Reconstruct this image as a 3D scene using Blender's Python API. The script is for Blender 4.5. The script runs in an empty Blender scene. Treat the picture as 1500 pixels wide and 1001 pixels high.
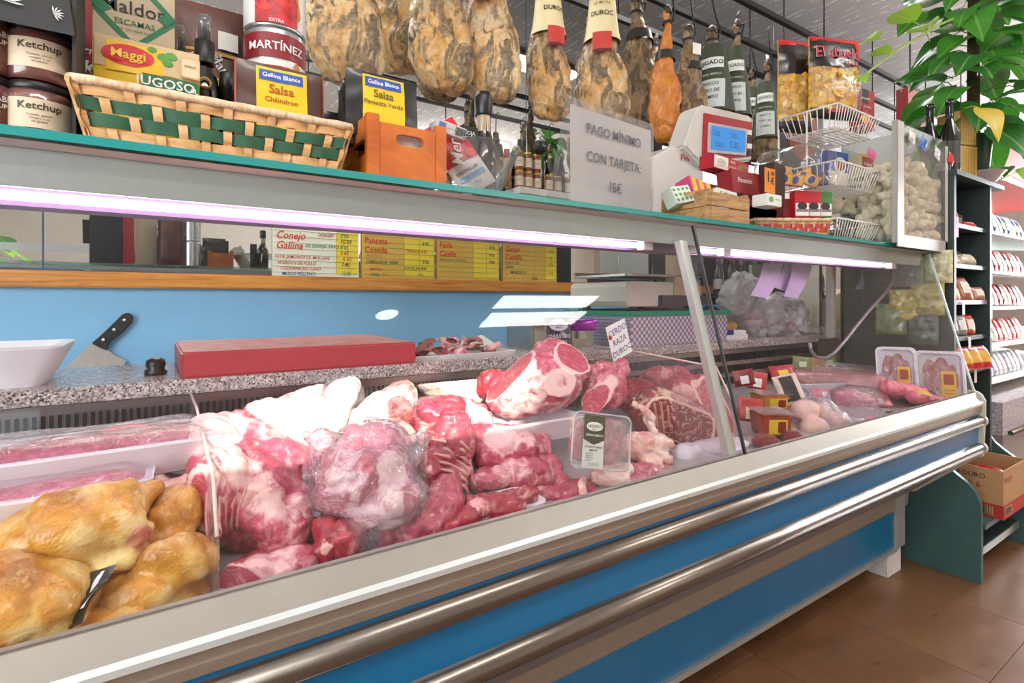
import bpy, bmesh, math, random
from mathutils import Vector, Matrix, Euler, noise as mnoise

# ------------------------------------------------------------------ camera, world, lights, exposure
SC = bpy.context.scene
COL = SC.collection
R = math.radians
F = 790.0; HX = 750.0; HY = 440.0; H = 1.08            # focal length and horizon in pixels of the 1500x1001 frame
ANG = math.atan2(1178.0, F)
FW = Vector((math.cos(ANG), math.sin(ANG), 0)); RT = Vector((math.sin(ANG), -math.cos(ANG), 0)); UP = Vector((0, 0, 1))
cam = bpy.data.cameras.new('camera'); camo = bpy.data.objects.new('camera', cam); COL.objects.link(camo)
camo.location = (0, 0, H); camo.rotation_euler = (R(90), 0, math.atan2(FW.y, FW.x) - R(90))
cam.sensor_width = 36.0; cam.sensor_fit = 'HORIZONTAL'; cam.lens = F / 1500 * 36
cam.shift_y = (HY - 500.5) / 1500; cam.clip_start = 0.05
SC.camera = camo
vs = SC.view_settings
vs.view_transform = 'Standard'; vs.look = 'None'; vs.gamma = 1.0; vs.use_curve_mapping = False; vs.exposure = 0.58
W = bpy.data.worlds.new('world'); SC.world = W; W.use_nodes = True
bg = W.node_tree.nodes['Background']; bg.inputs[0].default_value = (0.80, 0.88, 1.0, 1); bg.inputs[1].default_value = 2.0
SC.cycles.max_bounces = 10; SC.cycles.transparent_max_bounces = 40; SC.cycles.caustics_reflective = False; SC.cycles.caustics_refractive = False
SC.cycles.sample_clamp_indirect = 6.0

def lamp(name, kind, loc, energy, color=(1, 1, 1), size=None, target=None, rot=None):
    l = bpy.data.lights.new(name, kind); l.energy = energy; l.color = color
    if kind == 'AREA':
        l.shape = 'RECTANGLE'; l.size, l.size_y = size
    o = bpy.data.objects.new(name, l); COL.objects.link(o); o.location = loc
    if target is not None:
        o.rotation_euler = (Vector(target) - Vector(loc)).to_track_quat('-Z', 'Y').to_euler()
    if rot is not None: o.rotation_euler = rot
    return o
SUN_DIR = Vector((0.25, 0.80, -0.29)).normalized()      # the way the sunlight travels
sun = lamp('sun', 'SUN', (-2, -5, 5), 6.0, (1.0, 0.93, 0.82)); sun.data.angle = R(0.6)
sun.rotation_euler = SUN_DIR.to_track_quat('-Z', 'Y').to_euler()
# daylight coming in at the shop window left of the camera
lamp('side_window_daylight', 'AREA', (-1.8, -0.6, 1.65), 44, (0.97, 0.98, 1.0), (2.0, 1.6), target=(0.6, 0.6, 1.65))

lamp('added_ceiling_fill', 'AREA', (7.5, 0.42, 1.6), 150, (0.97, 0.98, 1.0), (1.1, 1.6), target=(3.2, 0.6, 2.75))  # added light that brightens the ceiling; no window is seen there

# ------------------------------------------------------------------ pixels to places
def ray(px, py):
    return FW + RT * ((px - HX) / F) - UP * ((py - HY) / F)
def PY(px, py, Y):
    d = ray(px, py); t = Y / d.y; return Vector((d.x * t, Y, H + d.z * t))
def PZ(px, py, Z):
    d = ray(px, py); t = (Z - H) / d.z; return Vector((d.x * t, d.y * t, Z))
def PX(px, py, X):
    d = ray(px, py); t = X / d.x; return Vector((X, d.y * t, H + d.z * t))
def XP(px, Y): return PY(px, HY, Y).x
def SP(px, Y): return Y / ray(px, HY).y / F               # metres per pixel there

# ------------------------------------------------------------------ materials
MATS = {}
def lin(c):
    return tuple((x / 12.92 if x <= 0.04045 else ((x + 0.055) / 1.055) ** 2.4) for x in c)
def hx(h):
    h = h.lstrip('#'); return lin(tuple(int(h[i:i + 2], 16) / 255 for i in (0, 2, 4)))
class NT:
    def __init__(s, name):
        s.m = bpy.data.materials.new(name); s.m.use_nodes = True; s.t = s.m.node_tree; s.t.nodes.clear()
        s.out = s.n('ShaderNodeOutputMaterial')
    def n(s, kind, **kw):
        nd = s.t.nodes.new(kind)
        for k, v in kw.items(): setattr(nd, k, v)
        return nd
    def l(s, a, b): s.t.links.new(a, b)
    def coord(s, kind='Object', scale=None):
        c = s.n('ShaderNodeTexCoord').outputs[kind]
        if scale is None: return c
        mp = s.n('ShaderNodeMapping'); mp.inputs['Scale'].default_value = scale; s.l(c, mp.inputs[0]); return mp.outputs[0]
    def noise(s, vec, scale, detail=3, rough=0.55, dist=0.0):
        nd = s.n('ShaderNodeTexNoise'); s.l(vec, nd.inputs['Vector'])
        nd.inputs['Scale'].default_value = scale; nd.inputs['Detail'].default_value = detail
        nd.inputs['Roughness'].default_value = rough; nd.inputs['Distortion'].default_value = dist
        return nd.outputs['Fac']
    def ramp(s, fac, stops, interp='LINEAR'):
        nd = s.n('ShaderNodeValToRGB'); e = nd.color_ramp.elements; nd.color_ramp.interpolation = interp
        while len(e) < len(stops): e.new(0.5)
        for el, (p, c) in zip(e, stops):
            el.position = p; el.color = (c, c, c, 1) if isinstance(c, (int, float)) else tuple(c) + (1,)
        s.l(fac, nd.inputs[0]); return nd.outputs[0]
    def mix(s, fac, a, b, blend='MIX'):
        nd = s.n('ShaderNodeMix', data_type='RGBA', blend_type=blend)
        for sock, v in ((nd.inputs[0], fac), (nd.inputs[6], a), (nd.inputs[7], b)):
            if hasattr(v, 'is_linked'): s.l(v, sock)
            elif isinstance(v, (int, float)): sock.default_value = v
            else: sock.default_value = tuple(v) + (1,)
        return nd.outputs[2]
    def math(s, op, a, b=None, clamp=False):
        nd = s.n('ShaderNodeMath', operation=op, use_clamp=clamp)
        for sock, v in zip(nd.inputs, (a, b)):
            if v is None: continue
            if hasattr(v, 'is_linked'): s.l(v, sock)
            else: sock.default_value = v
        return nd.outputs[0]
    def bump(s, h, strength=0.3, dist=0.01):
        nd = s.n('ShaderNodeBump'); nd.inputs['Strength'].default_value = strength; nd.inputs['Distance'].default_value = dist
        s.l(h, nd.inputs['Height']); return nd.outputs[0]
    def principled(s, color, rough=0.5, metal=0.0, normal=None, spec=0.5, coat=0.0, emis=None, estr=0.0, sub=0.0, alpha=None, trans=0.0):
        b = s.n('ShaderNodeBsdfPrincipled'); i = b.inputs
        if hasattr(color, 'is_linked'): s.l(color, i['Base Color'])
        else: i['Base Color'].default_value = tuple(color) + (1,)
        if hasattr(rough, 'is_linked'): s.l(rough, i['Roughness'])
        else: i['Roughness'].default_value = rough
        i['Metallic'].default_value = metal; i['Specular IOR Level'].default_value = spec
        i['Coat Weight'].default_value = coat; i['Coat Roughness'].default_value = 0.12
        i['Transmission Weight'].default_value = trans
        if normal is not None: s.l(normal, i['Normal'])
        if emis: i['Emission Color'].default_value = tuple(emis) + (1,); i['Emission Strength'].default_value = estr
        if sub: i['Subsurface Weight'].default_value = sub; i['Subsurface Radius'].default_value = (.02, .008, .005); i['Subsurface Scale'].default_value = .3
        s.l(b.outputs[0], s.out.inputs[0]); return b
def M(name, color='#808080', rough=0.5, metal=0.0, var=0.06, nscale=18, bump=0.0, spec=0.5, coat=0.0):
    """plain procedural material: a colour with a little noise in it"""
    if name in MATS: return MATS[name]
    c = hx(color) if isinstance(color, str) else color
    t = NT(name); v = t.coord(); f = t.noise(v, nscale)
    lo = tuple(x * (1 - var) for x in c); hi = tuple(min(1, x * (1 + var)) for x in c)
    col = t.ramp(f, [(0.3, lo), (0.7, hi)])
    nm = t.bump(t.noise(v, nscale * 4), bump) if bump else None
    t.principled(col, rough, metal, nm, spec, coat)
    MATS[name] = t.m; return t.m
def C(h, rough=0.5, **kw): return M('print_' + h.strip('#') + ('' if rough == .5 else '_%d' % int(rough * 100)), h, rough, var=0.04, **kw)
def glass_mat(name, tint=(1, 1, 1), base=0.03, graze=0.55, power=4.0, rough=0.0, crumple=0.0, cscale=25, haze=0.0, hazecol=(1, 1, 1)):
    """thin clear sheet: lets light straight through, mirrors a little and more at a glance"""
    t = NT(name); lw = t.n('ShaderNodeLayerWeight'); lw.inputs[0].default_value = 0.5
    f = t.math('POWER', lw.outputs['Facing'], power); f = t.math('MULTIPLY', f, graze); f = t.math('ADD', f, base, True)
    tr = t.n('ShaderNodeBsdfTransparent'); tr.inputs[0].default_value = tuple(tint) + (1,)
    gl = t.n('ShaderNodeBsdfGlossy'); gl.inputs['Roughness'].default_value = rough
    if crumple:
        nm = t.bump(t.noise(t.coord(), cscale, 4, 0.6, 0.8), crumple, 0.02); t.l(nm, gl.inputs['Normal']); t.l(nm, lw.inputs['Normal'])
    mx = t.n('ShaderNodeMixShader'); t.l(f, mx.inputs[0]); t.l(tr.outputs[0], mx.inputs[1]); t.l(gl.outputs[0], mx.inputs[2])
    res = mx.outputs[0]
    if haze:
        df = t.n('ShaderNodeBsdfDiffuse'); df.inputs[0].default_value = tuple(hazecol) + (1,)
        m2 = t.n('ShaderNodeMixShader'); m2.inputs[0].default_value = haze
        t.l(res, m2.inputs[1]); t.l(df.outputs[0], m2.inputs[2]); res = m2.outputs[0]
    t.l(res, t.out.inputs[0]); MATS[name] = t.m; return t.m
def emit_mat(name, color, strength):
    t = NT(name); e = t.n('ShaderNodeEmission'); e.inputs[0].default_value = tuple(color) + (1,); e.inputs[1].default_value = strength
    t.l(e.outputs[0], t.out.inputs[0]); MATS[name] = t.m; return t.m

# ------------------------------------------------------------------ mesh helpers
class MB:
    """collects shapes, builds ONE mesh object"""
    def __init__(s): s.v = []; s.f = []; s.sm = []
    def add(s, vs, fs, smooth=False, mtx=None):
        o = len(s.v)
        s.v += [tuple(mtx @ Vector(v)) for v in vs] if mtx is not None else [tuple(v) for v in vs]
        s.f += [tuple(i + o for i in f) for f in fs]; s.sm += [smooth] * len(fs); return s
    def box(s, x0, x1, y0, y1, z0, z1, mtx=None):
        v = [(x, y, z) for z in (z0, z1) for y in (y0, y1) for x in (x0, x1)]
        return s.add(v, [(0, 2, 3, 1), (4, 5, 7, 6), (0, 1, 5, 4), (2, 6, 7, 3), (0, 4, 6, 2), (1, 3, 7, 5)], False, mtx)
    def cbox(s, c, d, mtx=None):
        return s.box(c[0] - d[0] / 2, c[0] + d[0] / 2, c[1] - d[1] / 2, c[1] + d[1] / 2, c[2] - d[2] / 2, c[2] + d[2] / 2, mtx)
    def rbox(s, x0, x1, y0, y1, z0, z1, r, mtx=None, n=3, axis='z'):
        """box with rounded corners seen along an axis"""
        ax = {'x': (1, 2, 0), 'y': (0, 2, 1), 'z': (0, 1, 2)}[axis]
        lo = (x0, y0, z0); hi = (x1, y1, z1); a, b, c = ax
        r = min(r, (hi[a] - lo[a]) / 2.01, (hi[b] - lo[b]) / 2.01)
        pts = []
        for (ca, cb, st) in ((hi[a] - r, hi[b] - r, 0), (lo[a] + r, hi[b] - r, 90), (lo[a] + r, lo[b] + r, 180), (hi[a] - r, lo[b] + r, 270)):
            for k in range(n + 1):
                an = R(st + 90 * k / n); pts.append((ca + r * math.cos(an), cb + r * math.sin(an)))
        return s.prism(pts, lo[c], hi[c], axis, mtx)
    def prism(s, pts, c0, c1, axis='z', mtx=None, smooth=False):
        n = len(pts)
        def mk(p, c): return {'x': (c, p[0], p[1]), 'y': (p[0], c, p[1]), 'z': (p[0], p[1], c)}[axis]
        v = [mk(p, c0) for p in pts] + [mk(p, c1) for p in pts]
        o = len(s.v)
        s.add(v, [(i, (i + 1) % n, n + (i + 1) % n, n + i) for i in range(n)], smooth, mtx)
        s.f += [tuple(o + i for i in range(n))[::-1], tuple(o + n + i for i in range(n))]; s.sm += [False, False]
        return s
    def lathe(s, prof, n=20, mtx=None, cap=True, smooth=True, a0=0, a1=360):
        full = abs(a1 - a0) >= 360; m = n if full else n + 1; v = []
        for r, z in prof:
            for k in range(m):
                a = R(a0 + (a1 - a0) * k / n); v.append((r * math.cos(a), r * math.sin(a), z))
        f = []
        for j in range(len(prof) - 1):
            for k in range(n):
                k2 = (k + 1) % m if full else k + 1
                f.append((j * m + k, j * m + k2, (j + 1) * m + k2, (j + 1) * m + k))
        o = len(s.v); s.add(v, f, smooth, mtx)
        if cap and full:
            s.f += [tuple(o + i for i in range(m))[::-1], tuple(o + (len(prof) - 1) * m + i for i in range(m))]; s.sm += [False, False]
        return s
    def tube(s, pts, r, n=8, cap=True, mtx=None, flat=1.0):
        pts = [Vector(p) for p in pts]; rr = r if isinstance(r, (list, tuple)) else [r] * len(pts); v = []
        up = Vector((0, 0, 1)); prev = None
        for i, p in enumerate(pts):
            d = (pts[min(i + 1, len(pts) - 1)] - pts[max(i - 1, 0)]).normalized()
            if prev is None:
                a = d.cross(up)
                if a.length < 1e-3: a = d.cross(Vector((1, 0, 0)))
            else: a = prev - d * prev.dot(d)
            a.normalize(); prev = a; b = d.cross(a)
            for k in range(n):
                t = 2 * math.pi * k / n; v.append(p + a * (rr[i] * math.cos(t)) + b * (rr[i] * flat * math.sin(t)))
        f = [(j * n + k, j * n + (k + 1) % n, (j + 1) * n + (k + 1) % n, (j + 1) * n + k) for j in range(len(pts) - 1) for k in range(n)]
        o = len(s.v); s.add(v, f, True, mtx)
        if cap:
            s.f += [tuple(o + i for i in range(n))[::-1], tuple(o + (len(pts) - 1) * n + i for i in range(n))]; s.sm += [False, False]
        return s
    def grid(s, fn, nu, nv, smooth=True, mtx=None, closed=False):
        v = [fn(i / nu, j / nv) for j in range(nv + 1) for i in range(nu + 1)]
        f = [(j * (nu + 1) + i, j * (nu + 1) + i + 1, (j + 1) * (nu + 1) + i + 1, (j + 1) * (nu + 1) + i) for j in range(nv) for i in range(nu)]
        return s.add(v, f, smooth, mtx)
    def mesh(s, name):
        me = bpy.data.meshes.new(name); me.from_pydata(s.v, [], s.f)
        me.polygons.foreach_set('use_smooth', s.sm); me.update(); return me
    def build(s, name, mat, parent=None, loc=(0, 0, 0), rot=(0, 0, 0), fix=True, bevel=0.0):
        me = s.mesh(name)
        if fix or bevel:
            bm = bmesh.new(); bm.from_mesh(me)
            if bevel:
                ed = [e for e in bm.edges if len(e.link_faces) == 2 and e.calc_face_angle(0) > 0.6]
                bmesh.ops.bevel(bm, geom=ed, offset=bevel, segments=2, affect='EDGES', clamp_overlap=True)
            bmesh.ops.recalc_face_normals(bm, faces=bm.faces); bm.to_mesh(me); bm.free()
        return link(name, me, mat, parent, loc, rot)
def link(name, me, mat, parent=None, loc=(0, 0, 0), rot=(0, 0, 0)):
    o = bpy.data.objects.new(name, me); COL.objects.link(o)
    if mat is not None and not me.materials: me.materials.append(mat)
    o.parent = parent; o.location = loc; o.rotation_euler = rot; return o
def tag(o, label, cat, group=None):
    o['label'] = label; o['category'] = cat
    if group: o['group'] = group
    return o
def thing(name, label, cat, loc=(0, 0, 0), rotz=0.0, group=None, rot=None):
    o = bpy.data.objects.new(name, None); COL.objects.link(o); o.location = loc; o.rotation_euler = rot or (0, 0, rotz)
    o.empty_display_size = 0.05
    return tag(o, label, cat, group)
def struct(o): o['kind'] = 'structure'; return o
def copy_tree(o, parent=None):
    c = o.copy(); COL.objects.link(c)
    if parent: c.parent = parent
    for ch in list(o.children): copy_tree(ch, c)
    return c
def TM(loc=(0, 0, 0), rot=(0, 0, 0)): return Matrix.Translation(loc) @ Euler(rot).to_matrix().to_4x4()

# lettering: queued, turned into meshes in one go at the end
TQ = []
def text(parent, s, x, z, size, mat, y=-0.0012, align='CENTER', tilt=0.0, bold=0.0, wrap=None, shear=0.0, sx=1.0, base=None, name='lettering'):
    """flat lettering facing local -Y with its baseline centre at (x, z); wrap(x, z) gives y (or a point) on a curved face"""
    cu = bpy.data.curves.new('lettering', 'FONT'); cu.body = s; cu.size = size; cu.align_x = align; cu.align_y = 'CENTER'
    cu.offset = min(bold, 1.4) * size * 0.011; cu.shear = shear; cu.resolution_u = 2; cu.extrude = 0.0
    o = bpy.data.objects.new('lettering', cu); COL.objects.link(o)
    TQ.append((o, parent, x, y, z, tilt, mat, wrap, sx, base, name)); return o
def flush_text():
    bpy.context.view_layer.update(); dg = bpy.context.evaluated_depsgraph_get()
    for (o, parent, x, y, z, tilt, mat, wrap, sx, base, name) in TQ:
        me = bpy.data.meshes.new_from_object(o.evaluated_get(dg)); ct, st = math.cos(tilt), math.sin(tilt)
        for v in me.vertices:
            a, b = v.co.x * sx, v.co.y
            px, pz = x + a * ct - b * st, z + a * st + b * ct
            if wrap:
                q = wrap(px, pz)
                v.co = q if isinstance(q, (Vector, tuple)) else (px, q, pz)
            else: v.co = (px, y, pz)
        if base is not None: me.transform(base)
        me.materials.clear(); me.materials.append(mat)
        for p in me.polygons: p.use_smooth = False
        n = bpy.data.objects.new(name, me); COL.objects.link(n); n.parent = parent
        cu = o.data; bpy.data.objects.remove(o); bpy.data.curves.remove(cu)

# ------------------------------------------------------------------ the room
WY = 2.46; CZ = 2.85; XL = -1.9; XR = 7.6; YF = -3.4
def floor_mat():
    t = NT('wood_look_tile'); v = t.coord('Object', (1.0, 2.0, 1.0))
    oi = t.n('ShaderNodeObjectInfo').outputs['Random']
    g = t.noise(v, 4, 4, 0.6, .6); fine = t.noise(t.coord('Object', (6, 60, 1)), 10, 3)
    c = t.ramp(g, [(0.25, hx('#4d2f1e')), (0.5, hx('#6f4a30')), (0.75, hx('#8a6145'))])
    c = t.mix(0.35, c, t.ramp(fine, [(0.3, hx('#553420')), (0.7, hx('#84603f'))]))
    c = t.mix(t.math('MULTIPLY', oi, 0.25), c, hx('#9c7350'))
    t.principled(c, t.ramp(g, [(0.2, 0.24), (0.8, 0.38)]), 0, t.bump(fine, 0.08, 0.004)); return t.m
FM = floor_mat()
grout = M('tile_grout', '#b48a62', 0.7)
fl = struct(MB().box(XL, XR, YF, WY + .1, -.08, -.004).build('floor', grout))
tw = 0.44; tm = None
xs = [1.97 + tw * k for k in range(-9, 13)]; ys = [0.513 + tw * k for k in range(-7, 5)]
for x in xs:
    for y in ys:
        if x + tw < XL or x > XR: continue
        if tm is None:
            mb = MB(); mb.rbox(.001, tw - .001, .001, tw - .001, -.006, 0, .002); o = mb.build('tile', FM, fl, (x, y, 0)); tm = o.data
        else: o = link('tile', tm, FM, fl, (x, y, 0))
def ceil_mat():
    t = NT('ceiling_panel'); co = t.coord('Object')
    f = t.ramp(t.noise(t.coord('Object', (60, 6.5, 1)), 1.0, 0, .4, 0), [(0.64, 0.0), (0.70, 1.0)])
    g = t.ramp(t.noise(co, 14, 2), [(0.40, 0.0), (0.5, 1.0)])
    c = t.mix(t.math('MULTIPLY', f, g), hx('#c9c6c4'), hx('#ffffff'))
    t.principled(c, 0.75, 0, t.bump(t.noise(co, 60), 0.15, 0.005)); return t.m
struct(MB().box(XL - .1, XR + .1, YF - .1, WY + .1, CZ, CZ + .1).build('ceiling', ceil_mat()))
blue = M('blue_wall_paint', '#8ac3ec', 0.55, var=0.03, nscale=3)
cream = M('cream_wall_paint', '#d9d2c6', 0.8, var=0.03)
def wall(name, mb, m): return struct(mb.build(name, m))
wall('wall_back', MB().box(XL, XR, WY, WY + .12, 0, CZ), blue)
wall('wall_far', MB().box(XR, XR + .12, YF, -.15, 0, CZ).box(XR, XR + .12, 1.0, WY, 0, CZ).box(XR, XR + .12, -.15, 1.0, 0, .7).box(XR, XR + .12, -.15, 1.0, 2.5, CZ), M('far_wall_cream', '#b3a59c', 0.7))
# side wall with a window, front wall with an opening shaped for the sun, both behind the camera
sw = MB()
sw.box(XL - .12, XL, YF, -1.7, 0, CZ).box(XL - .12, XL, .55, WY, 0, CZ).box(XL - .12, XL, -1.7, .55, 0, .8).box(XL - .12, XL, -1.7, .55, 2.5, CZ)
wall('wall_left', sw, cream)
fw_ = MB()
SUN_OPENING = [(-1.36, -0.62, 2.34, 2.64)]  # sized and placed so the sun lands on part of the meat
for (a, b, z0, z1) in SUN_OPENING: fw_.box(XL, a, YF - .12, YF, 0, CZ).box(b, XR, YF - .12, YF, 0, CZ).box(a, b, YF - .12, YF, 0, z0).box(a, b, YF - .12, YF, z1, CZ)
wall('wall_front', fw_, cream)
gl_win = glass_mat('window_glass', (0.97, 0.99, 0.98), 0.03, 0.5)
alu = M('brushed_aluminium', '#b4b4b2', 0.32, 0.85, var=0.05, nscale=40)
for i, (a, b, z0, z1) in enumerate(SUN_OPENING):
    w = struct(MB().box(a, b, YF - .07, YF - .062, z0, z1).build('window_%d' % (i + 1), gl_win))
    fr = MB().box(a, b, YF - .09, YF - .03, z0, z0 + .05).box(a, b, YF - .09, YF - .03, z1 - .05, z1)
    fr.box(a, a + .05, YF - .09, YF - .03, z0 + .05, z1 - .05).box(b - .05, b, YF - .09, YF - .03, z0 + .05, z1 - .05).box((a + b) / 2 - .02, (a + b) / 2 + .02, YF - .09, YF - .03, z0 + .05, z1 - .05)
    fr.build('window_frame', alu, w)
w = struct(MB().box(XL - .07, XL - .062, -1.7, .55, .8, 2.5).build('window_2', gl_win))
MB().box(XL - .09, XL - .03, -1.7, .55, .8, .85).box(XL - .09, XL - .03, -1.7, .55, 2.45, 2.5).box(XL - .09, XL - .03, -1.7, -1.65, .85, 2.45).box(XL - .09, XL - .03, .5, .55, .85, 2.45).build('window_frame', alu, w)
w = struct(MB().box(XR + .062, XR + .07, -.15, 1.0, .7, 2.5).build('window_3', gl_win))  # unseen window made up to go with the added ceiling light
MB().box(XR + .03, XR + .09, -.15, 1.0, .7, .75).box(XR + .03, XR + .09, -.15, 1.0, 2.45, 2.5).box(XR + .03, XR + .09, .41, .45, .75, 2.45).build('window_frame', alu, w)
# wooden rail under the mirror, mirror
def wood_mat(name, a, b, c, scale=(1.5, 30, 30), rough=0.35, coat=0.3):
    t = NT(name); v = t.coord('Object', scale); g = t.noise(v, 2.2, 5, 0.6, 1.0)
    k = t.noise(t.coord('Object', (3, 3, 6)), 2.0, 2, .5, 2)
    col = t.ramp(g, [(0.3, hx(a)), (0.5, hx(b)), (0.72, hx(c))]); col = t.mix(t.ramp(k, [(0.62, 0), (0.72, .35)]), col, hx(a))
    t.principled(col, rough, 0, t.bump(g, 0.12, 0.004), coat=coat); MATS[name] = t.m; return t.m
pine = wood_mat('varnished_pine', '#a65f1c', '#d28a35', '#e5a04b')
tr = struct(MB().box(XL, XR, WY - .03, WY, 1.125, 1.183).build('trim_1', pine, bevel=.006))
tm_ = NT('mirror_silver'); tm_.principled((.86, .87, .87), 0.015, 1.0); MIR = tm_.m
white_p = M('white_paint', '#e6e4e0', 0.5, var=.03)
mirror = thing('wall_mirror', 'tall wall mirror of several panes above the wooden rail behind the hams', 'mirror', (1.0, WY, 1.186))
for k, (a, b) in enumerate(((XL + .05, -1.33), (-1.325, -.31), (-.305, .715), (.72, 1.735), (1.74, 2.755), (2.76, 3.775), (3.78, 4.795), (4.8, 5.815), (5.82, 6.835), (6.84, 7.55))):
    MB().box(a - 1.0, b - 1.0, -.012, -.002, 0, CZ - .004 - 1.186).build('mirror_pane', MIR, mirror, bevel=.0015)
struct(MB().box(2.6, XR, WY - .006, WY - .0005, 0.0, 1.12).build('trim_2', M('grey_wall', '#6f6a6d', .8, var=.03)))

# hanging batten lamps, added to brighten the ceiling and the room
lampw = emit_mat('lamp_diffuser', (1.0, 0.97, 0.94), 15.5); lbody = M('lamp_body', '#e8e8e6', .4)
def added_batten_lamp(x, y, label, ln=1.5, yaw=0, drop=.22):
    t = thing('added_batten_lamp', label, 'lamp', (x, y, CZ), yaw)
    MB().rbox(-ln / 2, ln / 2, -.05, .05, -drop - .05, -drop + .05, .03, axis='x').build('diffuser', lampw, t)
    for k in (-1, 1):
        MB().box(k * ln / 2 - .012, k * ln / 2 + .012, -.055, .055, -drop - .055, -drop + .055).build('end_cap', lbody, t)
        MB().tube([(k * ln * .3, 0, 0), (k * ln * .3, 0, -drop + .05)], .004, 6).build('rod', lbody, t)
    return t
added_batten_lamp(0.0, -0.45, 'added batten lamp brightening the shop door side')
added_batten_lamp(3.0, -0.45, 'added batten lamp brightening the customer floor')
added_batten_lamp(5.4, 0.3, 'added batten lamp brightening the ceiling above the far refrigerators')
def flush_lamp(x0, x1, y0, y1, label):
    t = thing('ceiling_panel_lamp', label, 'lamp', ((x0 + x1) / 2, (y0 + y1) / 2, CZ)); w, d = (x1 - x0) / 2, (y1 - y0) / 2
    MB().box(-w - .02, w + .02, -d - .02, d + .02, -.03, 0).build('housing', lbody, t); MB().box(-w, w, -d, d, -.036, -.03).build('diffuser', lampw, t)
flush_lamp(2.75, 3.95, -2.40, -2.16, 'white ceiling panel lamp, nearer of two by the shop front')
flush_lamp(2.80, 4.05, -2.80, -2.50, 'white ceiling panel lamp, farther of two by the shop front')
flush_lamp(-.3, .9, 1.92, 2.16, 'added ceiling panel lamp brightening the space behind the counter')  # added to light the backs of the goods, the hams and the wall
flush_lamp(1.95, 2.75, 1.55, 1.75, 'bright ceiling panel lamp above the hanging hams')
dl = thing('round_downlight', 'round white downlight in the ceiling by the shop front', 'lamp', (1.72, -2.5, CZ))
MB().lathe([(.0001, -.03), (.10, -.03), (.10, -.02)], 24).build('diffuser', lampw, dl); MB().lathe([(.10, -.035), (.125, -.03), (.13, 0), (.10, 0)], 24, cap=False).build('ring', lbody, dl)

# ------------------------------------------------------------------ the display case
X0 = -0.75; X1 = 2.555
silver = M('satin_aluminium', '#c3c1bb', 0.38, 0.55, var=.03, nscale=30)
ivory = M('ivory_plastic', '#cfcabb', 0.5, var=.03)
tan_p = M('champagne_profile', '#a89a8c', 0.36, 0.45, var=.04, nscale=40)
strip_w = M('pale_strip', '#dfe6e4', 0.3, 0.2, var=.02)
bluep = M('blue_panel', '#0a6fa2', 0.25, var=.04, nscale=5, coat=.3)
steel = M('stainless_steel', '#a39c97', 0.27, 0.9, var=.06, nscale=60)
bump_m = M('bumper_metal', '#877d74', 0.24, 0.85, var=.05, nscale=50)
dk = M('dark_void', '#1a1817', 0.8)
gl = glass_mat('case_glass', (0.985, 0.995, 0.99), 0.022, 0.42, 4.5)
DC = thing('display_case', 'long refrigerated butcher display case with blue front panels and glass', 'display case', ((X0 + X1) / 2, .92, 0))
def dcp(name, mb, m, bevel=0): return mb.build(name, m, DC, loc=(-(X0 + X1) / 2, -.92, 0), bevel=bevel)
def strip(pts): return MB().prism(pts, X0, X1, 'x')
dcp('front_ledge', strip([(.722, .737), (.705, .737), (.686, .708), (.70, .708), (.722, .70)]), M('ledge_taupe', '#a59f95', .42, .3, var=.03))
dcp('pale_strip', strip([(.70, .708), (.686, .708), (.682, .702), (.684, .693), (.70, .693)]), strip_w)
dcp('ledge_profile', strip([(.70, .693), (.686, .693), (.690, .678), (.690, .676), (.688, .676), (.692, .661), (.72, .661)]), tan_p)
dcp('front_panel', strip([(.74, .661), (.697, .661), (.700, .510), (.74, .510)]), bluep)
for nm, z, y in (('bumper_rail', .632, .69), ('bumper_rail', .530, .69)):
    r = .0215; pts = [(y + .012 + r * 1.15 * math.cos(R(a)), z + r * math.sin(R(a))) for a in range(70, 291, 20)] + [(y + .018, z - r), (y + .018, z + r)]
    o = dcp(nm, MB().prism(pts, X0, X1 + .004, 'x', smooth=True), bump_m)
    MB().prism([(y - .008 + .006 * math.cos(R(a)), z + .004 + .006 * math.sin(R(a))) for a in range(0, 360, 40)], X0, X1, 'x', smooth=True)
    cap = [(y + .012 + (r + .003) * 1.15 * math.cos(R(a)), z + (r + .003) * math.sin(R(a))) for a in range(0, 360, 20)]
    dcp('bumper_end_cap', MB().prism(cap, X1 + .004, X1 + .02, 'x', smooth=True), ivory, .003)
dcp('underside_profile', strip([(.70, .508), (.712, .505), (.9, .318), (.93, .318), (.93, .36), (.74, .508)]), tan_p)
dcp('base_profile', strip([(.918, .318), (.924, .25), (.94, .25), (.94, .318)]), tan_p)
dcp('base_panel', MB().box(X0, X1 - .12, .926, .945, .108, .25), bluep)
dcp('base_trim', MB().box(X0, X1 - .12, .915, .945, .094, .109), silver)
dcp('base_post', MB().box(X1 - .12, X1 - .035, .918, .99, .095, .318), silver, .006)
dcp('leg', MB().box(X1 - .18, X1 - .06, .925, 1.0, 0, .094), M('leg_white', '#dedad6', .5), .003)
dcp('leg', MB().box(X0 + .1, X0 + .2, .925, 1.0, 0, .094), MATS['leg_white'], .003)
dcp('base_body', MB().box(X0 + .02, X1 - .06, .945, 1.60, .094, .60), M('case_body_grey', '#8f8f8d', .5))
# end cap of the front nose
ep = [(.73, .742), (.707, .742), (.690, .730), (.680, .708), (.680, .66), (.686, .50), (.70, .496), (.905, .306), (.935, .306), (.935, .60), (.80, .66), (.80, .742)]
dcp('end_cap', MB().prism(ep, X1, X1 + .018, 'x'), ivory, .004)
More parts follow.
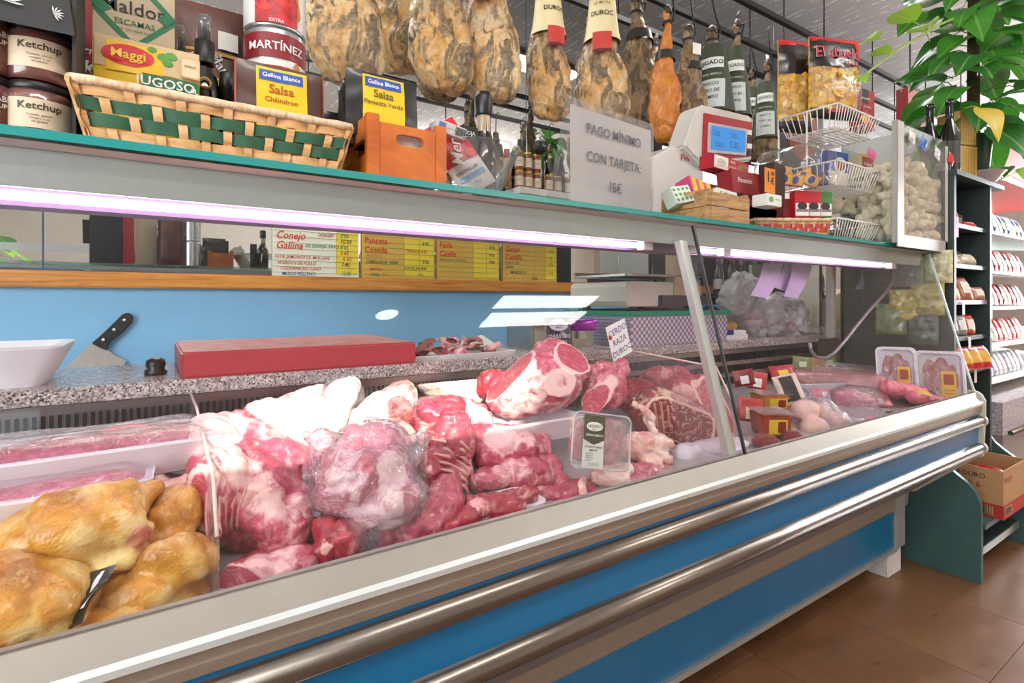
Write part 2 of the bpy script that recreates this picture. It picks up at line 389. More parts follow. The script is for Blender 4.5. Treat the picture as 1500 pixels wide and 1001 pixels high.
# inside
deck = dcp('deck', MB().prism([(.722, .66), (.722, .69), (1.285, .735), (1.285, .66)], X0, X1, 'x'), M('deck_enamel', '#b9b0b0', .35, .3))
dcp('inner_back', MB().box(X0, X1, 1.285, 1.60, .60, .888), steel)
gm = dcp('vent_grille', MB().box(X0, X1, 1.279, 1.285, .735, .888), steel)
sl = MB(); x = X0 + .02
while x < X1 - .02:
    for z0, z1 in ((.842, .870), (.797, .825), (.752, .780)):
        sl.box(x, x + .0055, 1.2765, 1.280, z0, z1)
    x += .0118
s_ = dcp('vent_slots', sl, dk); s_.parent = gm; s_.location = (0, 0, 0); s_['kind'] = 'stuff'
dcp('end_wall', MB().prism([(.73, .60), (.73, .745), (1.28, .80), (1.28, .888), (1.62, .888), (1.62, .60)], X1 - .006, X1, 'x'), M('case_end_grey', '#8d898b', .45))
# front glass in two panes, with the bar between them
def gpane(xa, xb): return MB().prism([(.7075, .737), (.7135, .737), (.853, 1.263), (.847, 1.263)], xa, xb, 'x')
dcp('front_glass', gpane(X0, 1.095), gl); dcp('front_glass', gpane(1.112, X1 - .004), gl)
dcp('glass_seam', MB().prism([(.706, .737), (.712, .737), (.852, 1.262), (.845, 1.262)], 1.098, 1.104, 'x'), M('black_seal', '#17181a', .4))
dcp('glass_bar', MB().prism([(.722, .737), (.740, .737), (.874, 1.225), (.856, 1.225)], 1.062, 1.088, 'x'), silver)
dcp('end_glass', MB().prism([(.712, .742), (1.265, .80), (1.265, 1.262), (.852, 1.262)], X1 - .012, X1 - .006, 'x'), gl)
dcp('end_glass_edge', MB().prism([(.706, .742), (.712, .742), (.852, 1.262), (.846, 1.262)], X1 - .013, X1 - .005, 'x'), M('glass_edge_pale', '#cfe0da', .2))
# canopy with the light tubes
teal = NT('green_glass_edge'); teal.principled(hx('#0f8f8c'), .12, 0, None, .8, emis=hx('#0a8c8a'), estr=0.0, coat=.5); TEAL = teal.m
dcp('top_glass', MB().box(X0, 2.632, .851, 1.22, 1.2725, 1.2835), glass_mat('shelf_glass', (.80, .93, .90), .04, .5, 4, haze=.12, hazecol=(.75, .85, .82)))
dcp('top_glass_edge', MB().box(X0, 2.632, .845, .851, 1.2725, 1.2835), TEAL)
can_m = M('canopy_grey', '#a9afab', .42, .35, var=.02)
dcp('canopy', MB().prism([(.868, 1.268), (.878, 1.218), (.884, 1.218), (.895, 1.2245), (.99, 1.2245), (1.17, 1.25), (1.17, 1.268)], X0, X1 - .02, 'x'), can_m)
dcp('canopy_lip', MB().prism([(.852, 1.270), (.862, 1.264), (.875, 1.264), (.875, 1.270)], X0, X1 - .02, 'x'), silver)
dcp('light_tray', MB().prism([(.935, 1.2245), (.94, 1.203), (.985, 1.203), (.99, 1.2245)], X0, X1 - .06, 'x'), M('light_tray', '#85768c', .5, .2))
tube_m = emit_mat('case_tube_light', (1.0, 0.66, 0.96), 14.0)
for a, b in ((X0 + .05, 1.0), (1.17, 2.36)):
    t = MB().tube([(a, .906, 1.211), (b, .906, 1.211)], .0060, 10); o = dcp('light_tube', t, tube_m)
    for xx in (a, (a + b) / 2 - .45, b):
        c = MB().box(xx - .016, xx + .016, .899, .920, 1.202, 1.223).build('tube_clip', M('clip_pink', '#e6d7e2', .4), o)
for xx in (-.3, 2.4): dcp('canopy_post', MB().box(xx, xx + .03, 1.14, 1.17, .92, 1.25), silver, .003)
# granite worktop along the back
def granite():
    t = NT('speckled_granite'); v = t.coord()
    vo = t.n('ShaderNodeTexVoronoi'); vo.inputs['Scale'].default_value = 330; t.l(v, vo.inputs['Vector'])
    c = t.ramp(vo.outputs['Color'], [(0.15, hx('#3d3a3c')), (0.32, hx('#8f8480')), (0.55, hx('#c7b9b1')), (0.85, hx('#efe7df'))])
    c = t.mix(t.ramp(t.noise(v, 60, 3), [(0.45, 0), (0.6, .5)]), c, hx('#9d8d87'))
    t.principled(c, .16, 0, None, .6); MATS['granite'] = t.m; return t.m
tag(MB().box(X0, X1 - .01, 1.27, 1.645, .89, .92).build('granite_worktop', granite(), bevel=.002), 'speckled granite worktop along the back of the display case', 'worktop')
tag(MB().box(X0, X1 - .1, 1.62, 1.64, .09, .888).build('case_back_panel', M('case_back', '#9a9a99', .5)), 'grey back panel under the granite worktop', 'panel')

# ------------------------------------------------------------------ soft, grown shapes: meat, poultry, hams
def fbm(p, n=3):
    a = 0.0; s = 1.0; k = 0.55
    for i in range(n): a += k * mnoise.noise(p * s); s *= 2.1; k *= 0.5
    return a
def E(px, py, Y, rx, ry, dep, rot=0): return ('e', PY(px, py, Y), rx * SP(px, Y), dep, ry * SP(px, Y), rot)
def K(p, q): return ('k', PY(p[0], p[1], p[2]), p[3] * SP(p[0], p[2]), PY(q[0], q[1], q[2]), q[3] * SP(q[0], q[2]))
VIEW = Matrix((RT, FW, UP)).transposed()                 # columns: to the right, away, up
def VD(r, f, u): return (RT * r + FW * f + UP * u).normalized()
def blob_bm(blobs):
    bm = bmesh.new()
    for b in blobs:
        if b[0] == 'e':
            m = Matrix.Translation(b[1]) @ (VIEW @ Matrix.Rotation(R(-b[5]), 3, 'Y')).to_4x4() @ Matrix.Diagonal((b[2], b[3], b[4], 1))
            bmesh.ops.create_icosphere(bm, subdivisions=3, radius=1, matrix=m)
        elif b[0] == 'w':                                # world ellipsoid with its own matrix
            bmesh.ops.create_icosphere(bm, subdivisions=3, radius=1, matrix=b[1])
        else:
            p, r1, q, r2 = b[1], b[2], b[3], b[4]; L = (q - p).length; n = max(2, int(L / (0.35 * max(min(r1, r2), .004))) + 1)
            for i in range(n + 1):
                t = i / n; bmesh.ops.create_icosphere(bm, subdivisions=2, radius=r1 + (r2 - r1) * t, matrix=Matrix.Translation(p.lerp(q, t)))
    return bm
def organic(name, blobs, mat, parent=None, voxel=.006, smooth=4, amp=.004, nsc=22, cuts=(), fat=(), seed=0, origin=None, fat0=0.0, mesh_only=False, crease=0.0, cell=15.0):
    bm = blob_bm(blobs); me = bpy.data.meshes.new('t'); bm.to_mesh(me); bm.free()
    o = bpy.data.objects.new('t', me); COL.objects.link(o)
    rm = o.modifiers.new('r', 'REMESH'); rm.mode = 'VOXEL'; rm.voxel_size = voxel
    if smooth: s = o.modifiers.new('s', 'SMOOTH'); s.iterations = smooth; s.factor = .5
    bpy.context.view_layer.update(); dg = bpy.context.evaluated_depsgraph_get()
    out = bpy.data.meshes.new_from_object(o.evaluated_get(dg)); bpy.data.objects.remove(o); bpy.data.meshes.remove(me)
    out.name = name; n = len(out.vertices)
    no = [v.normal.copy() for v in out.vertices]; co = [v.co.copy() for v in out.vertices]
    cu = [0.0] * n; ft = [fat0] * n; sd = Vector((seed * 3.7, seed * 1.3, seed * 7.1))
    cc = []
    for c in cuts: cc.append((PY(c[0], c[1], c[2]), VD(*c[3])))
    ff = [(PY(f[0], f[1], f[2]), f[3] * SP(f[0], f[2]), f[4]) for f in fat]
    for i in range(n):
        v = co[i]
        d = amp * fbm((v + sd) * nsc)
        if crease:
            w_ = v + sd + Vector((fbm((v + sd) * 14, 2), fbm((v - sd) * 14, 2), fbm((v + sd * 2) * 14, 2))) * .03
            dd = mnoise.voronoi(Vector((w_.x * cell, w_.y * cell, w_.z * cell * .8)))[0]; e = max(0.0, 1 - (dd[1] - dd[0]) / .30)
            d -= crease * e * e; cr_i = e * e
            d += crease * .35 * (1 - abs(mnoise.noise((v + sd) * 70)) * 2)
            ft[i] = max(ft[i], .25 * cr_i)
        flat = False
        for p, nn in cc:
            k = (v - p).dot(nn)
            if k > 0:
                v = v - nn * k; cu[i] = max(cu[i], k / .02); flat = True
        v = v + no[i] * (d * (.12 if flat else 1)); co[i] = v
        for p, r, s in ff:
            q = (v - p).length / r
            if q < 1.25: ft[i] = max(ft[i], s * min(1, (1.25 - q) * 3)) if s > 0 else min(ft[i], 0)
    if origin is None:
        mn = Vector((min(c.x for c in co), min(c.y for c in co), min(c.z for c in co))); mx = Vector((max(c.x for c in co), max(c.y for c in co), max(c.z for c in co)))
        origin = Vector(((mn.x + mx.x) / 2, (mn.y + mx.y) / 2, mn.z))
    flatco = []
    for c in co: flatco += [c.x - origin.x, c.y - origin.y, c.z - origin.z]
    out.vertices.foreach_set('co', flatco)
    for nm, arr in (('cut', cu), ('fat', ft)):
        a = out.attributes.new(nm, 'FLOAT', 'POINT'); a.data.foreach_set('value', arr)
    out.polygons.foreach_set('use_smooth', [True] * len(out.polygons)); out.update()
    if mesh_only: return out, origin
    base = origin - (parent.location if parent else Vector((0, 0, 0)))
    out.materials.clear(); return link(name, out, mat, parent, base)
def meat_mat(name, lean, dark, fatc, scale=28, thr=.56, soft=.10, rough=.34, marble=.45, cutlean=None, stretch=(1, 1, 1), gloss=.35, sub=0.0):
    t = NT(name); v = t.coord('Object'); vs_ = t.coord('Object', stretch)
    fa = t.n('ShaderNodeAttribute', attribute_name='fat').outputs['Fac']; ca = t.n('ShaderNodeAttribute', attribute_name='cut').outputs['Fac']
    n1 = t.noise(vs_, scale, 5, .62, 1.1); n2 = t.noise(v, scale * 3.2, 4, .6, .5); n3 = t.noise(v, scale * .35, 2)
    l = t.mix(t.ramp(n2, [(.32, 0), (.68, 1)]), hx(dark), hx(lean))
    f = t.math('ADD', n1, t.math('MULTIPLY', fa, .45)); f = t.math('ADD', f, t.math('MULTIPLY', t.math('SUBTRACT', n3, .5), .35))
    outer = t.mix(t.ramp(f, [(thr - soft, 0), (thr + soft, 1)]), l, hx(fatc))
    vein = t.ramp(t.math('ABSOLUTE', t.math('SUBTRACT', t.noise(vs_, scale * .8, 4, .6, 1.6), .5)), [(0.0, marble), (.035, 0)])
    cl = t.mix(vein, t.mix(t.ramp(n2, [(.3, 0), (.7, .6)]), hx(cutlean or lean), hx(dark)), hx(fatc))
    rim = t.ramp(t.math('ADD', ca, t.math('MULTIPLY', t.math('SUBTRACT', n1, .5), .5)), [(.30, 1), (.42, 0)])
    cl = t.mix(rim, cl, hx(fatc))
    col = t.mix(t.ramp(ca, [(.02, 0), (.06, 1)]), outer, cl)
    b = t.principled(col, rough, 0, t.bump(t.math('ADD', t.math('MULTIPLY', n1, .7), t.math('MULTIPLY', n2, .4)), .45, .006), coat=gloss, sub=sub)
    MATS[name] = t.m; return t.m
pork = meat_mat('pork', '#cb5a6c', '#992f46', '#eab4b4', thr=.69)
porkpale = meat_mat('pork_pale', '#d67f8c', '#ad4c60', '#efc8c6', thr=.65)
porkred = meat_mat('pork_red', '#b82a3c', '#801828', '#eaaaa4', thr=.73)
loin = meat_mat('pork_loin', '#d06476', '#a63c52', '#f0c6c0', thr=.66, cutlean='#c84a5e', marble=.3)
beef = meat_mat('beef', '#a03438', '#681a20', '#ecc8b0', thr=.68, cutlean='#8c2a2e', marble=.8)
beefred = meat_mat('beef_red', '#c43244', '#8c1c2a', '#efc0b4', thr=.70, cutlean='#c02a40')
fatm = meat_mat('pork_fat', '#dc9488', '#bd5c5a', '#f6e2d6', thr=.54)
ribm = meat_mat('rib_meat', '#c65264', '#92293e', '#ecbab4', thr=.66, stretch=(1, 1, 4))
bone = M('rib_bone', '#dda398', .4, var=.12, nscale=60, coat=.3)
skinm = meat_mat('trotter_skin', '#eab1a3', '#dd9489', '#f7dccf', thr=.5, scale=15)
def chicken_mat():
    t = NT('yellow_chicken_skin'); v = t.coord(); n1 = t.noise(v, 12, 3); n2 = t.noise(v, 120, 2); n3 = t.noise(v, 30, 3)
    fa = t.n('ShaderNodeAttribute', attribute_name='fat').outputs['Fac']
    c = t.ramp(n1, [(.30, hx('#a8641c')), (.48, hx('#d6993a')), (.64, hx('#edd08a'))])
    c = t.mix(t.ramp(n3, [(.5, 0), (.7, .7)]), c, hx('#f0d29c')); c = t.mix(t.ramp(n3, [(.28, .6), (.42, 0)]), c, hx('#c9741f'))
    c = t.mix(t.ramp(fa, [(.2, 0), (.8, 1)]), c, t.ramp(n3, [(.35, hx('#b84a34')), (.65, hx('#e6a08a'))]))
    vo = t.n('ShaderNodeTexVoronoi'); vo.inputs['Scale'].default_value = 230; t.l(v, vo.inputs['Vector'])
    hgt = t.math('ADD', t.math('MULTIPLY', vo.outputs['Distance'], -.6), n3)
    t.principled(c, .36, 0, t.bump(hgt, .35, .004), coat=.3); return t.m
chk = chicken_mat()
wrap_m = glass_mat('cling_film', (.98, .97, .99), .05, .75, 2.2, .06, crumple=.5, cscale=22, haze=.05, hazecol=(1, .93, 1))
bag_m = glass_mat('vacuum_bag', (.97, .94, .97), .06, .8, 2.0, .08, crumple=1.0, cscale=24, haze=.05, hazecol=(.96, .88, .98))
clearp = glass_mat('clear_plastic', (.97, .97, .97), .05, .8, 2.2, .03, haze=.04)
foam = M('white_foam', '#e9e3ea', .55, var=.02)

def tray_shape(w, d, h, lip=.012, t=.003, r=.025):
    """open tray with sloping sides and a rim; local origin at the bottom centre"""
    mb = MB(); n = 5
    def ring(sx, sy, z, rr):
        pts = []
        for (cx, cy, st) in ((sx - rr, sy - rr, 0), (-sx + rr, sy - rr, 90), (-sx + rr, -sy + rr, 180), (sx - rr, -sy + rr, 270)):
            for k in range(n + 1):
                a = R(st + 90 * k / n); pts.append((cx + rr * math.cos(a), cy + rr * math.sin(a), z))
        return pts
    ins = h * .45
    rings = [ring(w / 2 - ins, d / 2 - ins, 0, r * .7), ring(w / 2 - lip * .6, d / 2 - lip * .6, h, r), ring(w / 2, d / 2, h, r), ring(w / 2, d / 2, h - t, r), ]
    rin = [ring(w / 2 - ins - t, d / 2 - ins - t, t, r * .7), ring(w / 2 - lip * .6 - t, d / 2 - lip * .6 - t, h, r)]
    m = len(rings[0])
    def skin(a, b, flip=False):
        mb.add(a + b, [(i, (i + 1) % m, m + (i + 1) % m, m + i) for i in range(m)], True)
    skin(rings[0], rings[3]); skin(rings[3], rings[2]); skin(rings[2], rin[1]); skin(rin[1], rin[0])
    mb.add(rings[0], [tuple(range(m))[::-1]]); mb.add(rin[0], [tuple(range(m))])
    return mb
def meat(name, label, cat, blobs, mat, **kw):
    kw.setdefault('crease', .007); kw.setdefault('smooth', 2)
    o = organic(name, blobs, mat, **kw); return tag(o, label, cat)
def meat_thing(name, label, cat, blobs, mat, part='flesh', **kw):
    kw.setdefault('crease', .006 if mat is chk else .007); kw.setdefault('smooth', 3 if mat is chk else 2); kw.setdefault('cell', 13 if mat is chk else 15)
    o = organic(part, blobs, mat, **kw); t = thing(name, label, cat, o.location.copy()); o.parent = t; o.location = (0, 0, 0); return t, o
def sub(t, name, mb, m, **kw):                            # a part given in world coordinates
    return mb.build(name, m, t, loc=-t.location, **kw)
from mathutils.bvhtree import BVHTree
def K_(t, name, segs, m, n=8, snap=None):
    mb = MB(); pts = [PY(a, b, y) for (a, b, y, r) in segs]
    if snap is not None:                                  # lay the piece on the surface of the meat
        o = t.location; bv = BVHTree.FromPolygons([v.co + o for v in snap.data.vertices], [tuple(p.vertices) for p in snap.data.polygons])
        for i, (a, b, y, r) in enumerate(segs):
            d = ray(a, b).normalized(); hit = bv.ray_cast(camo.location, d)
            if hit[0] is not None: pts[i] = hit[0] + d * (r * SP(a, y) * .25)
    mb.tube(pts, [r * SP(a, y) for (a, b, y, r) in segs], n); return sub(t, name, mb, m)

# --- dividers
def divider(xx, label, hf, hb, tint):
    m = glass_mat('acrylic_' + label[:4] + str(int(xx * 100)), tint, .04, .6, 3, haze=.05, hazecol=(1, .9, .9))
    t = thing('acrylic_divider', label, 'divider', (xx, 1.0, .70))
    MB().prism([(-.25, .006), (.26, .037), (.26, hb), (.1, hb), (-.2, hf), (-.25, hf * .6)], -.0025, .0025, 'x').build('sheet', m, t)
    MB().tube([(0, -.25, hf * .6), (0, -.2, hf), (0, .1, hb), (0, .26, hb)], .0025, 6).build('sheet_edge', M('acrylic_edge', '#eccfc4', .2), t)
    return t
divider(.068, 'clear acrylic divider between the yellow chickens and the pork', .15, .19, (.98, .94, .92))
divider(1.125, 'smoky acrylic divider between the beef and the packaged goods', .22, .24, (.95, .90, .92))

# --- chickens
t, b = meat_thing('whole_chicken', 'yellow skinned whole chicken lying on top of the other chickens', 'chicken',
    [E(112, 768, .86, 96, 52, .075, 10), E(45, 795, .87, 60, 46, .06, 15), K((150, 735, .85, 30), (225, 718, .88, 16)), K((8, 800, .84, 14), (70, 742, .83, 20)), K((70, 742, .83, 20), (185, 716, .84, 17)),
     K((175, 770, .82, 36), (205, 778, .81, 20)), E(165, 812, .83, 50, 24, .04, -10), E(60, 800, .85, 58, 30, .05, 12)], chk, amp=.003, nsc=30, fat=[(206, 786, .80, 16, .9)], seed=1)
t, b = meat_thing('whole_chicken', 'yellow chicken with a thick bent drumstick beside the acrylic divider', 'chicken',
    [E(215, 862, .83, 78, 52, .07, 22), K((190, 800, .85, 30), (232, 790, .86, 24)), K((262, 812, .81, 36), (292, 800, .82, 20)), K((230, 815, .80, 26), (290, 822, .80, 30)), E(255, 768, .87, 36, 46, .045, 5), K((255, 790, .86, 32), (262, 740, .88, 32)),
     E(268, 880, .82, 34, 30, .04)], chk, amp=.003, nsc=30, fat=[(205, 800, .81, 14, .8), (135, 905, .78, 18, 1.0)], seed=2)
t, b = meat_thing('whole_chicken', 'yellow skinned chicken at the left edge, its cut neck facing out', 'chicken',
    [E(40, 885, .80, 88, 72, .07, -25), K((15, 850, .79, 46), (90, 940, .77, 22)), K((-20, 890, .78, 46), (30, 960, .755, 20)), E(90, 900, .79, 32, 40, .03)], chk, amp=.0035, nsc=30, fat=[(60, 935, .765, 18, 1.0)], seed=3)
t, b = meat_thing('chicken_piece', 'pale yellow chicken piece at the bottom edge under the foil tag', 'chicken',
    [K((70, 955, .765, 20), (190, 905, .77, 26)), E(130, 925, .78, 50, 26, .03, 20)], chk, amp=.003, nsc=34, fat=[(178, 900, .75, 14, .9)], seed=4)
tg = thing('foil_tag', 'black and white foil tag tucked between two yellow chickens', 'tag', PY(118, 900, .762))
pts = [PY(143, 835, .79), PY(128, 862, .778), PY(110, 890, .765), PY(100, 922, .757)]
def ribbon(p, w, off=0):
    m = MB(); nrm = VD(.0, -1, .15)
    def fn(u, v):
        k = u * (len(p) - 1); i = min(int(k), len(p) - 2); q = p[i].lerp(p[i + 1], k - i); return q + RT * ((v - .5) * w * (1.0 - .25 * u)) + UP * ((v - .5) * .3 * w) + nrm * (off + .003 * math.sin(u * 6 + v * 3))
    return m.grid(fn, 10, 3)
sub(tg, 'ribbon', ribbon(pts, .044), M('foil_black', '#1d1813', .25, coat=.5), fix=False)
sub(tg, 'white_print', ribbon([p + RT * .009 for p in pts[:3]], .008, .002), M('foil_white', '#e9e4dc', .35), fix=False)
sub(tg, 'gold_spot', MB().lathe([(.0, -.001), (.007, 0), (.0001, .001)], 12, TM(pts[3] + VD(0, -1, .1) * .004 + UP * .004, (R(90), 0, 0))), M('foil_gold', '#d9a92b', .3, .4))

# --- foam trays with film
def foam_tray(label, px, py, Y, wpx, d, h, yaw, blobs, matm, seed, dz=0):
    w = wpx * SP(px, Y); loc = PY(px, py, Y); loc.z -= h
    t = thing('foam_tray', label, 'meat tray', loc, yaw)
    tray_shape(w, d, h).build('tray', foam, t)
    m = Matrix.Translation((0, 0, 0))
    bl = [('w', Matrix.Translation((a * w, b_ * d, h * .45 + c)) @ Matrix.Rotation(an, 4, 'Z') @ Matrix.Diagonal((rx, ry, rz, 1))) for (a, b_, c, rx, ry, rz, an) in blobs]
    o = organic('meat', bl, matm, voxel=.0055, amp=.003, nsc=30, seed=seed, origin=Vector((0, 0, 0))); o.parent = t; o.location = (0, 0, 0)
    def top(u, v):
        e = min(1, 8 * min(u, 1 - u, v, 1 - v)); return ((u - .5) * (w - .004), (v - .5) * (d - .004), h + .001 + e * (.014 + .006 * fbm(Vector((u * 3, v * 3, seed)))))
    MB().grid(top, 16, 10).build('film', wrap_m, t, fix=False)
    return t
foam_tray('white foam tray of pink cuts under film, above the chickens', 142, 645, 1.03, 315, .17, .05, R(4), [(-.12, 0, .012, .10, .05, .028, .1), (.15, .02, .014, .12, .05, .03, -.15), (.3, -.02, .01, .06, .04, .024, .3)], pork, 5)
foam_tray('white foam tray of pale chops at the left edge, lower of the two', 60, 706, .97, 280, .16, .045, R(-3), [(-.2, 0, .01, .09, .05, .02, .1), (.1, 0, .012, .1, .05, .022, -.1)], porkpale, 6)
meat('poultry_leg', 'pink skinned poultry leg above the yellow chickens by the divider', 'poultry leg', [K((200, 730, .93, 18), (262, 712, .94, 12)), E(275, 706, .94, 12, 12, .012), E(205, 728, .95, 26, 18, .03)], skinm, voxel=.005, amp=.002)
meat('poultry_leg', 'pink poultry breast behind the yellow chickens under the foam tray', 'poultry leg', [E(200, 705, 1.0, 42, 22, .04, 8), E(245, 712, .99, 26, 14, .03)], skinm, voxel=.006, amp=.003)

# --- pork on the left half
t, b = meat_thing('pork_rack', 'large pork rib rack with fat cap standing beside the acrylic divider', 'pork',
    [K((305, 640, 1.02, 34), (430, 745, .90, 40)), K((340, 640, 1.05, 40), (420, 690, .98, 44)), E(370, 740, .93, 80, 70, .07, -35), E(320, 720, .90, 42, 70, .05, -5), K((300, 650, 1.0, 30), (310, 780, .84, 16)), E(410, 770, .87, 52, 34, .05, -15)], loin, cuts=[(318, 745, .845, (-.35, -.9, .1))],
    amp=.006, nsc=18, fat=[(300, 625, 1.0, 50, .9), (335, 690, .90, 40, .7), (380, 720, .87, 30, .6), (420, 735, .85, 28, .5), (380, 640, 1.02, 40, .35)], seed=7, smooth=3)
for k in range(6):
    x = 300 + k * 9; K_(t, 'rib', [(x + 14, 690 + k * 5, .885 - .004 * k, 2.0), (x + 4, 725 + k * 4, .853 - .003 * k, 2.6), (x + 2, 760 + k * 2, .838, 2.6), (x + 4, 792 - k * 3, .832, 2.0)], bone, snap=b)
meat('pork_slab', 'dark pink pork slab lying at the bottom under the rib rack', 'pork', [K((345, 855, .80, 32), (440, 828, .80, 30)), E(390, 840, .83, 70, 32, .05, 14)], pork, cuts=[(390, 850, .775, (0, -1, -.1))], amp=.004, fat=[(400, 820, .79, 34, .6)], seed=8)
meat('pork_ham_end', 'pork leg with a bright white fat cap behind the rib rack', 'pork', [E(432, 615, 1.12, 58, 36, .07, 12), E(440, 660, 1.06, 50, 50, .06, -30), K((375, 610, 1.14, 22), (470, 585, 1.16, 22)), E(470, 690, 1.0, 36, 40, .05)], porkpale, amp=.006, fat=[(430, 600, 1.08, 62, 1.0), (465, 640, 1.02, 30, .7), (470, 585, 1.12, 40, 1.0)], seed=9)
t = thing('wrapped_bone', 'white bone end in a knotted clear bag on top of the pork', 'pork', PY(497, 600, 1.12))
o = organic('bone_end', [E(500, 578, 1.12, 24, 24, .03), K((500, 580, 1.12, 20), (485, 625, 1.1, 22)), E(515, 566, 1.12, 14, 16, .02)], fatm, voxel=.005, amp=.003, fat0=.8); o.parent = t; o.location -= t.location
o = organic('bag', [E(500, 576, 1.12, 29, 30, .036), K((500, 580, 1.12, 25), (480, 640, 1.09, 32)), E(522, 580, 1.11, 12, 18, .02, -20)], bag_m, voxel=.007, amp=.008, nsc=40, smooth=2); o.parent = t; o.location -= t.location
meat('pork_joint', 'pale pork joint with white fat and a red end behind the bagged head', 'pork', [E(565, 605, 1.10, 52, 34, .06, 24), K((535, 620, 1.08, 26), (590, 575, 1.12, 22)), E(592, 590, 1.08, 16, 28, .04), E(560, 640, 1.04, 50, 26, .05)], fatm, amp=.005, fat=[(550, 600, 1.05, 50, 1.0), (590, 600, 1.03, 20, -1)], seed=10)
t, b = meat_thing('pork_head_bag', 'skinned pork head in a clear vacuum bag at the front glass', 'pork', [E(528, 702, .86, 70, 56, .072, 26), E(545, 654, .88, 50, 32, .058), E(562, 736, .82, 60, 38, .05, 16), K((490, 730, .84, 24), (590, 738, .81, 28)), K((520, 640, .88, 20), (500, 700, .83, 22)), K((565, 640, .87, 18), (585, 700, .82, 22)), E(545, 690, .82, 20, 34, .04, 5)], porkpale, amp=.007, nsc=20,
    fat=[(575, 690, .80, 26, .9), (500, 690, .82, 34, .4), (550, 745, .78, 40, .5)], seed=11)
o = organic('bag', [E(530, 700, .86, 80, 66, .080, 24), E(545, 652, .88, 58, 38, .066), E(560, 738, .82, 66, 46, .054, 14), K((540, 770, .80, 40), (548, 808, .785, 8)), K((480, 655, .87, 26), (452, 640, .87, 8)), K((600, 660, .85, 22), (622, 640, .84, 8)), K((610, 720, .83, 20), (624, 745, .81, 6))], bag_m, voxel=.008, amp=.012, nsc=30, smooth=1, seed=3, crease=.006, cell=20); o.parent = t; o.location -= t.location
MB().grid(lambda u, v: PY(598 + u * 28, 640 + v * 105 - 14 * (1 - v) * u, .825 - .03 * v + .006 * math.sin(u * 5 + v * 4)), 4, 10).build('bag_flap', bag_m, t, loc=-t.location, fix=False)
MB().grid(lambda u, v: PY(443 + u * 26, 655 + v * 95 + 10 * u, .855 - .02 * v + .006 * math.sin(u * 4 + v * 6)), 4, 10).build('bag_flap', bag_m, t, loc=-t.location, fix=False)
meat('pork_spine', 'red pork backbone pieces under the bagged head', 'pork', [K((478, 800, .80, 24), (520, 780, .82, 26)), E(500, 790, .81, 40, 28, .04), K((470, 770, .82, 14), (500, 775, .80, 16))], porkred, amp=.008, nsc=40, fat=[(478, 805, .775, 12, 1.0)], seed=12)
meat('pork_strip', 'folded pork trimmings at the front glass right of the bagged head', 'pork', [K((600, 790, .79, 18), (652, 720, .84, 26)), K((640, 780, .80, 14), (660, 740, .82, 22)), K((570, 790, .80, 20), (630, 770, .80, 22))], pork, amp=.006, nsc=34, seed=13)
meat('pork_chunk', 'small dark pork chunk at the front glass beside the foam tray', 'pork', [E(675, 765, .80, 32, 24, .03, 20), K((650, 780, .79, 14), (690, 755, .8, 18))], porkred, amp=.005, seed=14)

# --- middle
meat('pancetta_slab', 'thick white pancetta slab leaning at the back below the worktop', 'pork belly', [E(660, 565, 1.2, 54, 28, .03, -12), K((625, 550, 1.22, 22), (700, 580, 1.18, 22))], fatm, cuts=[(660, 560, 1.2, (-.1, .2, 1))], amp=.004, fat=[(660, 572, 1.16, 70, 1.0), (640, 580, 1.16, 16, -1)], seed=15)
meat('pork_belly', 'pink and white pork belly piece below the pancetta slab', 'pork belly', [K((600, 615, 1.10, 24), (700, 618, 1.08, 26)), E(660, 600, 1.12, 60, 20, .05, -5)], porkpale, amp=.004, fat=[(690, 615, 1.04, 36, .8)], seed=16)
t, b = meat_thing('rib_rack', 'curved rack of pork ribs in the middle of the display', 'pork ribs', [K((628, 628, 1.02, 26), (668, 700, .93, 30)), E(655, 660, .96, 38, 66, .05, -15), K((615, 610, 1.05, 20), (660, 600, 1.05, 24)), E(625, 690, .93, 22, 30, .03)], ribm, amp=.005, nsc=26, fat=[(640, 620, 1.0, 26, .5)], seed=17)
for k in range(8):
    y = 640 + k * 11; K_(t, 'rib', [(626 + k * 3, y - 8, .938 - .006 * k, 2), (650 + k * 2, y - 4, .918 - .004 * k, 2.8), (676 + k, y + 8, .918 - .004 * k, 2.8), (688, y + 20, .921 - .004 * k, 2)], bone, snap=b)
meat('pork_neck', 'purple pink pork end piece standing on the curved rib rack', 'pork', [K((625, 600, 1.0, 16), (672, 630, .98, 20)), E(655, 612, 1.0, 30, 24, .04, -30)], pork, amp=.007, nsc=36, seed=18)
meat('pork_backbone', 'red backbone stump between the bagged head and the ribs', 'pork', [E(628, 700, .88, 16, 34, .03), K((620, 680, .88, 12), (640, 730, .86, 12))], porkred, amp=.007, nsc=45, fat=[(630, 690, .86, 8, .8)], seed=19)
meat('pork_loin_piece', 'glossy pork loin piece with silver skin right of the rib rack', 'pork', [K((700, 640, 1.0, 22), (785, 650, .97, 26)), E(740, 655, .97, 58, 32, .05, -10), E(795, 665, .95, 16, 18, .03), E(715, 670, .95, 26, 26, .04)], pork, amp=.005, fat=[(735, 640, .94, 26, .9), (765, 640, .94, 20, .7)], seed=20)
meat('pork_shoulder_piece', 'long pink pork piece above the small foam tray', 'pork', [K((705, 705, .90, 20), (800, 690, .92, 26)), E(760, 690, .92, 54, 26, .05, -8), K((790, 690, .92, 22), (825, 712, .87, 16))], pork, amp=.006, nsc=28, fat=[(750, 680, .88, 30, .5), (700, 700, .87, 20, .5)], seed=21)
ft = thing('small_foam_tray', 'small white foam tray under minced red meat at the front', 'meat tray', Vector((XP(735, .83), .83, .6995)), R(-4))
tray_shape(.15, .10, .014).build('tray', foam, ft)
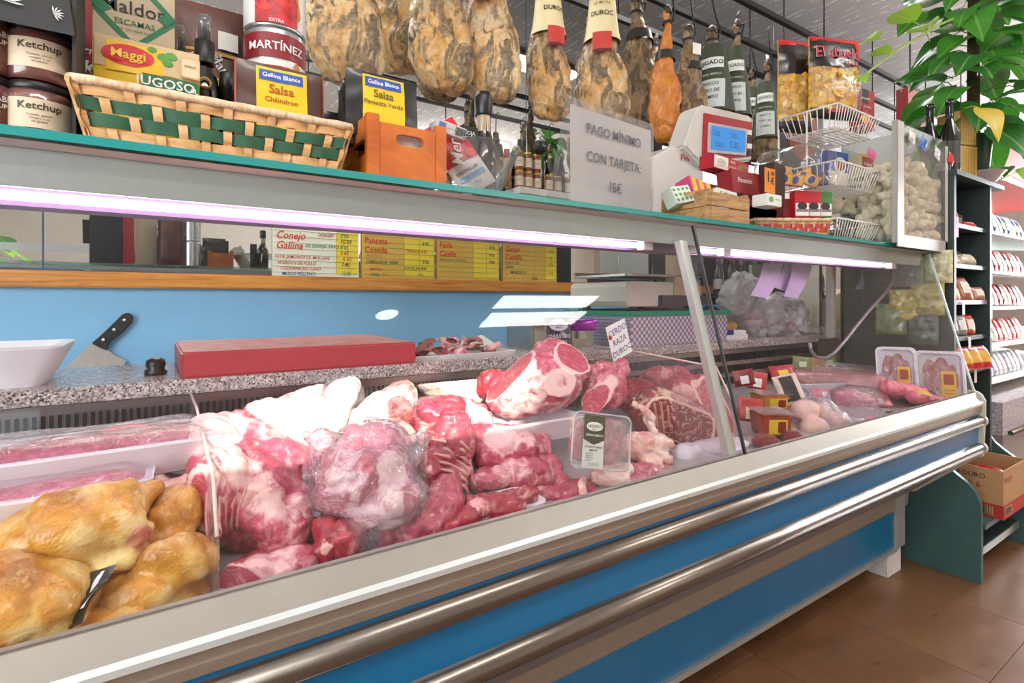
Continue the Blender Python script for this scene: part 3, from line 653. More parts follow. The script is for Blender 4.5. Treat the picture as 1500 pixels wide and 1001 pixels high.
meat('red_meat', 'bright red fatty meat lump on the small foam tray', 'pork', [E(728, 745, .80, 44, 24, .035, 10), E(755, 732, .82, 36, 18, .03, 15), E(700, 742, .81, 24, 18, .03)], porkred, amp=.009, nsc=38, fat=[(700, 745, .78, 24, .6), (770, 735, .79, 20, .4)], seed=22)
meat('pork_trimming', 'pale pork trimming behind the small foam tray', 'pork', [K((775, 735, .85, 18), (830, 722, .87, 22)), E(800, 740, .84, 36, 22, .03, 15)], porkpale, amp=.006, nsc=30, seed=23)
ft = thing('deep_foam_tray', 'deep white plastic tray under the big pork loin block', 'meat tray', PY(772, 640, 1.02), R(0))
tray_shape(.24, .16, .05).build('tray', M('white_tray', '#ded2da', .4), ft)
t, b = meat_thing('loin_block', 'big bone-in pork loin block with chop faces in the white tray', 'pork', [K((750, 575, 1.06, 42), (830, 535, 1.0, 36)), E(790, 560, 1.02, 66, 48, .07, 10), E(815, 525, 1.04, 40, 28, .06, -20), E(760, 580, 1.05, 48, 30, .06)], loin, smooth=3,
    cuts=[(832, 565, .945, (.35, -1, .05)), (828, 512, 1.0, (.55, -.5, .75)), (775, 525, 1.02, (-.75, -.25, .72))], amp=.004, fat=[(760, 570, 1.0, 44, .55), (745, 560, 1.04, 24, 1.0)], seed=24)
meat('pork_chop', 'thick pork chop with a fat rim leaning on the loin block', 'pork chop', [E(884, 565, .98, 34, 38, .022, 25), K((868, 590, .97, 18), (908, 540, .99, 16))], loin, cuts=[(886, 565, .962, (.15, -1, .1))], amp=.003, voxel=.005, seed=25)
meat('pork_lump', 'red lean pork lump tucked behind the loin block on the left', 'pork', [E(722, 565, 1.14, 28, 26, .04)], porkred, amp=.004, seed=26)
def sealed_tray():
    o_ = PY(881, 705, .775); t = thing('sealed_meat_tray', 'clear sealed pack of pork with a dark label leaning at the glass', 'meat pack', o_)
    c = PY(881, 647, .79); w = .128; h = .106; fr = Matrix.Translation(c - o_) @ Matrix.Rotation(R(-16), 4, 'Z') @ Matrix.Rotation(R(10), 4, 'Y') @ Matrix.Rotation(R(-12), 4, 'X')
    mb = MB().rbox(-w / 2, w / 2, -.001, .001, -h / 2, h / 2, .014, fr, 4, 'y'); mb.build('lid_film', clearp, t)
    rim = MB(); pts = []
    for (cx, cz, st) in ((w / 2 - .014, h / 2 - .014, 0), (-w / 2 + .014, h / 2 - .014, 90), (-w / 2 + .014, -h / 2 + .014, 180), (w / 2 - .014, -h / 2 + .014, 270)):
        for k in range(5):
            a = R(st + 90 * k / 4); pts.append(fr @ Vector((cx + .014 * math.cos(a), -.0015, cz + .014 * math.sin(a))))
    rim.tube(pts + [pts[0]], .0022, 6).build('tray_rim', glass_mat('clear_rim', (.9, .88, .9), .12, .8, 1.5, .05, haze=.25, hazecol=(1, .92, .95)), t)
    tr = MB(); tr.rbox(-w / 2 + .006, w / 2 - .006, .001, .03, -h / 2 + .006, h / 2 - .006, .012, fr, 4, 'y'); tr.build('tray', clearp, t)
    pc = []
    for (a, b_, rx, rz, an) in ((-.035, .0, .028, .046, 10), (.012, .024, .046, .020, -18), (.018, -.004, .046, .020, -24), (-.005, -.030, .05, .016, 8), (.038, .0, .020, .040, 0), (.02, .038, .034, .010, 4)):
        pc.append(('w', fr @ Matrix.Translation((a, .014, b_)) @ Matrix.Rotation(R(an), 4, 'Y') @ Matrix.Diagonal((rx, .012, rz, 1))))
    o = organic('meat', pc, porkpale, voxel=.0045, amp=.005, nsc=40, seed=27, origin=Vector((0, 0, 0))); o.parent = t; o.location = (0, 0, 0)
    f2 = fr
    lb = MB().box(-.042, .004, -.0030, -.0022, -.052, .048, f2).build('paper_label', M('label_grey', '#cfcac6', .5), t)
    MB().prism([(-.042, .048), (.004, .048), (.004, .002), (-.019, -.008), (-.042, .002)], -.0040, -.0032, 'y', f2).build('dark_banner', M('label_olive', '#3f3a24', .4), lb)
    MB().prism([(-.019 + .018 * math.cos(R(a)), .027 + .009 * math.sin(R(a))) for a in range(0, 360, 24)], -.0050, -.0042, 'y', f2).build('oval', C('#e9e4da'), lb)
    bk = C('#26221c')
    text(lb, 'LEGADO', -.019, .0275, .0078, bk, -.0056, base=f2, bold=1); text(lb, 'IBERICO', -.019, .0215, .0035, bk, -.0056, base=f2)
    text(lb, 'CERDO IBÉRICO', -.019, .010, .0052, C('#f2efe6'), -.0056, base=f2, bold=1)
    text(lb, 'SECRETO CERDO', -.019, -.0125, .0048, bk, -.0040, base=f2, bold=1); text(lb, 'IBERICO', -.019, -.0185, .0048, bk, -.0040, base=f2, bold=1)
    for k, s in enumerate(('PESO NETO', 'LOTE 0118', 'ENVASADO', 'CADUCA')): text(lb, s, -.036, -.025 - k * .0042, .0034, bk, -.0040, align='LEFT', base=f2)
    MB().box(-.028, -.005, -.0040, -.0032, -.048, -.041, f2).build('stamp', C('#b9b4b0'), lb)
sealed_tray()
t, b = meat_thing('pig_trotter', 'pale pink pig trotter with hooves right of the sealed pack', 'trotter', [K((930, 655, .88, 22), (965, 650, .86, 17)), K((960, 645, .86, 12), (982, 652, .845, 8)), K((950, 662, .855, 13), (978, 674, .838, 9)), K((940, 670, .86, 12), (965, 684, .835, 8))], skinm, voxel=.004, amp=.0015, smooth=3)
for (a, b_, y) in ((985, 653, .84), (981, 676, .833), (967, 687, .83)): K_(t, 'hoof', [(a - 5, b_ - 1, y, 6), (a, b_, y - .003, 5.5), (a + 4, b_ + 2, y - .005, 2.5)], M('hoof', '#d8a191', .4))
meat('pig_tail', 'curled pale pig tail behind the sealed pack', 'pig tail', [K((942, 600, .93, 6), (955, 615, .92, 7)), K((955, 615, .92, 7), (957, 640, .91, 8)), K((957, 640, .91, 8), (945, 655, .91, 8)), K((930, 592, .94, 5), (942, 600, .93, 6))], skinm, voxel=.0035, amp=.001, smooth=2)
meat('pig_trotter', 'pair of pale trotter toes below the sealed pack', 'trotter', [K((880, 700, .82, 16), (915, 705, .80, 12)), K((890, 690, .83, 18), (915, 690, .815, 14)), K((855, 705, .82, 8), (853, 725, .80, 7))], skinm, voxel=.0045, amp=.0015)
t, b = meat_thing('beef_rib', 'dark aged beef rib joint with yellow fat rim at the glass bar', 'beef', [K((960, 605, .98, 40), (1010, 625, .93, 38)), E(1010, 628, .93, 42, 40, .05, -10), E(970, 610, 1.0, 40, 42, .06)], beef, cuts=[(1012, 628, .902, (.12, -1, .05)), (1010, 664, .92, (0, 0, -1))], amp=.004, fat=[(985, 585, .95, 26, .6)], seed=28)
for k in range(4): K_(t, 'rib', [(948 + k * 10, 588 + k * 2, .925, 2), (953 + k * 9, 620, .912, 2.5), (958 + k * 8, 655, .908, 2)], M('beef_bone', '#b9786a', .4, var=.2, nscale=60), snap=b)
meat('beef_chunk', 'bright red beef chunk with a pale fat side against the glass bar', 'beef', [K((1000, 570, 1.0, 26), (1050, 610, .94, 26)), E(1025, 585, .98, 42, 34, .05, -40), E(1060, 625, .93, 18, 26, .03)], beefred, cuts=[(1030, 583, .945, (.5, -.7, .35))], amp=.005, fat=[(1000, 585, .95, 26, .9)], seed=29)
meat('beef_ball', 'rounded red beef cut at the back behind the rib joint', 'beef', [E(965, 562, 1.1, 34, 26, .05, 10), E(985, 555, 1.12, 28, 20, .04)], beefred, amp=.004, fat=[(950, 565, 1.06, 18, .6)], seed=30)
meat('beef_slab', 'flat red beef slab between the pork chop and the rib joint', 'beef', [K((920, 585, 1.05, 20), (960, 590, 1.02, 24)), E(930, 572, 1.08, 30, 18, .04)], porkred, amp=.004, seed=31)
meat('pork_trimming', 'pink pork trimmings lying below the dark label of the sealed pack', 'pork', [K((800, 730, .83, 15), (860, 716, .83, 17)), K((830, 745, .80, 10), (872, 728, .80, 12)), E(835, 722, .85, 30, 16, .03, 10)], pork, amp=.006, nsc=34, seed=33)
meat('pork_rind_strip', 'pale pork skin strip between the trotters and the sealed pack', 'pork', [K((905, 712, .80, 9), (955, 692, .82, 11)), K((930, 690, .84, 14), (975, 690, .83, 10))], porkpale, amp=.005, nsc=34, seed=34)
meat('ice_bed', 'pale frosted liner under the beef at the front glass', 'liner', [K((1000, 668, .86, 18), (1070, 655, .86, 18)), E(1040, 662, .88, 60, 14, .05, 10)], M('frost_liner', '#d8ccd6', .35), amp=.004, nsc=15)

# ------------------------------------------------------------------ packaging helpers (local frame: x across, front faces -Y at y = 0, z up from the base)
def facing(px): d = ray(px, HY); return math.atan2(d.y, d.x) - R(90)
def carton(name, label, cat, loc, w, d, h, mat, yaw=0.0, group=None, rot=None, bevel=.0012, part='box_body'):
    t = thing(name, label, cat, loc, yaw, group, rot)
    MB().box(-w / 2, w / 2, 0, d, 0, h).build(part, mat, t, bevel=bevel); return t
def panel(t, x0, x1, z0, z1, mat, y=-.0006, name='print_panel', r=0.0, th=.0005):
    mb = MB()
    if r: mb.rbox(x0, x1, y, y + th, z0, z1, r, axis='y')
    else: mb.box(x0, x1, y, y + th, z0, z1)
    return mb.build(name, mat, t)
def oval(t, x, z, rx, rz, mat, y=-.0012, name='oval', n=24, wrap=None):
    pts = [(x + rx * math.cos(2 * math.pi * k / n), z + rz * math.sin(2 * math.pi * k / n)) for k in range(n)]
    if wrap:
        mb = MB(); vs_ = []
        for f in (1.0, .66, .33): vs_ += [(x + (p[0] - x) * f, wrap(x + (p[0] - x) * f, z + (p[1] - z) * f), z + (p[1] - z) * f) for p in pts]
        vs_.append((x, wrap(x, z), z)); fs = [(j * n + i, j * n + (i + 1) % n, (j + 1) * n + (i + 1) % n, (j + 1) * n + i) for j in range(2) for i in range(n)] + [(2 * n + i, 2 * n + (i + 1) % n, 3 * n) for i in range(n)]
        return mb.add(vs_, fs).build(name, mat, t, fix=False)
    return MB().prism(pts, y, y + .0005, 'y').build(name, mat, t)
def pouch(name, label, cat, loc, w, h, bulge, mat, yaw=0.0, lean=0.0, roll=0.0, seed=0, group=None, wob=.004, crimp=True, part='pouch_body'):
    t = thing(name, label, cat, loc, 0, group, rot=(lean, roll, yaw)); sd = Vector((seed * 1.7, 0, seed * 2.3))
    def prof(x, z):
        u = min(1, max(0, x / w + .5)); v = min(1, max(0, z / h)); e = (max(0, 1 - abs(2 * u - 1) ** 2.6)) ** .6 * (max(0, 1 - abs(2 * v - 1) ** 3.0)) ** .6
        return bulge * e, wob * fbm(Vector((x, 0, z)) * 40 + sd, 2) * (.3 + e)
    def fy(x, z): a, b_ = prof(x, z); return -a / 2 + b_
    def by(x, z): a, b_ = prof(x, z); return a / 2 + b_ * .6 + .0006
    mb = MB(); n = 14
    mb.grid(lambda u, v: ((u - .5) * w, fy((u - .5) * w, v * h), v * h), n, n); mb.grid(lambda u, v: ((.5 - u) * w, by((.5 - u) * w, v * h), v * h), n, n)
    mb.build(part, mat, t, fix=False)
    return t, fy
def patch(t, fy, x0, x1, z0, z1, mat, off=.0012, name='print_panel', n=8):
    MB().grid(lambda u, v: (x0 + (x1 - x0) * u, fy(x0 + (x1 - x0) * u, z0 + (z1 - z0) * v) - off, z0 + (z1 - z0) * v), n, n).build(name, mat, t, fix=False)
def on(fy, off=.002): return lambda x, z: fy(x, z) - off
def cylwrap(r, off=.0008): return lambda x, z: ((r + off) * math.sin(x / r), -(r + off) * math.cos(x / r), z)
def cyl_label(t, r, z0, z1, mat, a=100, off=.0005, name='label', r1=None):
    MB().lathe([(r + off, z0), ((r1 or r) + off, z1)], 20, cap=False, a0=-90 - a, a1=-90 + a).build(name, mat, t, fix=False)
red = C('#c3202b'); white = C('#efece6'); black = C('#1b1a1a'); yellow = C('#f2c21d'); kraft = C('#c9a884', .7); dred = C('#7d1d22'); green = C('#2c7d45'); blue_c = C('#2a4f9e'); orange = C('#e07a1f')

# ------------------------------------------------------------------ price lists leaning on the mirror
def price_list(x0, label, paper, split, heads, rows, first=False):
    w = .366; h = .202; t = thing('price_list', label, 'price list', (x0 + w / 2, WY - .022, 1.184), 0)
    MB().box(-w / 2, w / 2, 0, .006, 0, h).build('board', paper, t)
    ycol = C('#f0d436'); gr = C('#3d9a55')
    for a, b in split: panel(t, a * w - w / 2, b * w - w / 2, .012, h - .004, ycol, name='price_column')
    for k in range(8): panel(t, -w / 2 + .004, w / 2 - .004, h - .01 - k * .0255, h - .0085 - k * .0255, gr, -.0014, 'rule_line')
    for a in ([split[0][0]] if first else [.56, .78]): panel(t, a * w - w / 2, a * w - w / 2 + .001, .012, h - .008, C('#6b6a3a'), -.0014, 'rule_line')
    rr = C('#d3312a')
    for k, s in enumerate(heads): text(t, s, -w / 2 + .012, h - .030 - k * .043, .046 if first else .041, rr, -.0022, 'LEFT', bold=1.2, shear=.3 if first else 0, sx=.86)
    for (s, x, k, size, colr) in rows: text(t, s, x * w - w / 2, h - .019 - k * .0255, size, C(colr), -.0022, 'LEFT', shear=.15, sx=.85, bold=.8)
    return t
K1 = '#2a2a35'; K2 = '#2f7a4c'; K3 = '#c4472a'
price_list(.425, 'white handwritten price list headed Conejo and Gallina on the mirror', C('#e9e6d2'), [(.72, .985)], ['Conejo', 'Gallina'],
    [('SANGRE', .5, 0, .022, K3), ("2'90", .77, 0, .026, K2), ('DE GRANJA  PAVO', .36, 2, .02, K2), ('10.50', .77, 1, .026, K1), ("8'05", .77, 2, .026, K2), ('PATA, JAMONCITOS  MOLLEJAS', .02, 4, .019, K3), ('5.65', .77, 3, .026, K3), ('HIGADOS DE POLLO', .05, 5, .02, K3), ('6 65', .8, 4, .026, K3),
     ('CODORNICES / CASO', .08, 5.9, .02, K3), ("7.45", .78, 5, .026, K1), ('MUSLO RELLENO', .1, 6.8, .021, '#30509a'), ('12.85', .78, 6.6, .024, K2)], True)
price_list(.806, 'yellow price list headed Panceta and Costilla on the mirror', C('#dcae45'), [(.56, .985)], ['Panceta', 'Costilla'],
    [("8'90", .81, .5, .026, K2), ('TIRABUZ 8.85', .58, 2, .022, K3), ('PALETILLA', .05, 3.2, .02, '#a08a4a'), ('CARRILLERAS  RABO', .05, 4.3, .02, K1), ("5'95", .82, 4, .024, K1), ('COSTILLAR 38.85', .56, 5.2, .018, K1), ('MANOS', .1, 5.6, .02, K3), ('OREJA  2 €', .1, 6.6, .02, K2), ('6.10', .75, 6.4, .02, K2)])
price_list(1.186, 'yellow price list headed Falda and Cuello on the mirror', C('#dcae45'), [(.56, .985)], ['Falda', 'Cuello'],
    [("8'90", .82, .4, .026, K2), ("9'90", .82, 2, .024, K2), ('RABITOS DE CORDERO', .03, 3.3, .017, K2), ("9'90", .82, 3.4, .024, K1)])
price_list(1.579, 'yellow price list headed Guisar and Costilla on the mirror', C('#dcae45'), [(.78, .985)], ['Guisar', 'Costilla'],
    [("8'50", .83, .4, .026, K2), ("11'8", .8, 2, .026, K2), ('PALETA  12,50', .03, 3.3, .017, K1), ("12'20", .8, 3.4, .024, K2), ('BABILLA', .04, 4.2, .017, K1), ('MORCILLO', .12, 5.3, .024, K1), ('13.50', .8, 5.2, .024, K3), ('15.00', .5, 6.5, .022, K1)])

# ------------------------------------------------------------------ things on the granite worktop
WZ = .92
redblock = NT('red_cutting_plastic'); v = redblock.coord(); f = redblock.noise(redblock.coord('Object', (3, 14, 40)), 6, 4, .65, 1.0)
geo = redblock.n('ShaderNodeNewGeometry'); sep = redblock.n('ShaderNodeSeparateXYZ'); redblock.l(geo.outputs['Normal'], sep.inputs[0])
wear = redblock.math('MULTIPLY', redblock.ramp(f, [(.35, 0), (.65, 1)]), redblock.ramp(sep.outputs['Z'], [(.6, 0), (.9, 1)]))
redblock.principled(redblock.mix(wear, hx('#bb4048'), hx('#dcb4aa')), .45, 0, redblock.bump(f, .15, .003)); RB = redblock.m
o = MB().box(-.255, .255, -.185, .185, 0, .054).build('cutting_block', RB, None, (.307, 1.462, WZ), bevel=.004)
tag(o, 'thick red plastic cutting block with a worn top on the worktop', 'cutting board')
# cleaver on the wall
cl = thing('meat_cleaver', 'meat cleaver with riveted black handle against the blue wall', 'cleaver', PY(140, 535, WY - .03))
def wpoly(pts, y0, y1):
    q = [PY(a, b, WY - .02) for a, b in pts]; return MB().prism([(p.x, p.z) for p in q], y0, y1, 'y')
sub(cl, 'blade', wpoly([(134, 503), (148, 509), (158, 513), (170, 522), (185, 528), (181, 536), (160, 552), (110, 570), (70, 562), (95, 540)], WY - .022, WY - .018), M('cleaver_steel', '#cfc5bc', .35, .25, var=.08, nscale=30))
h_ = sub(cl, 'handle', wpoly([(134, 503), (146, 493), (168, 472), (179, 461), (186, 458), (193, 460), (196, 466), (194, 473), (180, 487), (164, 500), (160, 506), (158, 514), (148, 510)], WY - .030, WY - .012), M('black_handle', '#202022', .45), bevel=.003)
for a, b in ((151, 498), (167, 483), (182, 469)):
    p = PY(a, b, WY - .031); MB().lathe([(.0001, .002), (.005, .0015), (.005, 0)], 12, TM(p, (R(90), 0, 0))).build('rivet', white, h_)
# dark sharpener knob and white tub
p = PZ(228, 549, WZ); kn = thing('knife_sharpener', 'small dark knob-shaped sharpener left of the red block', 'sharpener', p)
MB().lathe([(.02, 0), (.022, .006), (.016, .012), (.019, .022), (.017, .032), (.008, .037), (.0005, .038)], 16).build('knob', M('dark_stone', '#2a2421', .3, var=.3, nscale=40), kn)
MB().rbox(-.02, .012, -.008, .008, 0, .012, .005).build('foot', M('dark_grip', '#161616', .5), kn)
tb = thing('white_tub', 'white plastic tub with flared rim at the left of the worktop', 'tub', (-.305, 1.405, WZ))
tray_shape(.34, .24, .075, .02, .004, .03).build('tub_body', M('tub_white', '#fbfafc', .35, var=.02), tb)
# tray of sliced meat on white paper
sl = thing('sliced_meat_tray', 'white paper tray of sliced pink meat on the worktop', 'meat tray', (PZ(695, 527, WZ).x, 1.44, WZ))
tray_shape(.36, .26, .012, .01, .002, .02).build('tray', white, sl)
rnd = random.Random(4); n0 = None
for k in range(22):
    w_ = rnd.uniform(.025, .05)
    def fn(u, v, k=k, w_=w_): return ((u - .5) * w_ * 1.4, (v - .5) * w_, .006 * math.sin(u * 5 + k) + .004 * math.cos(v * 6 + k))
    m = MB().grid(fn, 6, 4)
    m.grid(lambda u, v: (lambda q: (q[0], q[1], q[2] - .003))(fn(1 - u, v)), 6, 4)
    m.build('meat_slice', M('slice_pink', '#e3a79c', .4, var=.25, nscale=50) if k % 3 else porkpale, sl, (rnd.uniform(-.14, .12), rnd.uniform(-.10, .06), .012 + rnd.uniform(0, .03)), (rnd.uniform(-.5, .5), rnd.uniform(-.4, .4), rnd.uniform(0, 6)), fix=False)
MB().grid(lambda u, v: (.06 + .14 * u, .02 + .1 * v, .014 + .03 * u * v), 4, 4).build('paper_sheet', white, sl, fix=False)
# steel canister box, packets behind the loin
p = (XP(795, 1.42), 1.45, WZ); sb = thing('steel_canister', 'small stainless steel container behind the loin block', 'container', p)
MB().box(-.06, .20, -.06, .10, 0, .075).build('body', steel, sb, bevel=.004); MB().box(-.064, .204, -.064, .104, .075, .083).build('lid', steel, sb, bevel=.002)
MB().rbox(.12, .15, -.075, -.06, .03, .055, .004).build('latch', alu, sb)
# scale stand: patterned box with green lid, scale on it
ST = thing('scale_stand', 'box with diamond pattern front and green lid under the weighing scale', 'stand', (1.63, 1.30, WZ))
def diamond():
    t = NT('diamond_plate'); co = t.coord('Object', (1, 1, 1)); sep = t.n('ShaderNodeSeparateXYZ'); t.l(co, sep.inputs[0])
    def wv(s_): return t.math('ABSOLUTE', t.math('SUBTRACT', t.math('FRACT', t.math('MULTIPLY', s_, 1 / .024)), .5))
    a = t.math('ADD', sep.outputs[0], sep.outputs[2]); b_ = t.math('SUBTRACT', sep.outputs[0], sep.outputs[2])
    q = t.math('MAXIMUM', wv(a), wv(b_)); dm = t.ramp(t.math('ADD', wv(a), wv(b_)), [(.42, 1), (.55, 0)]); dm2 = t.ramp(q, [(.42, 0), (.47, 1)])
    c = t.mix(dm2, t.mix(dm, hx('#a99ab2'), hx('#e6dcec')), hx('#83778e')); t.principled(c, .3, .5); return t.m
MB().box(-.27, .27, 0, .34, 0, .105).build('box_body', diamond(), ST, bevel=.002)
MB().box(-.285, .285, -.012, .345, .105, .122).build('lid', M('green_lid', '#179a78', .35), ST, bevel=.003)
MB().box(-.23, .22, .0, .32, .122, .126).build('rubber_mat', M('black_rubber', '#1b1b1c', .6), ST)
SCL = thing('weighing_scale', 'cream shop weighing scale with steel platter and dark front', 'scale', (1.55, 1.30, WZ + .126))
cr = M('scale_cream', '#d9d3c5', .4, var=.02); dg_ = M('scale_charcoal', '#4a474a', .45)
for sx in (-.14, .16):
    for sy in (.04, .28): MB().lathe([(.014, 0), (.016, .004), (.012, .012)], 10, TM((sx, sy, 0))).build('foot', dg_, SCL)
MB().prism([(-.20, .03), (-.19, .012), (.20, .012), (.21, .03), (.20, .09), (.185, .10), (-.185, .10), (-.20, .085)], .012, .31, 'y').build('body', cr, SCL, bevel=.004)
MB().box(-.04, .24, -.004, .014, .012, .052).build('front_panel', dg_, SCL, bevel=.003)
MB().rbox(-.20, .20, -.0, .30, .118, .126, .02).build('platter', steel, SCL, bevel=.002); MB().box(-.19, .19, .29, .30, .126, .14).build('platter_lip', steel, SCL)
MB().box(.04, .085, .0, .05, .052, .27).build('column', M('column_tan', '#c9b59a', .5), SCL, bevel=.003)
MB().tube([(-.1, .15, .126), (-.1, .15, .20)], .0015, 6).build('rod', alu, SCL)
bt = thing('blue_cloth', 'folded blue cloth on the green lid beside the scale', 'cloth', (1.78, 1.33, WZ + .127))
MB().grid(lambda u, v: ((u - .5) * .11, (v - .5) * .09, .004 + .014 * abs(math.sin(u * 4 + v * 2)) * (1 - v * .5)), 10, 8).build('cloth', M('blue_cloth', '#2f86c4', .8), bt, fix=False)
# paper stack, carrier bag
pp = thing('paper_stack', 'stack of white wrapping paper right of the glass bar', 'paper', (XP(1078, 1.32), 1.33, WZ))
MB().box(-.10, .10, 0, .2, 0, .018).build('sheets', white, pp); MB().tube([(.06, -.01, .024), (.06, .19, .024)], .012, 10).build('roll', white, pp); MB().box(-.08, .0, .0, .05, .018, .038).build('tape_box', C('#2b3f78'), pp)
film = glass_mat('carrier_film', (.95, .95, .97), .12, .8, 1.6, .10, crumple=1.0, cscale=20, haze=.27, hazecol=(1.0, .98, 1.0))
cb = thing('plastic_bag', 'translucent carrier bag of meat on the worktop right of the bar', 'plastic bag', PZ(1115, 500, WZ))
o = organic('bag', [E(1110, 462, 1.4, 46, 34, .09), E(1085, 425, 1.4, 26, 26, .05), K((1080, 412, 1.4, 14), (1075, 440, 1.4, 24)), E(1150, 475, 1.38, 34, 24, .07), E(1100, 412, 1.42, 18, 10, .03), K((1140, 440, 1.4, 12), (1155, 460, 1.4, 26))], film, voxel=.009, amp=.02, nsc=22, smooth=1, crease=.02, cell=14); o.parent = cb; o.location -= cb.location
o = organic('meat', [E(1105, 470, 1.4, 20, 14, .05), E(1150, 478, 1.38, 18, 12, .04)], pork, voxel=.008); o.parent = cb; o.location -= cb.location
pb = thing('bread_roll', 'round bread roll left of the carrier bag', 'bread', PZ(1068, 492, WZ)); o = organic('roll', [E(1066, 478, 1.42, 14, 9, .03)], M('bread_crust', '#c79a62', .6, var=.2, nscale=30), voxel=.006, amp=.002); o.parent = pb; o.location -= pb.location
# paper notes hanging from the canopy
tube_light_lilac = M('paper_note', '#d7c6ea', .6, var=.03)  # white paper, with the purple of the tube light put into its colour
def note(label, quad, Y):
    P4 = [PY(a, b, Y) for a, b in quad]; t = thing('hanging_note', label, 'paper note', (P4[2] + P4[3]) / 2)
    def fn(u, v):
        q = P4[0].lerp(P4[1], u).lerp(P4[3].lerp(P4[2], u), v); return q + Vector((0, -.012 * math.sin(v * 2.6), 0))
    sub(t, 'sheet', MB().grid(fn, 5, 10).grid(lambda u, v: fn(1 - u, v) + Vector((0, .0008, 0)), 5, 10), tube_light_lilac, fix=False)
note('leftmost white paper note painted tube-light lilac hanging inside the right glass pane', [(1118, 386), (1148, 386), (1122, 437), (1097, 433)], 1.12)
note('middle white paper note painted tube-light lilac hanging inside the right glass pane', [(1150, 386), (1166, 387), (1150, 428), (1128, 420)], 1.14)
note('wide white paper note painted tube-light lilac next to the white card in the right pane', [(1160, 386), (1190, 388), (1165, 438), (1145, 434)], 1.12)
note('rightmost white paper note painted tube-light lilac hanging near the bent steel rod', [(1262, 392), (1294, 394), (1280, 424), (1250, 424)], 1.14)
rod = thing('steel_rod', 'bent grey steel rod hanging at the end of the canopy', 'rod', PY(1240, 525, 1.02))
sub(rod, 'rod', MB().tube([PY(a, b, .98 + .0 * i) for i, (a, b) in enumerate(((1310, 388), (1311, 398), (1308, 412), (1298, 428), (1278, 450), (1255, 478), (1238, 500), (1222, 518), (1210, 525), (1196, 524), (1188, 514), (1186, 503)))], .006, 8), M('rod_grey', '#9a8d98', .35, .6))
c2 = thing('granite_counter', 'second granite topped counter beyond the end of the display case', 'counter', (3.3, 1.36, 0))
MB().box(-.5, .27, -.01, .42, .885, .915).build('granite_top', MATS['granite'], c2); MB().box(-.48, .25, .02, .40, 0, .885).build('cabinet', M('tan_cabinet', '#8d7a68', .5), c2); MB().box(-.5, .27, .40, .42, .915, 1.28).build('steel_back', M('dull_steel', '#6f6f70', .35, .7), c2)
CW = .9155
cd = thing('white_card', 'tall white card standing at the back behind the tinted notes', 'card', (XP(1180, 1.66), 1.66, CW)); 
sub(cd, 'card', MB().box(PY(1162, 400, 1.66).x, PY(1200, 400, 1.66).x, 1.66, 1.665, CW, 1.30), M('card_white', '#d3d2cc', .6))
for (a, b, t0, lab) in ((1226, 1244, 424, 'left of two yellow paper rolls on the second granite counter'), (1246, 1268, 428, 'right of two yellow paper rolls on the second granite counter')):
    Yr = 1.50; r_ = (b - a) / 2 * SP(a, Yr); p = (XP((a + b) / 2, Yr), Yr, CW); t = thing('paper_roll', lab, 'paper roll', p)
    MB().lathe([(r_, 0), (r_, .19), (r_ * .6, .205), (r_ * .3, .205)], 16).build('roll', M('yellow_roll', '#cdbb83', .6), t)
lg = carton('paper_bag', 'white paper packet with a small red mark on the second granite counter', 'packet', (XP(1272, 1.38), 1.38, CW), .11, .05, .12, M('packet_white', '#cfc6cc', .6))
oval(lg, .022, .05, .010, .010, red); text(lg, 'Los mejores', -.008, .062, .008, red); text(lg, 'de aquí', -.008, .05, .008, red)
cf = thing('clear_bottle', 'small clear bottle near the steel rod', 'bottle', (2.30, 1.40, WZ)); MB().lathe([(.02, 0), (.022, .01), (.022, .07), (.01, .09), (.01, .11)], 14).build('bottle', clearp, cf)
wb = carton('wooden_box', 'small tan wooden box at the right end inside the case', 'box', (2.40, 1.20, .735), .1, .07, .09, M('tan_box', '#c79a6a', .6))
t, fy = pouch('spice_packet', 'black packet with a white oval above the pork loin block', 'packet', PY(820, 510, 1.25), .085, .092, .012, M('packet_black', '#2c2630', .3, coat=.4), yaw=R(-16), lean=R(-12), seed=2)
MB().grid(lambda u, v: ((u - .5) * .09, -.004, .085 + v * .03), 4, 2).build('clear_top', clearp, t, fix=False)
oval(t, 0, .068, .030, .018, C('#dcd2e0'), wrap=on(fy, .0015)); text(t, 'LEGADO', 0, .070, .013, black, wrap=on(fy, .0026), bold=1); text(t, 'IBERICO', 0, .060, .006, black, wrap=on(fy, .0026))
text(t, 'CHULETERO', 0, .034, .014, C('#e9dfea'), wrap=on(fy, .0016), bold=1, sx=.9); text(t, 'IBERICO', 0, .016, .014, C('#e9dfea'), wrap=on(fy, .0016), bold=1, sx=.9)
t, fy = pouch('purple_packet', 'shiny purple foil packet behind the handwritten sign', 'packet', PY(855, 485, 1.28), .09, .035, .012, M('purple_foil', '#a23bb0', .15, .5, var=.2), yaw=R(-16), seed=5)
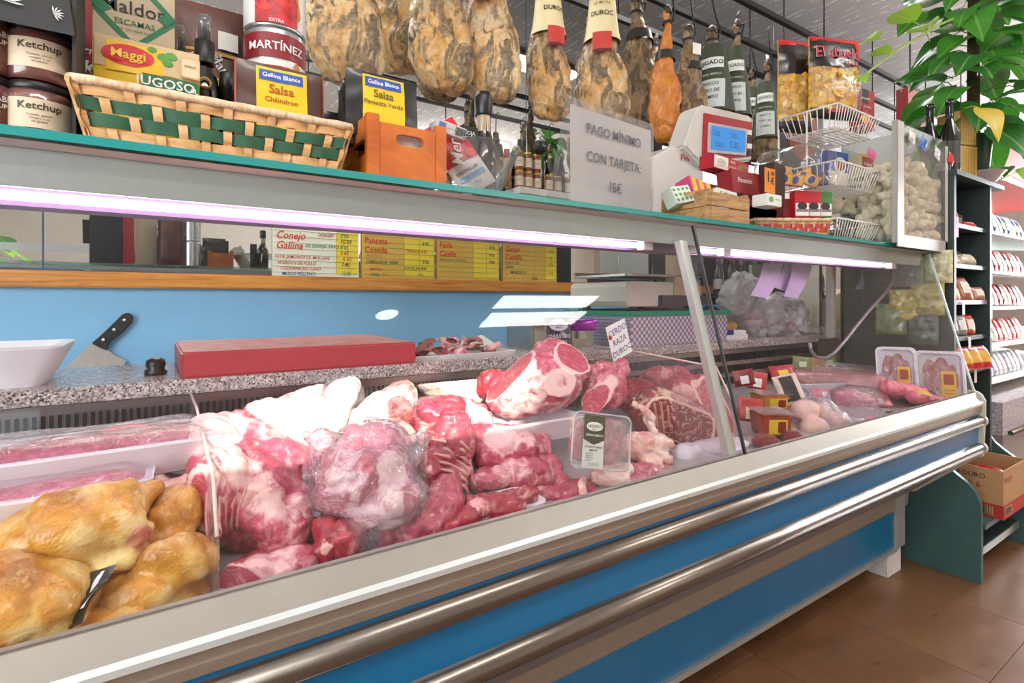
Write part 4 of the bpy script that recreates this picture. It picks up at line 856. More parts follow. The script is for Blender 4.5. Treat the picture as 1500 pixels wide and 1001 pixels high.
# handwritten sign on a stick
sg = thing('handwritten_sign', 'white card with purple handwriting stuck above the pork chop', 'sign', PY(915, 560, 1.0))
c0 = [PY(a, b, 1.02) for a, b in ((879, 478), (919, 458), (933, 517), (892, 532))]
ctr = (c0[0] + c0[2]) / 2; ex = (c0[1] - c0[0]).normalized(); ez = (c0[0] - c0[3]).normalized(); ey = ez.cross(ex).normalized()
frs = Matrix((ex, ey, ez)).transposed().to_4x4(); frs.translation = ctr - sg.location
MB().box(-.036, .036, -.0008, .0008, -.047, .047, frs).build('card', white, sg); MB().tube([frs @ Vector((.012, .003, .03)), Vector((.008, .02, -.02))], .002, 6).build('stick', M('wood_stick', '#c9a274', .6), sg)
MB().rbox(-.034, -.024, -.004, .004, .012, .022, .003, frs).build('clip', red, sg)
pu = C('#5b2a86')
for k, s in enumerate(('CERDO', 'RAZA', 'DUROC')): text(sg, s, .0, .026 - k * .028, .0235, pu, -.0016, base=frs, shear=.1, sx=.85, tilt=.08)

# ------------------------------------------------------------------ packaged goods in the right half of the case
def DZ(Y): return .69 + .08 * (Y - .722)
def dk_(px, Y): return Vector((XP(px, Y), Y, DZ(Y)))
tomato = M('red_stew', '#a8452a', .35, var=.3, nscale=40, coat=.4); lab_y = C('#e6c43a')
def tub(label, px, Y, w, d, h, yaw, m, lid, dz=0):
    p = dk_(px, Y); p.z += dz; t = thing('deli_tub', label, 'deli tub', p, yaw)
    mb = MB(); n = 4
    mb.add([(sx * w * .43, sy * d * .43, 0) for sx, sy in ((-1, -1), (1, -1), (1, 1), (-1, 1))] + [(sx * w * .5, sy * d * .5, h) for sx, sy in ((-1, -1), (1, -1), (1, 1), (-1, 1))], [(0, 3, 2, 1), (4, 5, 6, 7), (0, 1, 5, 4), (1, 2, 6, 5), (2, 3, 7, 6), (3, 0, 4, 7)])
    mb.build('contents', m, t, bevel=.006)
    MB().rbox(-w * .53, w * .53, -d * .53, d * .53, h, h + .004, .008).build('lid', lid, t)
    f = Matrix.Translation((0, -d * .455, h * .25)) @ Matrix.Rotation(math.atan2(d * .07, h), 4, 'X')
    lb = MB().box(-w * .26, w * .32, -.003, -.002, -.005, h * .55, f).build('label', lab_y, t)
    MB().rbox(w * .02, w * .26, -.0045, -.0035, 0, h * .48, .003, f, axis='y').build('red_stamp', C('#8d2a23'), lb)
    return t
filmlid = glass_mat('film_lid', (.95, .86, .84), .08, .7, 2, .05, crumple=.4, haze=.12, hazecol=(1, .85, .82))
tub('tub of red stew with yellow label left in the right pane', 1128, .86, .085, .10, .065, R(-38), tomato, filmlid)
tub('clear tub of orange food behind the red stew tub', 1128, 1.0, .10, .09, .05, R(-30), M('orange_food', '#c98147', .4, var=.25, nscale=50), filmlid, .012)
def wblock(label, px, Y, w, d, h, yaw, m, dz=0, name='wrapped_block'):
    p = dk_(px, Y); p.z += dz; t = thing(name, label, 'meat pack', p, yaw); MB().box(-w / 2, w / 2, -d / 2, d / 2, .001, h).build('meat', m, t, bevel=.008)
    mb = MB().box(-w / 2 - .004, w / 2 + .004, -d / 2 - .004, d / 2 + .004, 0, h + .003); mb.build('film', wrap_m, t, bevel=.008); return t
redblockm = M('cured_red', '#b0322f', .4, var=.35, nscale=45, coat=.3)
wblock('small red cured block at the front glass, left of two', 1120, .80, .05, .05, .03, R(-30), redblockm); wblock('small red cured block at the front glass, right of two', 1158, .795, .045, .045, .03, R(-40), redblockm)
def flatpack(label, px, py, Y, w, h, bul, yaw, lean, roll, m, seed, lab=None, dark=None, txt=None):
    t, fy = pouch('meat_pack', label, 'meat pack', PY(px, py, Y), w, h, bul, m, yaw, lean, roll, seed)
    if dark: patch(t, fy, -w * .28, w * .28, h * .08, h * .92, dark); 
    if lab: patch(t, fy, -w * .2, w * .2, h * .1, h * .6, lab, .002)
    if txt: text(t, txt, 0, h * .6, w * .18, white, wrap=on(fy, .003), bold=1)
    return t
flatpack('white tray pack with black and red sleeve leaning in the right pane', 1165, 592, .93, .075, .10, .016, R(-42), R(-28), R(-14), M('tray_pack', '#d9c2b0', .35), 3, None, C('#2a2225'), None)
flatpack('sliced meat pack with red label behind the leaning sleeve pack', 1108, 570, 1.08, .07, .06, .012, R(-40), R(-15), R(8), redblockm, 4, white)
flatpack('dark film pack of red peppers behind the stew tub', 1092, 565, 1.1, .07, .055, .012, R(-40), R(-12), R(-10), M('pepper_pack', '#7d2420', .35, var=.4, nscale=40), 5, white)
ftr = foam_tray('white foam tray of orange marinated pieces in the right pane', 1200, 558, 1.12, 100, .16, .035, R(-25), [(-.2, 0, .012, .03, .04, .02, 0), (.05, .02, .014, .035, .04, .022, .5), (.25, -.02, .012, .03, .04, .02, .2)], M('marinated', '#c96a3a', .35, var=.3, nscale=40), 8)
sl2 = thing('wrapped_slab', 'long film-wrapped slab of cured pork across the back of the right pane', 'meat pack', PZ(1240, 578, .725))
o = organic('slab', [K((1170, 558, 1.2, 16), (1285, 566, .95, 20)), K((1200, 552, 1.2, 16), (1300, 560, .93, 18))], M('cured_slab', '#b76a62', .35, var=.3, nscale=25, coat=.5), voxel=.007, amp=.004); o.parent = sl2; o.location -= sl2.location
o = organic('film', [K((1160, 556, 1.2, 20), (1292, 566, .94, 23)), K((1200, 548, 1.2, 20), (1308, 560, .92, 22))], wrap_m, voxel=.009, amp=.008, nsc=30, smooth=2); o.parent = sl2; o.location -= sl2.location
def meat_bag(label, blobs, inner, m, seed):
    t = thing('vacuum_bag', label, 'vacuum bag', blobs[0][1] - Vector((0, 0, .02)))
    o = organic('contents', inner, m, voxel=.006, amp=.005, nsc=35, seed=seed); o.parent = t; o.location -= t.location
    o = organic('bag', blobs, bag_m, voxel=.008, amp=.009, nsc=30, smooth=2, seed=seed); o.parent = t; o.location -= t.location; return t
pale_s = M('pale_sausage', '#e3b9ae', .4, var=.15, nscale=40)
meat_bag('vacuum bag of plump pale sausages at the front of the right pane', [E(1190, 605, .86, 36, 24, .05, 12), E(1210, 622, .83, 36, 24, .05, 10)], [E(1180, 602, .86, 22, 17, .035), E(1200, 606, .86, 20, 16, .035), E(1192, 628, .82, 22, 17, .03), E(1222, 622, .83, 24, 18, .03)], pale_s, 1)
meat_bag('vacuum bag of grey sliced meat in the middle of the right pane', [E(1255, 588, .92, 46, 24, .05, -5), E(1270, 605, .87, 30, 14, .04, -20)], [E(1255, 590, .92, 38, 16, .04), E(1240, 580, .94, 24, 12, .03)], porkpale, 2)
flatpack('pink striped meat pack at the front glass near the right end', 1284, 626, .785, .06, .035, .012, R(-50), R(-35), R(10), M('pink_stripe', '#cf8296', .35, var=.3, nscale=50), 6, white)
flatpack('clear vacuum pack lying flat between the sausages and the striped pack', 1245, 622, .80, .08, .03, .008, R(-50), R(-40), R(8), M('clear_grey_pack', '#b4a4b4', .25, coat=.5), 9)
def standing_tray(label, px0, px1, y0, y1, Y, m):
    w = (px1 - px0) * SP((px0 + px1) / 2, Y) * .98; p = PY((px0 + px1) / 2, y1, Y); h = (y1 - y0) * SP((px0 + px1) / 2, Y) * 1.04
    yaw = facing((px0 + px1) / 2) + R(12); t = thing('foam_tray', label, 'meat tray', p, 0, rot=(R(-14), 0, yaw))
    b_ = tray_shape(w, h, .022, .012, .003, .02); b_.v = [(a, -.02 + c * -1 + .02, b__ + h / 2) for a, b__, c in b_.v]
    b_.build('tray', foam, t)
    bl = [('w', Matrix.Translation((a * w, -.014, (.5 + b__) * h)) @ Matrix.Diagonal((rx * w, .010, rz * h, 1))) for a, b__, rx, rz in ((-.2, .0, .16, .36), (.05, .02, .18, .38), (.25, -.05, .12, .32))]
    o = organic('meat', bl, m, voxel=.005, amp=.004, nsc=40, origin=Vector((0, 0, 0))); o.parent = t; o.location = (0, 0, 0)
    MB().rbox(-w / 2 + .004, w / 2 - .004, -.027, -.026, .004, h - .004, .018, axis='y').build('film', wrap_m, t)
    lb = MB().box(-.0, w * .3, -.0295, -.0285, .01, h * .6).build('label', C('#e7b23f'), t); MB().rbox(w * .05, w * .25, -.0315, -.0305, h * .34, h * .54, .004, axis='y').build('red_stamp', C('#9c3a22'), lb)
    for k in range(3): panel(lb, w * .04, w * .26, h * .1 + k * h * .06, h * .115 + k * h * .06, C('#a5752a'), -.0315, 'print_line')
standing_tray('upright foam tray of red meat, left of the two with orange labels', 1288, 1340, 512, 582, .89, porkred)
standing_tray('upright foam tray of red meat, right of the two with orange labels', 1347, 1408, 518, 590, .785, beefred)
meat('bacon_bundle', 'bright pink folded bacon in front of the upright foam trays', 'bacon', [K((1300, 568, .86, 12), (1350, 576, .79, 10)), K((1340, 582, .79, 10), (1400, 592, .742, 7)), E(1320, 575, .85, 24, 10, .025), E(1376, 589, .756, 18, 8, .02)], M('pink_bacon', '#df6f86', .35, var=.25, nscale=50, coat=.4), amp=.008, nsc=45)
lb = thing('orange_label', 'loose orange price label lying on the pink bacon', 'label', PY(1350, 578, .775)); MB().grid(lambda u, v: ((u - .5) * .05, (v - .5) * .03, .006 + .004 * math.sin(u * 4)), 5, 3).build('paper', C('#e7b23f'), lb, rot=(R(25), 0, R(-40)), fix=False)
bt_ = thing('black_tray', 'black plastic tray of wrapped meat near the right end of the case', 'meat tray', dk_(1338, .83), R(-8)); bt_.location.z = .708
tray_shape(.13, .10, .035).build('tray', M('black_tray', '#241d26', .3, coat=.4), bt_)
for k in range(5): MB().box(-.05 + k * .022, -.046 + k * .022, -.047, -.044, .004, .03).build('rib', M('black_tray_rib', '#3a3340', .3), bt_)
o = MB().rbox(-.045, .045, -.03, .03, .004, .02, .01).build('meat', porkred, bt_)
flatpack('dark blue wrapped pack in front of the black tray', 1320, 616, .775, .08, .03, .012, R(-50), R(-30), 0, M('navy_pack', '#2c2346', .25, coat=.5), 7)

flatpack('flat pack of pink ham slices behind the plump sausages', 1215, 588, .98, .10, .06, .014, R(-40), R(-50), R(4), M('ham_slices', '#d98a94', .3, var=.3, nscale=40, coat=.4), 11, white)
flatpack('red chorizo pack with yellow label behind the leaning sleeve', 1150, 556, 1.12, .09, .06, .014, R(-40), R(-35), R(-6), redblockm, 12, lab_y)
flatpack('pale green label pack standing at the back below the vent grille', 1175, 540, 1.22, .08, .05, .012, R(-35), R(-10), R(5), M('olive_pack', '#7d8a5a', .35, var=.3, nscale=40), 13, C('#d9d6b8'))
flatpack('second pale green label pack at the back below the vent grille', 1215, 538, 1.22, .08, .05, .012, R(-35), R(-10), R(-8), M('olive_pack', '#7d8a5a'), 14, C('#c9cdb0'))
flatpack('glossy bacon pack lying between the grey bag and the black tray', 1288, 596, .86, .09, .05, .014, R(-45), R(-50), R(-6), M('bacon_slices', '#c8646e', .3, var=.4, nscale=45, coat=.5), 15, C('#e6dfe2'))
flatpack('red salami pack standing left of the stew tub', 1098, 618, .93, .07, .07, .014, R(-42), R(-14), R(6), redblockm, 16, C('#e8d9b0'))
meat_bag('vacuum bag of dark red cured meat behind the stew tub', [E(1150, 582, 1.0, 34, 18, .05, 8)], [E(1150, 584, 1.0, 27, 13, .04, 8)], porkred, 7)

# ------------------------------------------------------------------ goods on the glass shelf of the counter
TZ = 1.2838
def sh(px0, px1, ytop, Y):
    """centre x, width and height of something that stands on the shelf with its front at Y"""
    a, b = XP(px0, Y), XP(px1, Y); return (a + b) / 2, b - a, PY((px0 + px1) / 2, ytop, Y).z - TZ
gkraft = C('#d9c4a4', .7)
# --- black carton with jars
x, w, h = -.06, .19, .36
bc = thing('display_carton', 'black cardboard display carton with white flower print above the jars', 'carton', (-.168, .885, TZ))
blk = M('black_card', '#262525', .6)
MB().box(-.12, .085, .12, .124, 0, .30).build('back_panel', blk, bc); MB().box(.085, .089, .0, .12, 0, .30).build('side_panel', blk, bc)
MB().add([(-.16, -.012, .130), (.089, -.012, .130), (.070, .02, .265), (-.16, .02, .265), (-.16, -.009, .131), (.089, -.009, .131), (.070, .023, .266), (-.16, .023, .266)], [(0, 1, 2, 3), (7, 6, 5, 4), (0, 4, 5, 1), (3, 2, 6, 7), (1, 5, 6, 2), (0, 3, 7, 4)]).build('header_panel', blk, bc)
fr = Matrix.Translation((-.01, -.0135, .135)) @ Matrix.Rotation(-math.atan2(.032, .135), 4, 'X')
wp = C('#d9d9d6')
for (cx, cz, sc, rot0) in ((.02, .040, .030, 20), (.035, .020, .016, 60), (.078, .018, .011, 0), (-.05, .045, .022, 90)):
    mb = MB()
    for k in range(7):
        a = R(rot0 + k * 26 - 60); mb.add([(cx, -.002, cz), (cx + sc * .6 * math.cos(a - .12), -.002, cz + sc * .6 * math.sin(a - .12)), (cx + sc * math.cos(a), -.002, cz + sc * math.sin(a)), (cx + sc * .6 * math.cos(a + .12), -.002, cz + sc * .6 * math.sin(a + .12))], [(0, 1, 2, 3)], False, fr)
    mb.build('flower_print', wp, bc, fix=False)
sauce = M('tomato_sauce', '#7a2f1c', .3, var=.25, nscale=30, coat=.5)
def jar(name, label, loc, r, h, content, lidm, lab=None, txts=(), group=None, yaw=0.0):
    t = thing(name, label, 'jar', loc, yaw, group)
    MB().lathe([(r * .9, 0), (r, r * .12), (r, h * .74), (r * .92, h * .84)], 24).build('contents', content, t)
    MB().lathe([(r * .93, 0), (r * 1.02, r * .12), (r * 1.02, h * .76), (r * .88, h * .88)], 24, cap=False).build('glass', clearp, t)
    MB().lathe([(r * .90, h * .86), (r * .93, h * .88), (r * .93, h * .985), (r * .88, h)], 24).build('lid', lidm, t)
    if lab is not None: cyl_label(t, r * 1.025, h * .18, h * .68, lab, 110)
    for (s, xx, z, size, m, b) in txts: text(t, s, xx, z * h, size, m, wrap=cylwrap(r * 1.025, .0012), bold=b)
    return t
dlid = M('dark_lid', '#2b2724', .35, .3); paper = C('#d8c3a6', .7); ink = C('#3a2c20')
kt = [('Ketchup', 0, .55, .013, ink, 1), ('Tomate, azúcar,', 0, .40, .004, ink, 0), ('vinagre y sal', 0, .345, .004, ink, 0), ('sin gluten', 0, .29, .004, ink, 0)]
jx = XP(57, .93)
jar('sauce_jar', 'ketchup jar with kraft label, upper of two in the black carton', (jx, .935, TZ + .076), .037, .074, sauce, dlid, paper, kt, yaw=facing(57)); jar('sauce_jar', 'ketchup jar with kraft label, lower of two in the black carton', (jx, .935, TZ), .037, .074, sauce, dlid, paper, kt, yaw=facing(57))
dt = [('CANNABIS', 0, .6, .010, white, 1), ('KETCHUP', 0, .48, .008, white, 1), ('artesano', 0, .38, .006, white, 0)]
jx2 = XP(-32, .93)
jar('sauce_jar', 'dark jar with white lettering at the left edge, upper one', (jx2, .93, TZ + .076), .037, .08, sauce, dlid, C('#5d2a1f'), dt, yaw=R(25)); jar('sauce_jar', 'dark jar with white lettering at the left edge, lower one', (jx2, .93, TZ), .037, .074, sauce, dlid, C('#5d2a1f'), dt, yaw=R(25))
# --- tall cartons at the back
x, w, h = sh(80, 140, -30, 1.12); t = carton('red_carton', 'dark red carton with white script behind the green basket', 'carton', (x, 1.12, TZ), w, .07, .36, C('#a3222c'), part='box_body')
text(t, '17K', .0, .175, .035, white, bold=1.5, shear=.2); text(t, 'butifarra', -.0, .205, .018, white, bold=1, shear=.2)
for k in range(4): panel(t, -.02 + k * .008, -.016 + k * .008, .225 + .004 * (k % 2), .245, white, -.0012, 'print_mark')
x, w, h = sh(135, 256, -30, 1.03); t = carton('salt_carton', 'beige salt carton with green lattice behind the yellow sachet', 'carton', (x, 1.03, TZ), w, .06, .335, C('#cdbb9c', .65))
gr_ = C('#1f7a4c'); cz = .245; dm = .052
for s1 in (-1, 1):
    for (ax, az) in ((-w / 2, cz), (w / 2, cz)):
        pass
def strip2(t, x0, z0, x1, z1, wd, m, y=-.0008):
    L = math.hypot(x1 - x0, z1 - z0); nx, nz = -(z1 - z0) / L * wd / 2, (x1 - x0) / L * wd / 2
    MB().prism([(x0 + nx, z0 + nz), (x0 - nx, z0 - nz), (x1 - nx, z1 - nz), (x1 + nx, z1 + nz)], y, y + .0005, 'y').build('lattice_strip', m, t)
hw = w / 2
for zc in (cz, cz - 2 * hw, cz - 4 * hw):
    strip2(t, -hw, zc, 0, zc + hw, .008, gr_); strip2(t, 0, zc + hw, hw, zc, .008, gr_); strip2(t, -hw, zc, 0, zc - hw, .008, gr_); strip2(t, 0, zc - hw, hw, zc, .008, gr_)
for (ax, az) in ((0, cz + hw), (0, cz - hw), (-hw + .012, cz), (hw - .012, cz), (-hw + .02, cz - hw), (hw - .02, cz - hw)): MB().prism([(ax - .011, az), (ax, az - .011), (ax + .011, az), (ax, az + .011)], -.0016, -.001, 'y').build('lattice_knot', gr_, t)
text(t, 'Maldon', 0, cz + .006, .029, black, bold=.6); text(t, 'ESCAMAS', 0, cz - .017, .0125, C('#2f6b45'), bold=.5); text(t, 'DE SAL MARINA', 0, cz - .028, .006, C('#5a6b55')); text(t, 'EST. 1882', 0, cz + .028, .005, C('#5a6b55'))
# --- yellow sachet
x, w, h = sh(136, 293, 58, .965); t, fy = pouch('seasoning_sachet', 'yellow and kraft seasoning sachet standing in the green basket', 'sachet', (x, .97, TZ + h - .165), w, .165, .012, C('#f0c52a', .35), lean=R(-3), seed=1)
patch(t, fy, -w / 2 + .001, w / 2 - .001, .118, .164, C('#d6b98c', .5)); patch(t, fy, -w / 2 + .014, .018, .112, .158, yellow, .0018)
oval(t, -.025, .138, .032, .016, C('#d8202a'), wrap=on(fy, .0026)); text(t, 'Maggi', -.025, .1385, .019, C('#ffd93b'), wrap=on(fy, .0034), bold=1.6)
patch(t, fy, -.008, w / 2 - .001, .03, .116, C('#1f6b41', .4), .0026); text(t, 'JUGOSO', .022, .104, .020, white, wrap=on(fy, .004), bold=1.6); text(t, 'AL', .058, .102, .010, white, wrap=on(fy, .003), bold=1); text(t, 'HORNO', .03, .080, .020, white, wrap=on(fy, .003), bold=1.6)
panel(t, .040, .066, .120, .152, C('#d2b184'), -.0085, 'tag', r=.003); panel(t, .042, .064, .122, .150, C('#e3cda6'), -.0092, 'tag', r=.003); text(t, 'SABOR', .053, .138, .005, ink, y=-.0098)
for (ax, az, rr) in ((.018, .146, .008), (.028, .150, .008), (.024, .138, .007), (.004, .155, .006)): oval(t, ax, az, rr, rr * .8, C('#4f9a35'), wrap=on(fy, .003), n=8, name='herb_print')
oval(t, -.045, .075, .022, .016, C('#f3e2b0'), wrap=on(fy, .002), name='food_print'); oval(t, -.05, .082, .011, .006, C('#d9a0b8'), wrap=on(fy, .003), name='food_print')
# --- spray bottles and dark jar
def spray(label, px0, px1, ytop, Y, txt=None):
    x, w, h = sh(px0, px1, ytop, Y); r = w / 2; t = thing('spray_bottle', label, 'bottle', (x, Y + r, TZ), facing(px0)); dark = M('oil_glass', '#14110f', .12, coat=.6)
    MB().lathe([(r * .95, 0), (r, .006), (r, h * .52), (r * .8, h * .62), (r * .42, h * .68), (r * .42, h * .72)], 20).build('bottle', dark, t)
    MB().lathe([(r * .6, h * .70), (r * .62, h * .71), (r * .62, h * .84), (r * .5, h * .85)], 18).build('collar', M('black_plastic', '#1a1a1b', .35), t)
    MB().lathe([(r * .45, h * .85), (r * .45, h * .97), (r * .40, h)], 18).build('clear_cap', glass_mat('smoky_cap', (.5, .5, .5), .1, .7, 2, .02, haze=.2, hazecol=(.5, .5, .5)), t); MB().lathe([(r * .2, h * .85), (r * .2, h * .93)], 10).build('nozzle', M('black_plastic', '#1a1a1b'), t)
    if txt:
        text(t, txt, .004, h * .30, .017, C('#d7b44a'), wrap=cylwrap(r, .0008), bold=.6); text(t, 'PREMIUM', .004, h * .25, .005, C('#d7b44a'), wrap=cylwrap(r, .0008))
        MB().lathe([(.007, -.001), (.010, 0), (.010, .001), (.007, .002)], 16, TM((.0, -r - .0005, h * .56), (R(90), 0, 0)), cap=False).build('gold_ring', C('#c79a3a', .3), t)
spray('larger black oil spray bottle with gold lettering behind the sachet', 276, 326, 14, 1.02, 'Portal'); spray('smaller black oil spray bottle behind the salt carton edge', 252, 280, 33, 1.10)
x, w, h = sh(322, 348, 104, 1.02); t = thing('dark_jar', 'small black jar between the spray bottle and the sauce sachet', 'jar', (x, 1.04, TZ)); MB().lathe([(w / 2, 0), (w / 2, h * .7), (w * .45, h * .75)], 16).build('body', M('oil_glass', '#14110f'), t); MB().lathe([(w * .48, h * .74), (w * .48, h), (w * .4, h * 1.02)], 16).build('lid', M('black_plastic', '#1a1a1b'), t)
# --- printed bag behind
x, w, h = sh(254, 364, -40, 1.16); t, fy = pouch('snack_bag', 'brown bag printed with hams behind the spray bottles', 'bag', (x, 1.18, TZ), w, .36, .03, M('ham_print', '#5c3328', .4, var=.6, nscale=16), seed=4)
for k in range(7): oval(t, -.04 + (k % 3) * .035, .16 + (k // 3) * .045, .026, .014, C(('#7d4534', '#8d5a3d', '#4a241d')[k % 3]), wrap=on(fy, .0015), name='ham_print')
text(t, 'y Jamones', .028, .225, .026, white, wrap=on(fy, .003), tilt=-.9, bold=.6); text(t, 'Carnes', -.01, .255, .02, white, wrap=on(fy, .003), tilt=.2)
for (ax, az, rx, rz) in ((.012, .175, .015, .024), (.012, .208, .009, .010), (-.002, .158, .006, .010), (.026, .158, .006, .010)): oval(t, ax, az, rx, rz, C('#e6cf2e'), wrap=on(fy, .0035), name='figure_print')
patch(t, fy, .01, .045, .275, .31, white, .003); patch(t, fy, -.055, .055, .262, .268, C('#c79a4a'), .003)
# --- big cans
tin = M('tin', '#c9ccd0', .25, .85, var=.05)
def can(label, px0, px1, Y, z0, h):
    x, w, _ = sh(px0, px1, 0, Y); r = w / 2 * .97; t = thing('tomato_can', label, 'can', (x, Y + r, z0), facing(px0))
    prof = [(r * .97, 0), (r, .003)]
    for k in range(14): prof += [(r, h * (.04 + .065 * k)), (r * .988, h * (.04 + .065 * k + .032))]
    prof += [(r, h - .003), (r * .97, h)]
    MB().lathe(prof, 28).build('tin_body', tin, t); cyl_label(t, r, h * .0 + .006, h * .60, C('#e8e6e2', .3), 115, name='paper_label'); cyl_label(t, r, h * .62, h * .93, C('#8c1a22', .35), 118, name='red_band')
    wv = cylwrap(r, .0022); text(t, 'MARTÍNEZ', 0, h * .76, .021, white, wrap=wv, bold=1.4)
    MB().grid(lambda u, v: wv((u - .5) * .075, h * .04 + v * h * .48), 10, 4).build('tomato_print', M('crushed_tomato', '#b8222a', .3, var=.5, nscale=50), t, fix=False)
    for (ax, az, rr) in ((-.02, .3, .018), (.012, .36, .016)): 
        pts = [wv(ax + rr * math.cos(R(a)), h * az + rr * math.sin(R(a))) for a in range(0, 360, 30)]; c0 = wv(ax, h * az); q = MB(); q.add([Vector(p) * 1.006 for p in pts] + [Vector(c0) * 1.006], [(i, (i + 1) % 12, 12) for i in range(12)]); q.build('tomato_print', C('#d33a32'), t, fix=False)
    q = [(.030, .55), (.036, .62), (.043, .55), (.040, .4), (.046, .2), (.036, .1), (.038, .3)]; MB().add([Vector(wv(a, h * b)) * 1.008 for a, b in q], [tuple(range(7))]).build('bird_print', C('#c9842c'), t, fix=False)
    text(t, 'EXTRA', 0, h * .04 + .004, .008, white, wrap=cylwrap(r, .003), bold=1)
for k in range(3): can('big tomato can with red band, %s of three stacked behind the sachets' % ('bottom', 'middle', 'top')[k], 362, 458, 1.06, TZ + .149 * k, .148)

# --- woven baskets
def basket(t, w, d, h, flare, bands, nst, stm, rimm, hband=None):
    """bands: materials of the woven strips from the bottom up; stakes cross them"""
    nb = len(bands); bh = h / nb
    def side(length, place, ns):
        for j, m in enumerate(bands):
            z0, z1 = j * bh + bh * .06, (j + 1) * bh - bh * .06; mb = MB(); n = ns * 4
            def fn(u, v, off=0.0):
                z = z0 + (z1 - z0) * v; k = 1 + flare * z / h; wv = .0022 * math.cos(math.pi * (u * ns) + (math.pi if j % 2 else 0)); return place((u - .5) * length * k, z, -wv + off)
            mb.grid(lambda u, v: fn(u, v), n, 1); mb.grid(lambda u, v: fn(1 - u, v, .001), n, 1); mb.build('weave_strip', m, t, fix=False)
        for i in range(ns + 1):
            u = (i) / ns; mb = MB(); hwid = length / ns * .2
            def f2(a, v, off=0.0):
                z = h * v; k = 1 + flare * v; wv = .0022 * math.cos(math.pi * (v * nb - .5) + (math.pi if i % 2 else 0)); return place(((u - .5) * length + (a - .5) * 2 * hwid) * k, z, wv + off)
            mb.grid(lambda a, v: f2(a, v), 1, nb * 4); mb.grid(lambda a, v: f2(1 - a, v, .001), 1, nb * 4); mb.build('stake', stm, t, fix=False)
    k2 = lambda z: flare * z / h * .5
    side(w, lambda a, z, o: (a, -k2(z) * d + o, z), nst); side(w, lambda a, z, o: (-a, d + k2(z) * d - o, z), nst)
    ns2 = max(3, int(nst * d / w)); side(d, lambda a, z, o: (-w / 2 - k2(z) * w + o, d / 2 - a, z), ns2); side(d, lambda a, z, o: (w / 2 + k2(z) * w - o, d / 2 + a, z), ns2)
    W_, D0, D1 = w / 2 * (1 + flare), -flare * d * .5, d * (1 + flare * .5)
    pts = [(-W_, D0, h), (W_, D0, h), (W_, D1, h), (-W_, D1, h), (-W_, D0, h)]; path = []
    for i in range(4):
        for k in range(16): path.append(Vector(pts[i]).lerp(Vector(pts[i + 1]), k / 16))
    path.append(Vector(pts[0])); MB().tube(path, [.0058 + .0012 * (i % 2) for i in range(len(path))], 8).build('rim', rimm, t)
    MB().box(-w / 2, w / 2, 0, d, .001, .004).build('bottom', stm, t)
nat = wood_mat('natural_splint', '#b9824c', '#d9a870', '#e8c192', (8, 8, 30), .6, 0); rimn = wood_mat('rim_splint', '#c79a72', '#e0bd98', '#efd6b8', (60, 20, 20), .6, 0); gsp = M('green_splint', '#2c5a40', .5, var=.2, nscale=40)
bk = thing('woven_basket', 'long woven basket with green bands on the counter shelf', 'basket', (.092, .872, TZ))
basket(bk, .312, .16, .074, .12, [nat, gsp, gsp, nat], 12, nat, rimn)
# --- sauce sachets
def sauce_sachet(label, px0, px1, ytop, Y, dz, yaw, line2, side, edge, hgt=.12):
    x, w, h = sh(px0, px1, ytop, Y); dz = h - hgt; t, fy = pouch('sauce_sachet', label, 'sachet', (x, Y, TZ + dz), w, hgt, .008, side, yaw, R(-3), seed=len(label))
    patch(t, fy, -w * .28, w * .30, .004, hgt - .006, yellow); 
    lb = MB(); f = on(fy, .0022); lb.grid(lambda u, v: ((u - .5) * w * .5, f((u - .5) * w * .5, hgt * .84 + (v - .5) * .018), hgt * .84 + (v - .5) * .018), 8, 2).build('blue_ribbon', C('#2b51a3'), t, fix=False)
    text(t, 'Gallina Blanca', 0, hgt * .84, w * .077, white, wrap=on(fy, .0032), bold=1.5); text(t, 'Salsa', 0, hgt * .66, w * .15, C(line2[1]), wrap=on(fy, .0026), bold=1.4); text(t, line2[0], 0, hgt * .52, w * .088, C(line2[1]), wrap=on(fy, .0026), bold=1.2)
    if edge:
        for sx in (-1, 1): patch(t, fy, sx * w / 2 - .0015, sx * w / 2 + .0015, 0, hgt, edge)
    oval(t, w * .40, hgt * .12, .007, .007, C('#c98a52'), wrap=on(fy, .003))
    return t
sauce_sachet('brown and yellow sauce sachet in the green basket beside the cans', 345, 474, 96, .96, .0, 0, ('Chilindron', '#a8501c'), M('sachet_brown', '#4a2a1f', .35, coat=.3), C('#9c4a24'), .125)
sauce_sachet('black and yellow sauce sachet, front one in the orange crate', 507, 612, 108, .92, .068, 0, ('Pimienta Verde', '#5a5a1c'), M('sachet_black', '#242322', .3, coat=.4), None, .115)
for k in range(4):
    x, w, h = sh(505 - k * 3, 605, 105, .935 + k * .012); t, fy = pouch('sauce_sachet', ('second', 'third', 'fourth', 'rearmost')[k] + ' black sauce sachet in the row in the orange crate', 'sachet', (x, .932 + k * .012, TZ + .068), w, .115 - k * .001, .007, M('sachet_black', '#242322'), 0, R(-3), seed=20 + k)
x, w, h = sh(472, 520, 118, 1.0); t, fy = pouch('sauce_sachet', 'black and yellow sauce sachet standing between basket and crate', 'sachet', (x, 1.0, TZ), w * 1.3, .14, .008, M('sachet_black', '#242322'), seed=31); patch(t, fy, .0, w * .6, .02, .134, yellow); patch(t, fy, .01, w * .6, .10, .118, blue_c, .002); text(t, 'Ga', .03, .109, .014, white, wrap=on(fy, .003), bold=1)
